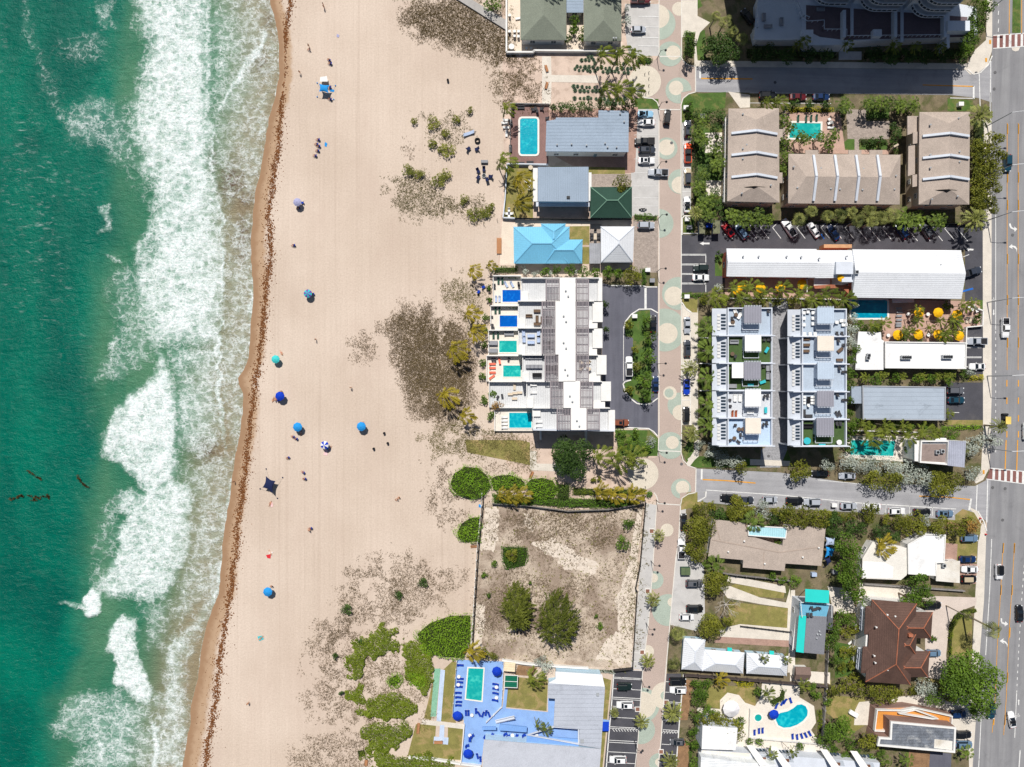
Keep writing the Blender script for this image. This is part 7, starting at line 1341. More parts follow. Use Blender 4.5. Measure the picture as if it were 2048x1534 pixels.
# ================================================================ pools
def watermat(n,c1,c2):
 t=NT(n);p=t.pos();v=t.n('ShaderNodeTexVoronoi',feature='SMOOTH_F1');wv=t.n('ShaderNodeTexNoise');t.l(p,wv.inputs['Vector']);wv.inputs['Scale'].default_value=1.2
 o=t.n('ShaderNodeVectorMath',operation='MULTIPLY_ADD');t.l(wv.outputs['Color'],o.inputs[0]);o.inputs[1].default_value=(1,1,0);t.l(p,o.inputs[2]);t.l(o.outputs[0],v.inputs['Vector']);v.inputs['Scale'].default_value=1.5
 c=t.mix(t.ramp(v.outputs['Distance'],.3,.75),c1,c2);c=t.mix(t.ramp(t.noise(p,.25,2),.3,.7),sc_(c1,.9),c);t.l(c,t.b.inputs['Base Color']);t.b.inputs['Roughness'].default_value=.12;t.b.inputs['Specular IOR Level'].default_value=.4  # brighter network between cells is caustic light painted into the pool colour
 t.bump(t.noise(p,1.6,3),.04);return t.m
WB=watermat('deep_blue_pool_water',C(0,92,190),C(14,122,216));WT=watermat('turquoise_pool_water',C(2,168,190),C(50,206,212));WG=watermat('teal_pool_water',C(24,172,168),C(76,206,192));WD=watermat('petrol_pool_water',C(0,140,172),C(24,172,194))
cop=mat('pool_coping',C(240,236,228),var=.02)
def pool(px,wm,label,z=0.,cw=.5,step=None):
 w=[tuple(p.xy)for p in P(px,z)];r=thing('swimming_pool',label,'swimming pool',cen(w)+Vector((0,0,z)))
 part(r,'water',wm,lambda m:m.sheet(w,z+.1));q=inset(w,-cw)
 def cp(m):ring(m,q,cw,z+.02,z+.17)
 part(r,'coping',cop,cp);return r
def rr(x0,y0,x1,y1,c=3):return[(x0+c,y0),(x1-c,y0),(x1-c*.3,y0+c*.3),(x1,y0+c),(x1,y1-c),(x1-c*.3,y1-c*.3),(x1-c,y1),(x0+c,y1),(x0+c*.3,y1-c*.3),(x0,y1-c),(x0,y0+c),(x0+c*.3,y0+c*.3)]
pool(rr(1040,237,1075,309,4),WT,'turquoise pool with white rim on the mauve paved deck')
pool(gb(1005,580,1041,604),WB,'northernmost deep blue pool of the townhouse row',1.,.25);pool(gb(999.5,631,1034.5,653.5),WB,'deep blue pool, second in the townhouse row',1.,.25);pool(gb(998.5,681.5,1033.5,704.5),WG,'teal pool in the middle of the townhouse row',1.,.25);pool(gb(1006.5,731,1041.5,753.5),WG,'teal pool beside the coral striped loungers',1.,.25);pool(gb(1018.5,825.5,1063,855.5),WT,'largest townhouse pool in the southern corner',1.,.25)
pool([(1584,246),(1641,247),(1640,277),(1578,276)],WG,'teal pool in the condominium garden behind small palms');pool(rr(1702,600,1774,636,3),WD,'pool beneath the white hotel roof edge with white rim');pool([(1702,880),(1790,882),(1786,912),(1700,909)],WG,'pool striped by palm shadows beside the corner house',0,.3)
kp=[(1551,1439),(1553,1430),(1561,1425),(1575,1422),(1586,1416),(1594,1409),(1603,1408),(1611,1412),(1615,1421),(1614,1431),(1606,1441),(1594,1449),(1580,1454),(1567,1455),(1556,1450)]
r=pool(kp,WT,'kidney shaped turquoise pool among blue loungers',0,.55);pool([(1516+7*math.cos(a),1435+7*math.sin(a))for a in np.linspace(0,6.283,17)[:-1]],WG,'small round hot tub beside the kidney pool',0,.4);pool([(937,1336),(967,1337),(963,1401),(932,1397)],WG,'turquoise pool set in the bright blue deck',0,.35)
# ================================================================ furniture
FC={'white':C(240,240,238),'blue':C(18,62,170),'navy':C(30,40,80),'coral':C(240,120,96),'grey':C(150,152,158),'dgrey':C(70,70,74),'green':C(50,84,70),'brown':C(112,92,76),'rust':C(158,84,56),'pblue':C(180,196,224),'black':C(30,30,34),'wood':C(190,136,96),'turq':C(60,190,200),'beige':C(214,200,180),'yellow':C(244,186,20),'royal':C(10,60,190),'sky':C(40,150,225),'aqua':C(70,205,205),'lav':C(170,170,205),'red':C(214,50,60),'pink':C(240,200,200),'purple':C(110,80,170),'orange':C(250,170,60)}
def fm(n):return mat('fabric_'+n,FC[n],rough=.85,var=.04,sc=1,fine=.05,local=True)
def mk(name,parts):
 r=proto(name)
 for n,m,fn in parts:part(r,n,m,fn)
 return r
LOU=mk('sun_lounger',[('mattress',fm('white'),lambda m:m.box(-.3,0,.32,1.3,.62,.1)),('backrest',fm('white'),lambda m:m.add([(.34,-.31,.34),(.34,.31,.34),(.95,.31,.7),(.95,-.31,.7),(.34,-.31,.43),(.34,.31,.43),(.9,.31,.78),(.9,-.31,.78)],[[4,7,6,5][::-1],[0,1,2,3][::-1],[2,6,7,3][::-1],[0,3,7,4][::-1],[1,5,6,2][::-1]])),('frame',fm('white'),lambda m:(m.box(0,-.3,.24,1.9,.06,.07),m.box(0,.3,.24,1.9,.06,.07)))]+[('leg',fm('white'),(lambda a,b:lambda m:m.box(a,b,0,.06,.06,.25))(a,b))for a in(-.85,.75)for b in(-.3,.3)])
CHA=mk('chair',[('seat',fm('white'),lambda m:m.box(0,0,.36,.55,.55,.08)),('backrest',fm('white'),lambda m:m.add([(-.25,-.28,.42),(-.25,.28,.42),(-.5,.28,.92),(-.5,-.28,.92),(-.33,-.28,.42),(-.33,.28,.42),(-.57,.28,.9),(-.57,-.28,.9)],[[0,1,2,3],[4,7,6,5],[2,6,7,3],[0,3,7,4],[1,5,6,2]]))]+[('leg',fm('dgrey'),(lambda a,b:lambda m:m.box(a,b,0,.05,.05,.38))(a,b))for a in(-.22,.22)for b in(-.24,.24)])
SOF=mk('sofa',[('seat',fm('grey'),lambda m:m.box(.1,0,.2,.75,1.9,.25)),('backrest',fm('grey'),lambda m:m.box(-.38,0,.2,.22,2.1,.6)),('armrest',fm('grey'),lambda m:m.box(.05,-1,.2,.85,.18,.42)),('armrest',fm('grey'),lambda m:m.box(.05,1,.2,.85,.18,.42)),('base',fm('dgrey'),lambda m:m.box(0,0,0,.8,1.9,.2))])
TAB=mk('table',[('table_top',fm('grey'),lambda m:m.box(0,0,.7,2.0,.95,.06))]+[('leg',fm('dgrey'),(lambda a,b:lambda m:m.box(a,b,0,.07,.07,.7))(a,b))for a in(-.85,.85)for b in(-.38,.38)])
RTB=mk('round_table',[('table_top',fm('white'),lambda m:m.cyl(0,0,.66,.72,.5,14)),('pedestal',fm('grey'),lambda m:(m.cyl(0,0,.03,.66,.06,8),m.cyl(0,0,0,.04,.3,10)))])
def umb(name,n,c1,c2,fr=False):
 def can(m):
  for i in range(n):
   a,b=2*PI*i/n,2*PI*(i+1)/n;m.cur=i%2 if c2 else 0;p1,p2=(math.cos(a),math.sin(a)),(math.cos(b),math.sin(b))
   for(r0,z0),(r1,z1)in(((1.3,2.15),(.75,2.48)),((.75,2.48),(.02,2.72))):m.face([(p1[0]*r0,p1[1]*r0,z0),(p2[0]*r0,p2[1]*r0,z0),(p2[0]*r1,p2[1]*r1,z1),(p1[0]*r1,p1[1]*r1,z1)])
   m.face([(p1[0]*1.3,p1[1]*1.3,2.02),(p2[0]*1.3,p2[1]*1.3,2.02),(p2[0]*1.3,p2[1]*1.3,2.15),(p1[0]*1.3,p1[1]*1.3,2.15)])
  m.cur=0
 return mk(name,[('canopy',[fm(c1),fm(c2 or c1)],can),('pole',fm('grey'),lambda m:m.cyl(0,0,0,2.75,.035,6)),('finial',fm('grey'),lambda m:m.cyl(0,0,2.7,2.82,.05,6,.01))])
UM={k:umb('umbrella',8 if k!='purple' else 10,*v)for k,v in{'yellow':('yellow',None),'royal':('royal',None),'sky':('sky',None),'aqua':('aqua',None),'purple':('purple','turq'),'striped':('royal','white'),'lav':('lav',None)}.items()}
def put(pr,x,y,ang,label,cat,group=None,z=0,col=None,parts=('mattress','backrest','seat','armrest','table_top'),sc=None):
 o=dup(pr,W(x,y,z)+Vector((0,0,.05 if z==0 else.03)),math.radians(ang),label,cat,group,sc)
 col=col or{LOU.name:'white',CHA.name:'white',SOF.name:'grey',TAB.name:'grey',RTB.name:'white'}.get(pr.name)
 if col:
  for c in o.children:
   if c.name.split('.')[0]in parts:c.material_slots[0].link='OBJECT';c.material_slots[0].material=fm(col)
 return o
def row(pr,tmpl,cat,group,items,z=0,col=None,ang=0,sc=None):
 tmpl,items=order(tmpl,items)
 for i,it in enumerate(items):put(pr,it[0],it[1],it[2]if len(it)>2 else ang,tmpl.replace('{o}',ORD[i])if len(items)>1 else tmpl,cat,group,z,col,sc=sc)
lo='sun lounger';ub='umbrella'
row(UM['yellow'],'{o} yellow umbrella from the left below the long white hotel',ub,'yellow umbrellas',[(1468,582),(1478,574),(1515,578),(1554,577),(1597,571)],sc=1.1);put(UM['yellow'],1676,557,0,'yellow umbrella on the red stair landing of the hotel',ub,'yellow umbrellas',3.4,sc=1.)
row(UM['yellow'],'{o} yellow umbrella from the left in the upper court row',ub,'yellow umbrellas',[(1828,627),(1866,627),(1903,631)],sc=1.1);row(UM['yellow'],'{o} yellow umbrella from the left in the lower court row',ub,'yellow umbrellas',[(1786,671),(1827,670),(1866,670),(1907,673)],sc=1.1)
row(RTB,'{o} white round table from the left beside the yellow umbrellas','table','white court tables',[(1774,671),(1814,629),(1853,629),(1854,670)])
row(UM['royal'],'{o} royal blue umbrella down the blue motel deck',ub,'royal blue umbrellas',[(994,1336),(916,1424),(937,1499)],sc=1.05);put(UM['royal'],1542,1421,0,'royal blue umbrella by the kidney pool',ub,'royal blue umbrellas')
row(LOU,'{o} blue lounger from the top along the left edge of the blue deck',lo,'blue loungers of the motel deck',[(921,1329),(921,1356),(920,1363),(919,1372),(917,1384),(917,1393),(918,1402),(917,1409)],col='blue',ang=175,sc=.95);row(LOU,'{o} blue lounger from the top along the right edge of the blue deck',lo,'blue loungers of the motel deck',[(991,1367),(991,1376),(991,1385),(990,1399)],col='blue',ang=-8,sc=.95)
row(LOU,'{o} blue lounger from the left along the lower edge of the blue deck',lo,'blue loungers of the motel deck',[(932,1424,92),(937,1424,92),(952,1420,92),(958,1426,120),(966,1427,70),(972,1424,80),(978,1427,110)],col='blue');row(LOU,'{o} blue lounger beside the grey roof at the bottom deck',lo,'blue loungers of the motel deck',[(955,1510,105),(961,1516,95)],col='blue')
row(CHA,'{o} blue chair from the left on the blue gallery terrace','chair','blue chairs of the motel terrace',[(972,1470,40),(985,1467,60),(1012,1466,20),(1018,1470,20),(1034,1469,70),(1049,1468,20),(946,1469,30),(940,1474,90),(936,1489,10)],col='blue',sc=1.3);row(RTB,'{o} white round table from the left on the blue motel decks','table','white motel tables',[(940,1468),(944,1428),(1025,1468),(1073,1468),(918,1351),(917,1367),(993,1372),(993,1393)])
row(LOU,'{o} blue lounger from the left below the kidney pool',lo,'blue loungers of the kidney pool',[(1508,1463,92),(1517,1460,92),(1524,1459,92),(1584,1471,95),(1593,1472,98),(1602,1470,110),(1610,1468,118),(1618,1465,118)],col='blue');row(LOU,'{o} blue lounger from the left above the kidney pool',lo,'blue loungers of the kidney pool',[(1552,1410,70),(1564,1404,60),(1569,1401,60),(1580,1399,110)],col='blue')
row(LOU,'{o} grey lounger from the top beside the hotel pool',lo,'grey loungers of the hotel',[(1796,617),(1797,624),(1796,632),(1796,640),(1795,647),(1795,652)],col='grey',ang=182);row(LOU,'{o} pale lounger from the left in the court corner by the white wall',lo,'pale loungers of the hotel',[(1932,640,92),(1939,640,92),(1946,640,92)],col='beige');row(CHA,'{o} white chair in the court corner by the avenue hedge','chair',None,[(1935,613,40),(1942,619,60),(1951,622,20)],sc=1.4)
row(LOU,'{o} green lounger from the left in shade above the condominium pool',lo,'green loungers of the condominium',[(1595,238,90),(1611,239,90),(1621,238,90),(1632,237,90)],col='green');put(LOU,1660,256,0,'white lounger right of the condominium pool',lo);row(CHA,'{o} white chair in the cluster right of the condominium pool','chair',None,[(1657,240,30),(1662,246,80),(1656,248,200)],sc=1.3)
row(LOU,'{o} white lounger from the top on the sand by the mauve deck',lo,'white loungers on the sand',[(1012,241,180),(1009,247,180),(1012,256,180),(1013,268,90)]);row(CHA,'{o} dark chair from the left around the mauve pool deck','chair','dark chairs of the mauve deck',[(1026,217,90),(1026,226,90),(1067,221,0),(1074,223,100),(1082,219,180),(1022,243,0),(1023,250,0),(1093,238,180)],col='dgrey',sc=1.3);row(SOF,'{o} dark bench from the top along the mauve pool deck edge','bench','dark benches of the mauve deck',[(1042,216,270),(1021,298,0),(1042,328,90),(1060,326,90)],col='dgrey',sc=.9)
put(RTB,1071,219,0,'dark round table at the top of the mauve deck','table',None,0,'dgrey');put(RTB,1061,337,0,'cream round table on the lawn by the blue balcony house','table',None,0,'beige',sc=1.3);row(CHA,'{o} white lawn chair on the dry lawn by the blue balcony house','chair',None,[(1054,364,0),(1060,362,0),(1060,374,0),(1060,379,0)],sc=1.2)
row(CHA,'{o} pale chair around the white table on the beach wall corner','chair',None,[(1014,428,0),(1022,428,180),(1018,422,270),(1018,433,90)],sc=1.2);put(TAB,1018,428,90,'table on the white corner terrace above the blue house','table',None,0,'navy',sc=.6);put(TAB,1190,474,90,'cream oval table on the pavers by the carport','table',None,0,'beige',sc=.85);row(CHA,'{o} dark chair round the cream table by the carport','chair',None,[(1184,470,0),(1184,477,0),(1196,470,180),(1196,477,180),(1190,465,270),(1190,484,90)],col='dgrey')
row(CHA,'{o} white chair from the top on the cream seafront terrace','chair','terrace chairs of the sage house',[(1029,64,90),(1037,64,90),(1029,73,90),(1037,74,90),(1019,32,90),(1019,64,90),(1053,98,90),(1062,98,90)],sc=1.2);row(RTB,'white round table in the corner of the cream seafront terrace','table',None,[(1023,97)],sc=1.6);put(LOU,1037,38,10,'white lounger on the cream seafront terrace',lo)
row(LOU,'{o} white lounger from the left on the northernmost townhouse deck',lo,'white loungers of the first townhouse',[(1012,569,118),(1024,569,118),(992,598,90),(999,598,90)],1.,'pblue');row(LOU,'{o} dark green lounger from the left on the first two townhouse decks',lo,'green loungers of the townhouses',[(997,562,90),(1005,562,90),(991,621,90),(999,621,90),(987,671,90),(996,671,90)],1.,'green');row(LOU,'{o} coral striped lounger from the top on the fourth townhouse deck',lo,'coral loungers',[(985,728,180),(985,736,180),(985,745,180),(984,754,215),(999,722,280)],1.,'coral');row(LOU,'{o} white lounger from the top on the southernmost townhouse deck',lo,'white loungers of the last townhouse',[(1009,834,180),(1009,841,180),(1009,848,180),(1009,855,180)],1.)
row(SOF,'{o} covered grey daybed from the top on the third townhouse deck','daybed',None,[(986,686,90),(986,701,90),(1018,667,270)],1.,'grey',sc=1.2);row(SOF,'{o} white rounded sofa from the left on the grey sea terrace','sofa',None,[(1021,788,90),(1030,786,90),(1039,785,90),(1029,797,90),(1029,774,0)],1.,'beige',sc=.7);row(CHA,'{o} dark chair on the townhouse sea decks from the top','chair','dark chairs of the sea decks',[(989,570,0),(989,576,0),(1037,566,90),(1038,571,90),(984,634,0),(985,650,0),(987,656,0),(996,793,60),(1004,790,100),(985,718,90),(990,718,90),(1018,717,60)],1.,'dgrey',sc=1.1)
RB=6.78
row(SOF,'{o} brown sofa from the top on the second townhouse roof terrace','sofa','brown terrace sofas',[(1074,622,90),(1058,632,270),(1074,648,90),(1084,640,180),(1074,638,0)],RB,'brown',sc=.85);row(SOF,'{o} pale blue sofa on the third townhouse roof terrace','sofa','pale blue terrace sofas',[(1047,668,0),(1048,678,0),(1077,669,180),(1077,678,180),(1062,685,90),(1062,672,90)],RB,'pblue',sc=.9);row(SOF,'{o} grey sofa from the left on the fourth townhouse roof terrace','sofa','grey terrace sofas',[(1055,715,270),(1064,715,270),(1072,715,270),(1080,715,270),(1056,733,90),(1064,733,90),(1072,733,90),(1080,733,90)],RB,'grey',sc=(1,.55,1))
put(SOF,1074,750,90,'black covered spa tub on the fourth townhouse roof terrace','spa cover',None,RB,'black',sc=1.15);row(LOU,'{o} dark lounger under the second townhouse pergola',lo,None,[(1095,640,92),(1102,640,88)],RB,'dgrey',sc=1.1);row(LOU,'{o} white lounger on the last two townhouse roof terraces',lo,None,[(1078,843,180),(1078,852,180),(1067,770,180),(1067,785,180)],RB)
row(TAB,'{o} dining table from the top under the townhouse pergolas','table',None,[(1097,689,90),(1103,738,90),(1165,731,30)],RB,'dgrey',sc=.9);row(CHA,'{o} chair around the third townhouse dining table','chair',None,[(1091,683,0),(1091,689,0),(1091,695,0),(1103,683,180),(1103,689,180),(1103,695,180)],RB,'grey');row(CHA,'{o} dark chair around the fourth townhouse dining table','chair',None,[(1097,733,0),(1097,739,0),(1097,745,0),(1109,733,180),(1109,739,180),(1109,745,180)],RB,'dgrey');row(CHA,'{o} beige armchair around the fire table on the east terrace','chair',None,[(1163,726,315),(1176,726,225),(1163,736,45),(1176,736,135)],RB,'beige',sc=1.4)
D9=9.02
row(SOF,'{o} white curved sofa on the first blue grey roof deck','sofa',None,[(1470,626,200),(1478,632,150),(1462,648,90)],D9,'white',sc=.8);row(RTB,'{o} round table from the top on the first terrace row decks','table',None,[(1470,630),(1464,644),(1463,708),(1476,858),(1467,876),(1484,858)],D9,'brown',sc=1.1);row(LOU,'{o} rust brown lounger on the pale terrace house roof deck',lo,None,[(1464,827,90),(1471,827,90)],D9,'rust');row(SOF,'{o} white sofa on the pale terrace house roof deck','sofa',None,[(1479,796,180),(1500,824,90),(1469,796,180)],D9,'white',sc=.85)
row(SOF,'{o} grey cabana sofa from the top on the first row turf decks','sofa',None,[(1467,684,270),(1463,772,90),(1535,750,180),(1535,737,180)],D9,'grey',sc=1.1);row(TAB,'{o} table from the top along the east side of the first row decks','table',None,[(1532,700,60),(1500,770,0),(1524,764,20),(1530,820,90)],D9,'turq',sc=.8);row(CHA,'{o} dark chair from the top on the first terrace row decks','chair','dark deck chairs',[(1463,636,90),(1480,620,0),(1535,622,90),(1470,712,60),(1528,680,0),(1535,680,180),(1527,733,0),(1534,790,90),(1528,792,60),(1459,800,0),(1460,812,0),(1532,845,90),(1526,848,60),(1470,850,0),(1480,868,90),(1460,880,20),(1474,882,140)],D9,'dgrey',sc=1.2)
row(CHA,'{o} white chair from the left on the first deck behind the lane','chair','white deck chairs',[(1606,626,0),(1606,637,0),(1606,650,0),(1614,624,270),(1624,626,180),(1624,637,180),(1624,648,180),(1607,668,90),(1618,668,90),(1628,668,90),(1672,645,0),(1680,642,180),(1684,650,180)],D9,'white',sc=1.5);row(SOF,'{o} brown outdoor sofa from the top behind the lane','sofa',None,[(1612,678,270),(1612,690,90),(1611,702,90),(1678,720,90),(1679,700,130)],D9,'brown',sc=.8);put(TAB,1615,800,90,'black dining table on the fourth deck behind the lane','table',None,D9,'black',sc=.9);row(CHA,'{o} white chair round the black dining table','chair',None,[(1608,794,0),(1608,800,0),(1608,806,0),(1622,794,180),(1622,800,180),(1622,806,180),(1615,809,90)],D9,'white',sc=1.1)
row(SOF,'{o} dark corner sofa on the fourth deck behind the lane','sofa',None,[(1607,826,0),(1616,832,90)],D9,'dgrey',sc=.9);put(SOF,1614,852,270,'dark square sofa on the turf deck behind the lane','sofa',None,D9,'black',sc=1.2);put(RTB,1610,881,0,'round turquoise daybed on the turf deck','daybed',None,D9,'turq',sc=1.9);put(TAB,1642,888,0,'turquoise games table at the edge of the turf deck','table',None,D9,'turq',sc=.9);put(RTB,1675,884,0,'white round spa on the turf deck corner','spa',None,D9,'white',sc=1.4);row(LOU,'{o} dark striped lounger on the fourth deck behind the lane',lo,None,[(1672,828,120),(1678,827,120)],D9,'dgrey');row(CHA,'{o} dark chair along the east side behind the lane','chair','dark chairs behind the lane',[(1672,666,90),(1682,666,90),(1675,680,90),(1685,690,180),(1677,735,90),(1684,744,180),(1673,788,90),(1684,800,180),(1672,846,90),(1679,846,90)],D9,'dgrey',sc=1.3)
put(TAB,1628,1217,15,'dark table set on the blue roof terrace','table',None,5.72,'dgrey',sc=.8);row(CHA,'{o} dark chair on the blue roof terrace','chair',None,[(1614,1227,90),(1621,1227,90),(1634,1215,180),(1622,1214,0)],5.72,'dgrey',sc=1.2);row(LOU,'{o} white chair on the grey slab of the tiled house garden',lo,None,[(1700,1284,40),(1700,1294,40)],sc=.8)
row(SOF,'{o} sofa from the left on the shaded podium terrace','sofa',None,[(1527,36,0),(1535,54,90),(1562,45,0),(1640,20,90)],4.03,'grey',sc=1.);put(SOF,1705,1425,60,'white garden swing seat with a canopy on the dry lawn','swing seat',None,0,'white',sc=1.2)
# ================================================================ beach life
skin=mat('skin',C(206,152,118),var=.05,fine=0,local=True);hairm=mat('dark_hair',C(46,34,28),var=.1,fine=0,local=True)
def skinmesh(name,V,E,Rr,m,sub=1):
 me=bpy.data.meshes.new('tmp');me.from_pydata(V,E,[]);o=bpy.data.objects.new('tmp',me);COL.objects.link(o);sm=o.modifiers.new('s','SKIN');sm.use_smooth_shade=True
 for i,v in enumerate(me.skin_vertices[0].data):v.radius=(Rr[i],Rr[i]);v.use_root=i==0
 if sub:o.modifiers.new('b','SUBSURF').levels=sub
 dg=bpy.context.evaluated_depsgraph_get();out=bpy.data.meshes.new_from_object(o.evaluated_get(dg));out.name=name;out.materials.clear();out.materials.append(m)
 bpy.data.objects.remove(o);return out
def person_proto(pose):
 J={'stand':dict(pel=(0,0,.95),ch=(0,0,1.32),nk=(0,0,1.48),hd=(.03,0,1.56),ht=(.01,0,1.72),sh=(0,.19,1.4),el=(.04,.27,1.12),wr=(.14,.28,.88),hp=(0,.1,.9),kn=(.06,.11,.5),an=(-.02,.12,.08),to=(.16,.14,.04)),'sit':dict(pel=(0,0,.42),ch=(-.16,0,.76),nk=(-.2,0,.92),hd=(-.17,0,1.0),ht=(-.19,0,1.16),sh=(-.17,.19,.84),el=(.02,.28,.62),wr=(.24,.25,.6),hp=(.04,.11,.42),kn=(.46,.14,.46),an=(.66,.15,.1),to=(.84,.17,.08)),'lie':dict(pel=(0,0,.13),ch=(-.37,0,.14),nk=(-.53,0,.14),hd=(-.6,0,.16),ht=(-.76,0,.14),sh=(-.46,.19,.12),el=(-.25,.33,.08),wr=(.0,.35,.08),hp=(.05,.1,.12),kn=(.46,.13,.12),an=(.88,.15,.08),to=(.95,.2,.16))}[pose]
 V,E,Rr=[],[],[]
 def add(p,r,par=None):V.append(p);Rr.append(r);(E.append((par,len(V)-1))if par is not None else 0);return len(V)-1
 a=add(J['pel'],.13);b=add(J['ch'],.135,a);c=add(J['nk'],.055,b);d=add(J['hd'],.082,c);hm=Vector(J['hd']).lerp(Vector(J['ht']),.5);d=add(tuple(hm),.108,d);add(J['ht'],.1,d)
 fw=Vector(J['wr'])-Vector(J['el']);fw.normalize()
 for s in(1,-1):
  f=lambda k:(J[k][0],J[k][1]*s,J[k][2]);e=add(f('sh'),.06,b);e=add(f('el'),.042,e);e=add(f('wr'),.03,e);w=Vector(f('wr'));dd=Vector((fw.x,fw.y*s,fw.z));sd=dd.cross(Vector((0,0,1))if abs(dd.z)<.8 else Vector((1,0,0))).normalized();e=add(tuple(w+dd*.07),.026,e)
  for q,l in((-.03,.075),(-.01,.09),(.01,.085),(.03,.07)):k=add(tuple(w+dd*.1+sd*q),.009,e);add(tuple(w+dd*(.1+l)+sd*q*1.3),.007,k)
  k=add(tuple(w+dd*.05+sd*.045),.01,e);add(tuple(w+dd*.1+sd*.065),.008,k)
  e=add(f('hp'),.095,a);e=add(f('kn'),.06,e);e=add(f('an'),.04,e);add(f('to'),.03,e)
 r=proto('person');o=bpy.data.objects.new('body',skinmesh('body',V,E,Rr,skin));o.parent=r;COL.objects.link(o)
 h=[tuple(Vector(J['pel'])+(Vector(J['ch'])-Vector(J['pel']))*.25),J['pel']];V2=h+[J['hp'],tuple(Vector(J['hp'])*.55+Vector(J['kn'])*.45)];n=lambda p:(p[0],-p[1],p[2]);V2+=[n(V2[2]),n(V2[3])]
 o=bpy.data.objects.new('swimwear',skinmesh('swimwear',[V2[1],V2[0]]+V2[2:],[(0,1),(0,2),(2,3),(0,4),(4,5)],[.145,.14,.112,.09,.112,.09],fm('navy')));o.parent=r;COL.objects.link(o)
 up=(Vector(J['ht'])-Vector(J['hd'])).normalized();fw_=Vector((1,0,.1))if pose!='lie' else Vector((0,0,1));fw_=(fw_-up*fw_.dot(up)).normalized();rt=up.cross(fw_);c=hm+up*.02
 def cap(m):
  n,k=12,6
  pts=[c+(up*math.sin(e)+(fw_*math.cos(q)+rt*math.sin(q))*math.cos(e))*.118-fw_*.012 for e in[(-.35+1.9*i/k)for i in range(k+1)]for q in[2*PI*t/n for t in range(n)]]
  m.add(pts,[[i*n+t,i*n+(t+1)%n,(i+1)*n+(t+1)%n,(i+1)*n+t]for i in range(k)for t in range(n)if not(i<2 and(t<3 or t>8))])
 part(r,'hair',hairm,cap)
 ball=lambda m,q,a:m.add([tuple(q+Vector(d)*a)for d in((1,0,0),(-1,0,0),(0,1,0),(0,-1,0),(0,0,1),(0,0,-1))],[[0,2,4],[2,1,4],[1,3,4],[3,0,4],[2,0,5],[1,2,5],[3,1,5],[0,3,5]])
 for s in(-1,1):part(r,'eye',dark,lambda m:ball(m,hm+fw_*.088+rt*(s*.035),.014));part(r,'ear',skin,lambda m:ball(m,hm+rt*(s*.092),.028))
 part(r,'nose',skin,lambda m:ball(m,hm+fw_*.1-up*.03,.022));part(r,'mouth',fm('rust'),lambda m:m.bx3(hm+fw_*.086-up*.065-rt*.025,hm+fw_*.086-up*.065+rt*.025,.016,.012))
 return r
PE={k:person_proto(k)for k in('stand','sit','lie')}
def person(pose,x,y,ang,col,label,z=0.):
 o=dup(PE[pose],W(x,y)+Vector((0,0,z+.02)),math.radians(ang),label,'person','people on the beach');paint(o,'swimwear',fm(col));return o
for a in[('stand',648,12,200,'red','person in red swimwear standing near the top of the sand'),('stand',649,17,60,'navy','person in navy standing behind the red swimwear person'),('stand',619,94,150,'navy','person walking by the water near the top'),('sit',620,100,180,'purple','seated person in purple near the top waterline'),('sit',659,121,150,'navy','person seated left of a pair above the blue canopy'),('sit',661,128,180,'dgrey','person seated right of a pair above the blue canopy'),('stand',601,147,100,'brown','person walking alone by the seaweed left of the canopy'),('sit',660,176,200,'blue','person seated at the right of the blue canopy'),('sit',661,199,170,'green','person seated below the blue canopy'),('sit',637,280,180,'blue','person at the top of the six chair group'),('sit',634,289,180,'white','person in white in the six chair group'),('sit',638,293,180,'navy','person in navy in the six chair group'),('sit',636,302,180,'dgrey','person second from bottom of the six chair group'),('sit',631,312,180,'sky','person at the bottom of the six chair group'),('sit',598,417,180,'green','person seated below the lavender umbrella'),('sit',588,491,190,'blue','person in blue seated alone under no umbrella'),('stand',619,581,90,'pink','person in pale pink behind the purple umbrella'),('sit',626,588,180,'navy','person sitting at the right of the purple umbrella'),('stand',633,679,160,'navy','person walking mid beach below the purple umbrella'),('lie',563,706,120,'red','person lying above the aqua umbrella'),('sit',565,783,180,'navy','person seated behind the upper blue umbrella'),('lie',547,799,70,'dgrey','person at the far left beside the upper blue umbrella'),('sit',552,799,100,'orange','person in orange beside the upper blue umbrella'),('sit',557,799,100,'blue','person in blue below the upper blue umbrella'),('stand',703,775,90,'white','person in white standing in the empty middle beach'),('sit',587,873,170,'navy','left person of the pair below the bright umbrella'),('sit',593,877,170,'blue','right person of the pair below the bright umbrella'),('lie',602,866,80,'pink','person in pink beside the bright umbrella'),('sit',577,915,200,'brown','brown clad person seated alone above the navy canopy'),('sit',607,944,150,'purple','upper person of the pair right of the navy canopy'),('sit',610,957,180,'navy','lower person of the pair right of the navy canopy'),('lie',541,1007,250,'red','person lying on the pink towel below the navy canopy'),('stand',470,962,180,'navy','person wading at the very edge of the water'),('sit',622,1056,190,'red','person in red seated on the lower beach'),('sit',620,1060,150,'navy','person in navy beside the seated red person'),('sit',799,994,220,'orange','person on a chair near the dune path, right one'),('sit',795,998,200,'white','person on a chair near the dune path, left one'),('lie',541,1105,120,'white','person lying on the white towel of the red pair'),('sit',545,1171,200,'blue','person seated behind the sky blue umbrella'),('lie',522,1276,40,'navy','person lying on the turquoise towel near the bottom'),('stand',498,1404,90,'black','person in black walking alone near the bottom'),('stand',727,844,90,'coral','person behind the blue umbrella in mid beach'),('lie',660,897,60,'turq','person on a turquoise towel beside the striped umbrella'),('stand',510,1458,0,'rust','person walking on the concrete path by the white block')][:43]:person(*a)
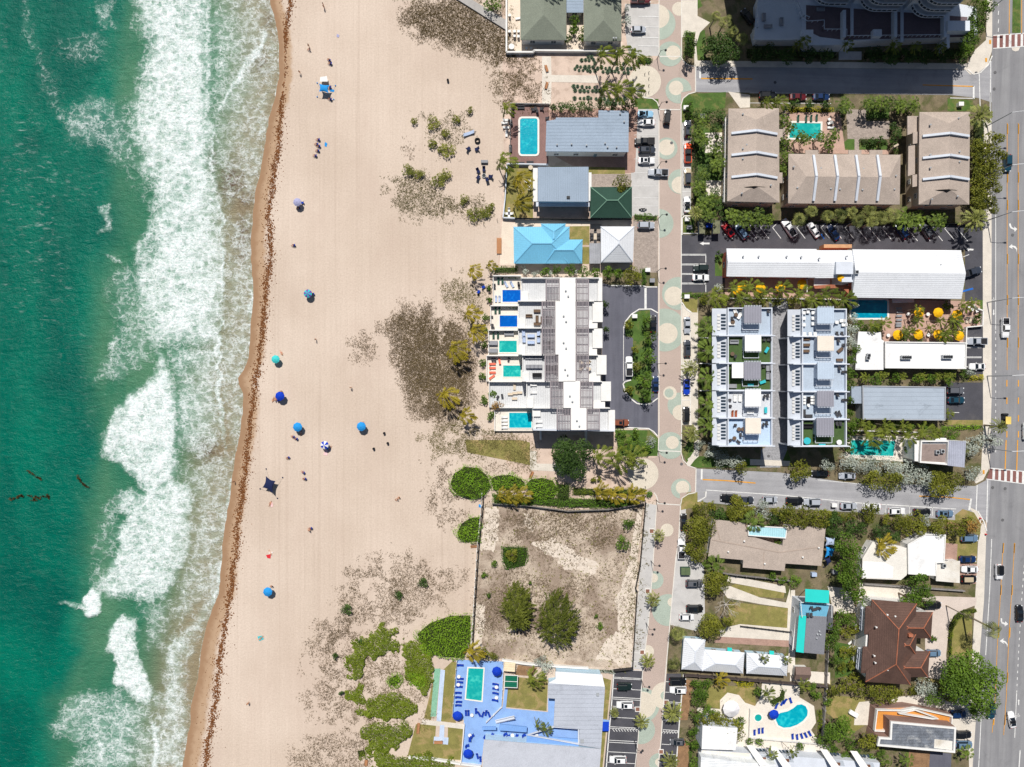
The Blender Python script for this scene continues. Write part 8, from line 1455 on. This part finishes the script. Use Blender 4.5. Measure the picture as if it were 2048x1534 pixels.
for k,x,y,l in(('purple',620,589,'purple and turquoise umbrella on the upper beach'),('aqua',556,719,'aqua umbrella close to the seaweed line'),('royal',565,792,'royal blue umbrella beside four seated people'),('sky',600,853,'bright blue umbrella left of the middle beach'),('sky',726,852,'bright blue umbrella standing alone in mid beach'),('striped',653,889,'blue and white striped umbrella with towels'),('sky',541,1179,'sky blue umbrella on the lower beach'),('lav',599,408,'pale lavender umbrella with a dark blue chair')):put(UM[k],x,y,10,l,ub,'beach umbrellas',sc=.9 if k not in('sky','royal')else 1.0)
row(CHA,'{o} low beach chair from the top beside the bathers','beach chair','low beach chairs',[(659,121,150),(661,128,180),(660,176,200),(661,199,170),(637,280,180),(634,289,180),(638,293,180),(636,302,180),(631,312,180),(598,417,180),(605,406,180),(588,491,190),(626,588,180),(557,799,100),(587,873,170),(593,877,170),(577,915,200),(607,944,150),(610,957,180),(622,1056,190)],0,'blue',sc=(1,1,.8))
def sheetthing(name,label,cat,px,col,z=.05,th=.03,group=None,corners=None):
 w=P(px);r=MB();r.prism([p.xy for p in w],z,z+th);tag(r.build(name,fm(col),loc=cen(w)),label,cat,group)
for px,c,l in(([(650,284),(655,287),(653,294),(649,292)],'sky','sky blue towel beside the six chair group'),([(674,68),(679,70),(678,75),(673,74)],'lav','pale towel with a bag high on the sand'),([(661,178),(669,180),(668,184),(660,183)],'sky','blue towel at the right of the canopy'),([(540,1003),(545,1004),(546,1013),(542,1014)],'pink','pink towel below the navy canopy'),([(532,1110),(542,1108),(541,1117),(535,1116)],'red','red towel of the pair on the lower beach'),([(538,1102),(546,1104),(544,1109),(538,1108)],'white','white towel above the red towel'),([(650,898),(655,900),(655,911),(647,910)],'pink','pink and white towel below the striped umbrella'),([(655,893),(662,895),(661,902),(653,900)],'sky','blue towel beside the striped umbrella'),([(515,1273),(524,1271),(528,1278),(519,1282)],'turq','turquoise towel near the bottom of the beach'),([(958,1008),(965,1011),(964,1016),(957,1014)],'sky','pale blue cloth lying by the vacant lot fence')):sheetthing('towel',l,'towel',px,c)
def canopy(name,label,px,col,z,extra=None):
 w=P(px,z);c=cen(w);r=thing(name,label,'canopy',c)
 def f(m):
  n=6;g=[[(w[0]*(1-i/n)+w[1]*(i/n))*(1-j/n)+(w[3]*(1-i/n)+w[2]*(i/n))*(j/n)for i in range(n+1)]for j in range(n+1)]
  for j in range(n+1):
   for i in range(n+1):u,v=i/n*2-1,j/n*2-1;g[j][i]=Vector(g[j][i])+(Vector((c.x,c.y,z))-Vector(g[j][i]))*(.22*((1-u*u)*(abs(v)>.99)+(1-v*v)*(abs(u)>.99)))+Vector((0,0,.5*(1-u*u)*(1-v*v)))
  for j in range(n):
   for i in range(n):m.face([tuple(g[j][i]),tuple(g[j+1][i]),tuple(g[j+1][i+1]),tuple(g[j][i+1])])
 part(r,'fabric',fm(col),f)
 for p in w:
  d=(p-Vector((c.x,c.y,z)));a=p+Vector((d.x*.75,d.y*.75,0));a.z=.1
  part(r,'rope',fm('grey'),lambda m:m.bx3(p,a,.03,.03));part(r,'sand_bag',fm('navy' if col!='sky' else 'sky'),lambda m:m.lathe(a.x,a.y,[(.02,.3),(.16,.22),(.2,.08),(.15,0)],8))
 for t in(.3,.7):q=w[3]*(1-t)+w[2]*t;part(r,'pole',fm('grey'),lambda m:m.cyl(q.x,q.y,0,z,.03,6))
canopy('beach_canopy','slate blue beach canopy with roped sand bags near the water',[(532,952),(551,962),(545,986),(525,975)],'navy',2.);canopy('beach_canopy','bright blue beach canopy with a white sheet, upper beach',[(638,167),(659,170),(657,186),(638,183)],'sky',2.);sheetthing('blanket','white blanket spread above the bright blue canopy','blanket',[(643,158),(656,156),(658,167),(642,167)],'white',1.2,.04)
def barrel(x,y,l):
 p=W(x,y);r=thing('trash_barrel',l,'trash barrel',p,0,'trash barrels on the beach');part(r,'drum',fm('dgrey'),lambda m:m.lathe(p.x,p.y,[(.3,.9),(.31,.6),(.33,.55),(.31,.5),(.3,0)][::-1],14));part(r,'bin_liner',fm('black'),lambda m:m.cyl(p.x,p.y,.7,.86,.29,12))
for i,(x,y)in enumerate(((896,162),(769,866),(776,886),(748,897))):barrel(x,y,['grey trash barrel alone on the upper wide sand','uppermost of three trash barrels near the blue umbrella','right hand of three trash barrels near the blue umbrella','lowest of three trash barrels near the blue umbrella'][i])
row(CHA,'{o} dark blue garden chair around the fire ring','chair','fire ring chairs',[(957,344,300),(968,341,270),(957,355,60),(980,354,170),(974,359,110),(953,300,200),(938,298,40)],0,'navy',sc=1.5);row(CHA,'{o} small blue chair in the dune path by the townhouses','chair',None,[(968,574,30),(958,583,60)],0,'blue',sc=1.2)
p=W(968,352);r=thing('fire_ring','round metal fire ring among dark blue chairs','fire pit',p);part(r,'rim',metal,lambda m:ring(m,[(p.x+.6*math.cos(a),p.y+.6*math.sin(a))for a in np.linspace(0,6.283,15)[:-1]],.12,0,.4));part(r,'ash',dark,lambda m:m.cyl(p.x,p.y,0,.1,.45,10))
p=W(955,282);r=thing('tractor_tyre','black tractor tyre lying on the sand','tyre',p);part(r,'tread',tyre,lambda m:ring(m,[(p.x+.8*math.cos(a),p.y+.8*math.sin(a))for a in np.linspace(0,6.283,17)[:-1]],.35,0,.5))
p=W(938,268);r=thing('hammock','blue hammock on a frame in the dune clearing','hammock',p);part(r,'frame',metal,lambda m:(m.tube([p+Vector((-2,-.5,.1)),p+Vector((-1.4,-.35,1))],.05),m.tube([p+Vector((2,.7,.1)),p+Vector((1.4,.5,1))],.05),m.tube([p+Vector((-2,-.5,.1)),p+Vector((2,.7,.1))],.06)));part(r,'sling',fm('pblue'),lambda m:[m.face([tuple(p+Vector((x,.35*x-.45,.5+.12*x*x))),tuple(p+Vector((x+.5,.35*(x+.5)-.45,.5+.12*(x+.5)**2))),tuple(p+Vector((x+.5,.35*(x+.5)+.45,.5+.12*(x+.5)**2))),tuple(p+Vector((x,.35*x+.45,.5+.12*x*x)))])for x in np.arange(-1.5,1.5,.5)])
put(SOF,969,324,90,'grey canopied bench on the sand above the fire ring','bench',None,0,'grey')
def bench(x,y,ang,l,L=1.9,w=.7):
 p=W(x,y);a=math.radians(ang);r=thing('bench',l,'bench',p,a);c,s=math.cos(a),math.sin(a)
 ROOTLOC[r.name_full]=Vector((0,0,0));part(r,'seat',fm('wood'),lambda m:[m.box(0,(i-1.5)*w/4,.42,L,w/4-.03,.05)for i in range(4)]);[part(r,'leg',fm('dgrey'),lambda m:m.box(b,0,0,.1,w*.9,.42))for b in(-L*.4,L*.4)];part(r,'backrest',fm('wood'),lambda m:m.box(0,w/2+.03,.55,L,.05,.35))
bench(1093,138,108,'slatted wooden bench above the path of the agave garden');bench(1093,172,75,'slatted wooden bench below the path of the agave garden');bench(1063,949,65,'wooden bench on the sand path between thickets');bench(998.5,492,90,'long wooden platform bench on the sand by the blue roof',4.4,1.3);bench(948,1092,5,'pale bench against the left fence of the vacant lot',1.9,.6);bench(877,1483,0,'pale blue bench with a table on the motel lawn',2.4,.9);bench(837,1455,85,'timber box bench at the end of the sand path',3,.7);bench(733,1524,85,'white beach chair beside the bottom thicket',1.6,.8)
# ================================================================ street furniture
def lamp(i,x,y,h=5.2,gx=1.3):
 p=W(x,y);r=thing('street_lamp','%s black globe street lamp from the top of the promenade'%ORD[i],'street lamp',p,0,'promenade lamps');part(r,'pole',dark,lambda m:m.tube([p,p+Vector((0,0,.4)),p+Vector((0,0,h))],[.16,.09,.06],8));part(r,'arm',dark,lambda m:m.tube([p+Vector((0,0,h-.5)),p+Vector((gx*.6,0,h+.1)),p+Vector((gx,0,h))],.045,6));part(r,'lamp_head',dark,lambda m:m.lathe(p.x+gx,p.y,[(.02,h+.1),(.3,h-.05),(.33,h-.25),(.1,h-.45)][::-1],10))
for i,(x,y)in enumerate(((1314,118),(1316,219),(1315,335),(1316,438),(1314,543),(1314,728),(1316,902),(1312,1000),(1302,1122),(1292,1246),(1282,1358),(1269,1482))):lamp(i,x,y)
for i,y in enumerate((30,252,352,441,605,752,896)):
 p=W(1974 if y>60 else 1966,y);r=thing('avenue_light','%s tall grey avenue light from the top'%ORD[i],'street light',p,0,'avenue lights');part(r,'pole',metal,lambda m:m.tube([p,p+Vector((0,0,9.6))],[.16,.09],8));part(r,'arm',mat('light_arm',C(236,238,240),fine=0),lambda m:m.tube([p+Vector((0,0,9.5)),p+Vector((1.5,.1,10)),p+Vector((3.6,.2,10.1))],.07,6));part(r,'lamp_head',fm('white'),lambda m:m.box(p.x+3.9,p.y+.2,10,.8,.4,.15))
for i,(x,y)in enumerate(((1297,146),(1289,149),(1297,158),(1297,172),(1297,185),(1283,187),(1287,188),(1291,189),(1294,931),(1286,937),(1293,944),(1291,958),(1290,973),(1275,975),(1281,976),(1287,977))):
 p=W(x,y);r=thing('bollard','%s dark bollard from the top %s plaza'%(ORD[i if i<8 else i-8],'on the upper cream' if i<8 else 'on the lower cream'),'bollard',p,0,'plaza bollards');part(r,'post',dark,lambda m:m.lathe(p.x,p.y,[(.11,0),(.09,.1),(.08,.8),(.11,.85),(.06,1.0),(.01,1.02)],8))
for i,(x,y)in enumerate(((1303,1062),(1295,1182),(1284,1304),(1332,1404),(1275,1418),(1322,1503))):
 p=W(x,y);r=thing('planter','%s square brick tree planter from the top of the lower promenade'%ORD[i],'planter',p,0,'brick planters');q=[(p.x+a,p.y+b)for a,b in((-.7,-.7),(.7,-.7),(.7,.7),(-.7,.7))];part(r,'rim',mat('white_kerb',C(236,234,230)),lambda m:ring(m,q,.16,0,.22));part(r,'soil',mat('planter_brick',C(140,100,84),var=.15),lambda m:m.sheet(inset(q,.17),.15))
def wall(name,label,pts,h,t,m,cat='wall',posts=0,dz=0):
 q=P(pts);r=thing(name,label,cat,q[0])
 if posts:
  n=0
  for a,b in zip(q,q[1:]):
   k=max(1,int((b-a).length/posts))
   for i in range(k):c=a+(b-a)*(i/k);part(r,'post',m,lambda mm:mm.box(c.x,c.y,0,t*1.4,t*1.4,h+.06))if n<90 else 0;n+=1
 part(r,'panel' if posts else 'wall',m,lambda mm:[mm.bx3(a+Vector((0,0,h/2+dz)),b+Vector((0,0,h/2+dz)),t*(.4 if posts else 1),h*(.9 if posts else 1))for a,b in zip(q,q[1:])])
wd=mat('dark_wood_fence',C(92,82,80),var=.15,sc=1);wk=mat('grey_wood_fence',C(150,146,144),var=.15,sc=1)
wall('garden_wall','white wall with a blue face around the cream seafront terrace',[(1013,-30),(1013,108),(1067,108),(1067,104.5),(1233,106)],1.3,.45,wwhite);wall('fence','white fence around the left of the mauve pool deck',[(1098,210),(1022,209),(1019,330)],1.1,.12,wwhite,'fence',2.2);wall('garden_wall','white garden wall on the sand side of the dry lawn',[(1096,331),(1014,330),(1010,400),(1006,437),(1030,438)],1.2,.3,wbluew);wall('fence','dark picket fence between the blue balcony house and blue roof',[(1030,438.5),(1180,440.5),(1263,440)],1.8,.12,dark,'fence',2.4)
wall('fence','dark fence along the left side of the vacant lot',[(967,985),(966,1010),(957,1100),(944,1310)],1.8,.12,dark,'fence',2.4);wall('fence','pale rail beside the left fence of the vacant lot',[(964,985),(963,1010),(954,1100),(942,1300)],1.2,.2,wwhite,'fence',2.4);wall('fence','dark mesh fence along the promenade side of the vacant lot',[(1290,1004),(1279,1130),(1270,1175),(1273,1180),(1264,1334),(1226,1338)],1.9,.12,dark,'fence',2.4);wall('fence','bent grey fence under the hedge of the vacant lot',[(985,1006),(1060,1011),(1135,1021),(1215,1018),(1288,1006)],1.5,.1,wk,'fence',2.6);wall('garden_wall','low white wall along the bottom of the vacant lot',[(1004,1318),(1050,1325),(1110,1330),(1176,1334)],1.1,.5,wwhite)
wall('fence','white fence down the left edge of the blue deck',[(914,1319),(907,1404),(905,1430)],1.1,.14,wwhite,'fence',2.2);wall('fence','white fence between the blue deck and square lawn',[(1008,1322),(1003,1412),(972,1443)],1.1,.14,wwhite,'fence',2.2);wall('garden_wall','white wall from the sand to the blue deck at the bottom',[(818,1512),(870,1516),(922,1525),(962,1530)],1.,.45,wwhite);wall('garden_wall','white wall on the left of the lower blue deck',[(929,1446),(922,1525)],1.,.25,wwhite)
wall('fence','brown wooden fence below the white cottages',[(1368,1347),(1450,1353),(1560,1362),(1660,1370)],1.8,.3,wd,'fence',3);wall('fence','wooden fence between the two bottom gardens',[(1652,1290),(1648,1372),(1641,1480)],1.8,.3,wk,'fence',3);wall('fence','white rail fence around the kidney pool',[(1498,1416),(1496,1473),(1632,1485)],1.1,.12,wwhite,'fence',2.2);wall('fence','shadowed wooden fence behind the courtyard house',[(1430,1142),(1470,1148),(1582,1160)],1.7,.15,wk,'fence',2.6);wall('fence','thin fence between the dry lawn and red path',[(1480,1251),(1580,1263)],.9,.1,dark,'fence',2)
wall('garden_wall','white wall around the court corner at the avenue',[(1940,608),(1950,618),(1961,622),(1960,652),(1928,655),(1927,690)],1.2,.3,wwhite);wall('garden_wall','low pink wall between the hotel palms and terrace houses',[(1450,597),(1560,598),(1700,600)],1.,.2,wwhite);wall('garden_wall','white wall above the shaded turquoise pool',[(1700,861),(1790,862),(1830,864)],1.3,.2,wwhite);wall('fence','dark fence under the fan palms of the diagonal bays',[(1450,443),(1560,443),(1950,450)],1.4,.1,dark,'fence',4.5)
wall('garden_wall','white border wall below the white flat roofed houses',[(1725,1166),(1810,1172),(1925,1180)],1.2,.25,wk);wall('garden_wall','pale stepped walls in the first terrace house gardens',[(1397,676),(1440,676.5)],1.4,.25,wwhite)
for i,y in enumerate((727,781,836)):wall('garden_wall','%s dividing wall in the first terrace house gardens from the top'%ORD[i+1],[(1397,y),(1440,y+.4)],1.4,.25,wwhite)
for i,pts in enumerate(([(900,320)],[(902,536)],[(905,442)],[(937,447)],[(967,448)],[(994,440)])):
 p=W(*pts[0]);r=thing('dune_post','%s leaning dune post in the sand from the left'%ORD[i],'post',p,0,'dune posts');part(r,'shaft',wd,lambda m:m.tube([p,p+Vector((.1,0,1.3))],.07,6))
r=thing('bin_shelter','mossy flat roofed shelter around a dark car bay','shed',W(1420,452));mr=mat('mossy_roof',C(120,122,96),var=.2,sc=1,fine=.15);part(r,'roof',mr,lambda m:[m.prism([p.xy for p in P(q,2.6)],2.4,2.6,bottom=True)for q in([(1398,437),(1426,438),(1426,441),(1411,442),(1410,467),(1399,467)],[(1426,441),(1440,441),(1440,467),(1426,467)])]);part(r,'wall',wgrey,lambda m:m.prism(P([(1400,440),(1409,441),(1408,465),(1401,465)],2.4),0,2.38))
part(r,'wall',wgrey,lambda m:m.prism(P([(1428,442),(1438,442),(1438,465),(1428,465)],2.4),0,2.38));part(r,'bin_lid',fm('blue'),lambda m:m.box(*W(1418,452),2.2,1.2,1.1))
p=W(1369,1140);r=thing('dumpster','green dumpster at the edge of the grey bays','dumpster',p);part(r,'bin',fm('green'),lambda m:m.box(p.x,p.y,.1,2.6,2.,1.3));[part(r,'lid',mat('dumpster_lid',C(96,112,80)),lambda m:m.box(p.x+a,p.y,1.42,1.25,2.05,.06))for a in(-.65,.65)]
for x,y,l,c in((1303,562,'grey green electrical cabinet on the grass at the drive entrance','grey'),(1377,456,'grey electrical cabinet on the small grass island','grey'),(1373,440,'small white utility box on the small grass island','white'),(1294,541,'white utility box beside the tall hedge','white'),(1268,633,'white mailbox cabinet on the planted drive island','white'),(1370,218,'white utility box on the promenade lawn','white'),(1665,1009,'pale utility box in the grass bay of the lower street','white'),(1372,594,'small white box on the verge below the hotel lot','white'),(1917,211,'white sign box on the lawn beside the avenue','white'),(1402,235,'white shed roof in the condominium garden','white'),(1666,1142,'grey tank beside the tall tree mass','grey'),(1625,1147,'pale blue spa tub behind the courtyard house','pblue')):
 p=W(x,y);r=thing('utility_box',l,'utility box',p);part(r,'cabinet',fm(c),lambda m:m.box(p.x,p.y,0,1.3,1.,1.2));part(r,'lid',fm(c),lambda m:m.box(p.x,p.y,1.2,1.4,1.1,.06))
for px,c,l,z in(([(1651,1074),(1671,1074),(1670,1092),(1651,1091)],'pblue','pale blue gazebo canopy at the right of the courtyard house',2.4),([(1652,1093),(1674,1094),(1664,1112),(1650,1115)],'sky','turquoise shade sail beneath the pale blue canopy',2.3),([(1648,1117),(1660,1114),(1663,1124),(1655,1131)],'navy','dark shade sail beneath the turquoise sail',2.2)):canopy('shade_sail',l,px,c,z)
for i,(x,y)in enumerate(sorted(((1343,286),(1550,165),(1988,178),(1990,145),(1952,146),(1985,975),(2010,977),(1537,912),(1363,928),(2025,470),(2005,1040),(1254,575)),key=lambda t:t[1])):
 p=W(x,y);r=thing('manhole_cover','%s dark iron manhole cover counted from the top'%ORD[i],'manhole cover',p,0,'manhole covers');part(r,'disc',mat('iron_cover',C(104,104,106),var=.1),lambda m:m.cyl(p.x,p.y,.05,.075,.42,14))
for x,y,l in((1959,1036,'small red hydrant on the avenue corner grass'),(1970,1068,'small red hydrant on the avenue pavement')):
 p=W(x,y);r=thing('hydrant',l,'hydrant',p);part(r,'body',fm('red'),lambda m:m.lathe(p.x,p.y,[(.2,0),(.16,.1),(.15,.6),(.19,.65),(.1,.8),(.02,.85)],10));[part(r,'nozzle',fm('red'),lambda m:m.tube([p+Vector((0,0,.45)),p+Vector((a,0,.45))],.07,8))for a in(-.25,.25)]
# ================================================================ light, camera
for o in PROTOS:
 if not o.get('_used'):
  for c in list(o.children_recursive):bpy.data.objects.remove(c)
  bpy.data.objects.remove(o)
for o in list(bpy.data.objects):
 if '_used' in o:del o['_used']
EL,AZ=math.radians(57),math.atan2(.17,1)
w=bpy.data.worlds.new('World');scene.world=w;w.use_nodes=True
nt=w.node_tree;bg=nt.nodes['Background']
sk=nt.nodes.new('ShaderNodeTexSky');sk.sky_type='NISHITA';sk.sun_disc=False
sk.sun_elevation=EL;sk.sun_rotation=-AZ
nt.links.new(sk.outputs[0],bg.inputs[0]);bg.inputs[1].default_value=.05
sd=bpy.data.lights.new('sun','SUN');sd.energy=4.85;sd.angle=math.radians(.53);sd.color=(1,.955,.89)
so=bpy.data.objects.new('sun',sd);COL.objects.link(so)
d=Vector((math.sin(AZ)*math.cos(EL),-math.cos(AZ)*math.cos(EL),-math.sin(EL)))
so.rotation_euler=d.to_track_quat('-Z','Y').to_euler();so.location=(-60,120,200)
cd=bpy.data.cameras.new('camera');cam=bpy.data.objects.new('camera',cd);COL.objects.link(cam)
cam.location=(0,0,H);cam.rotation_euler=(0,0,0)
cd.sensor_width=36;cd.lens=36*H/(2048*S);cd.clip_end=20000;cd.clip_start=1
scene.camera=cam
scene.render.resolution_x,scene.render.resolution_y=1024,767
scene.view_settings.view_transform='Standard';scene.view_settings.look='None'
scene.view_settings.exposure=0;scene.view_settings.gamma=1
print('OBJECTS',len(bpy.data.objects))
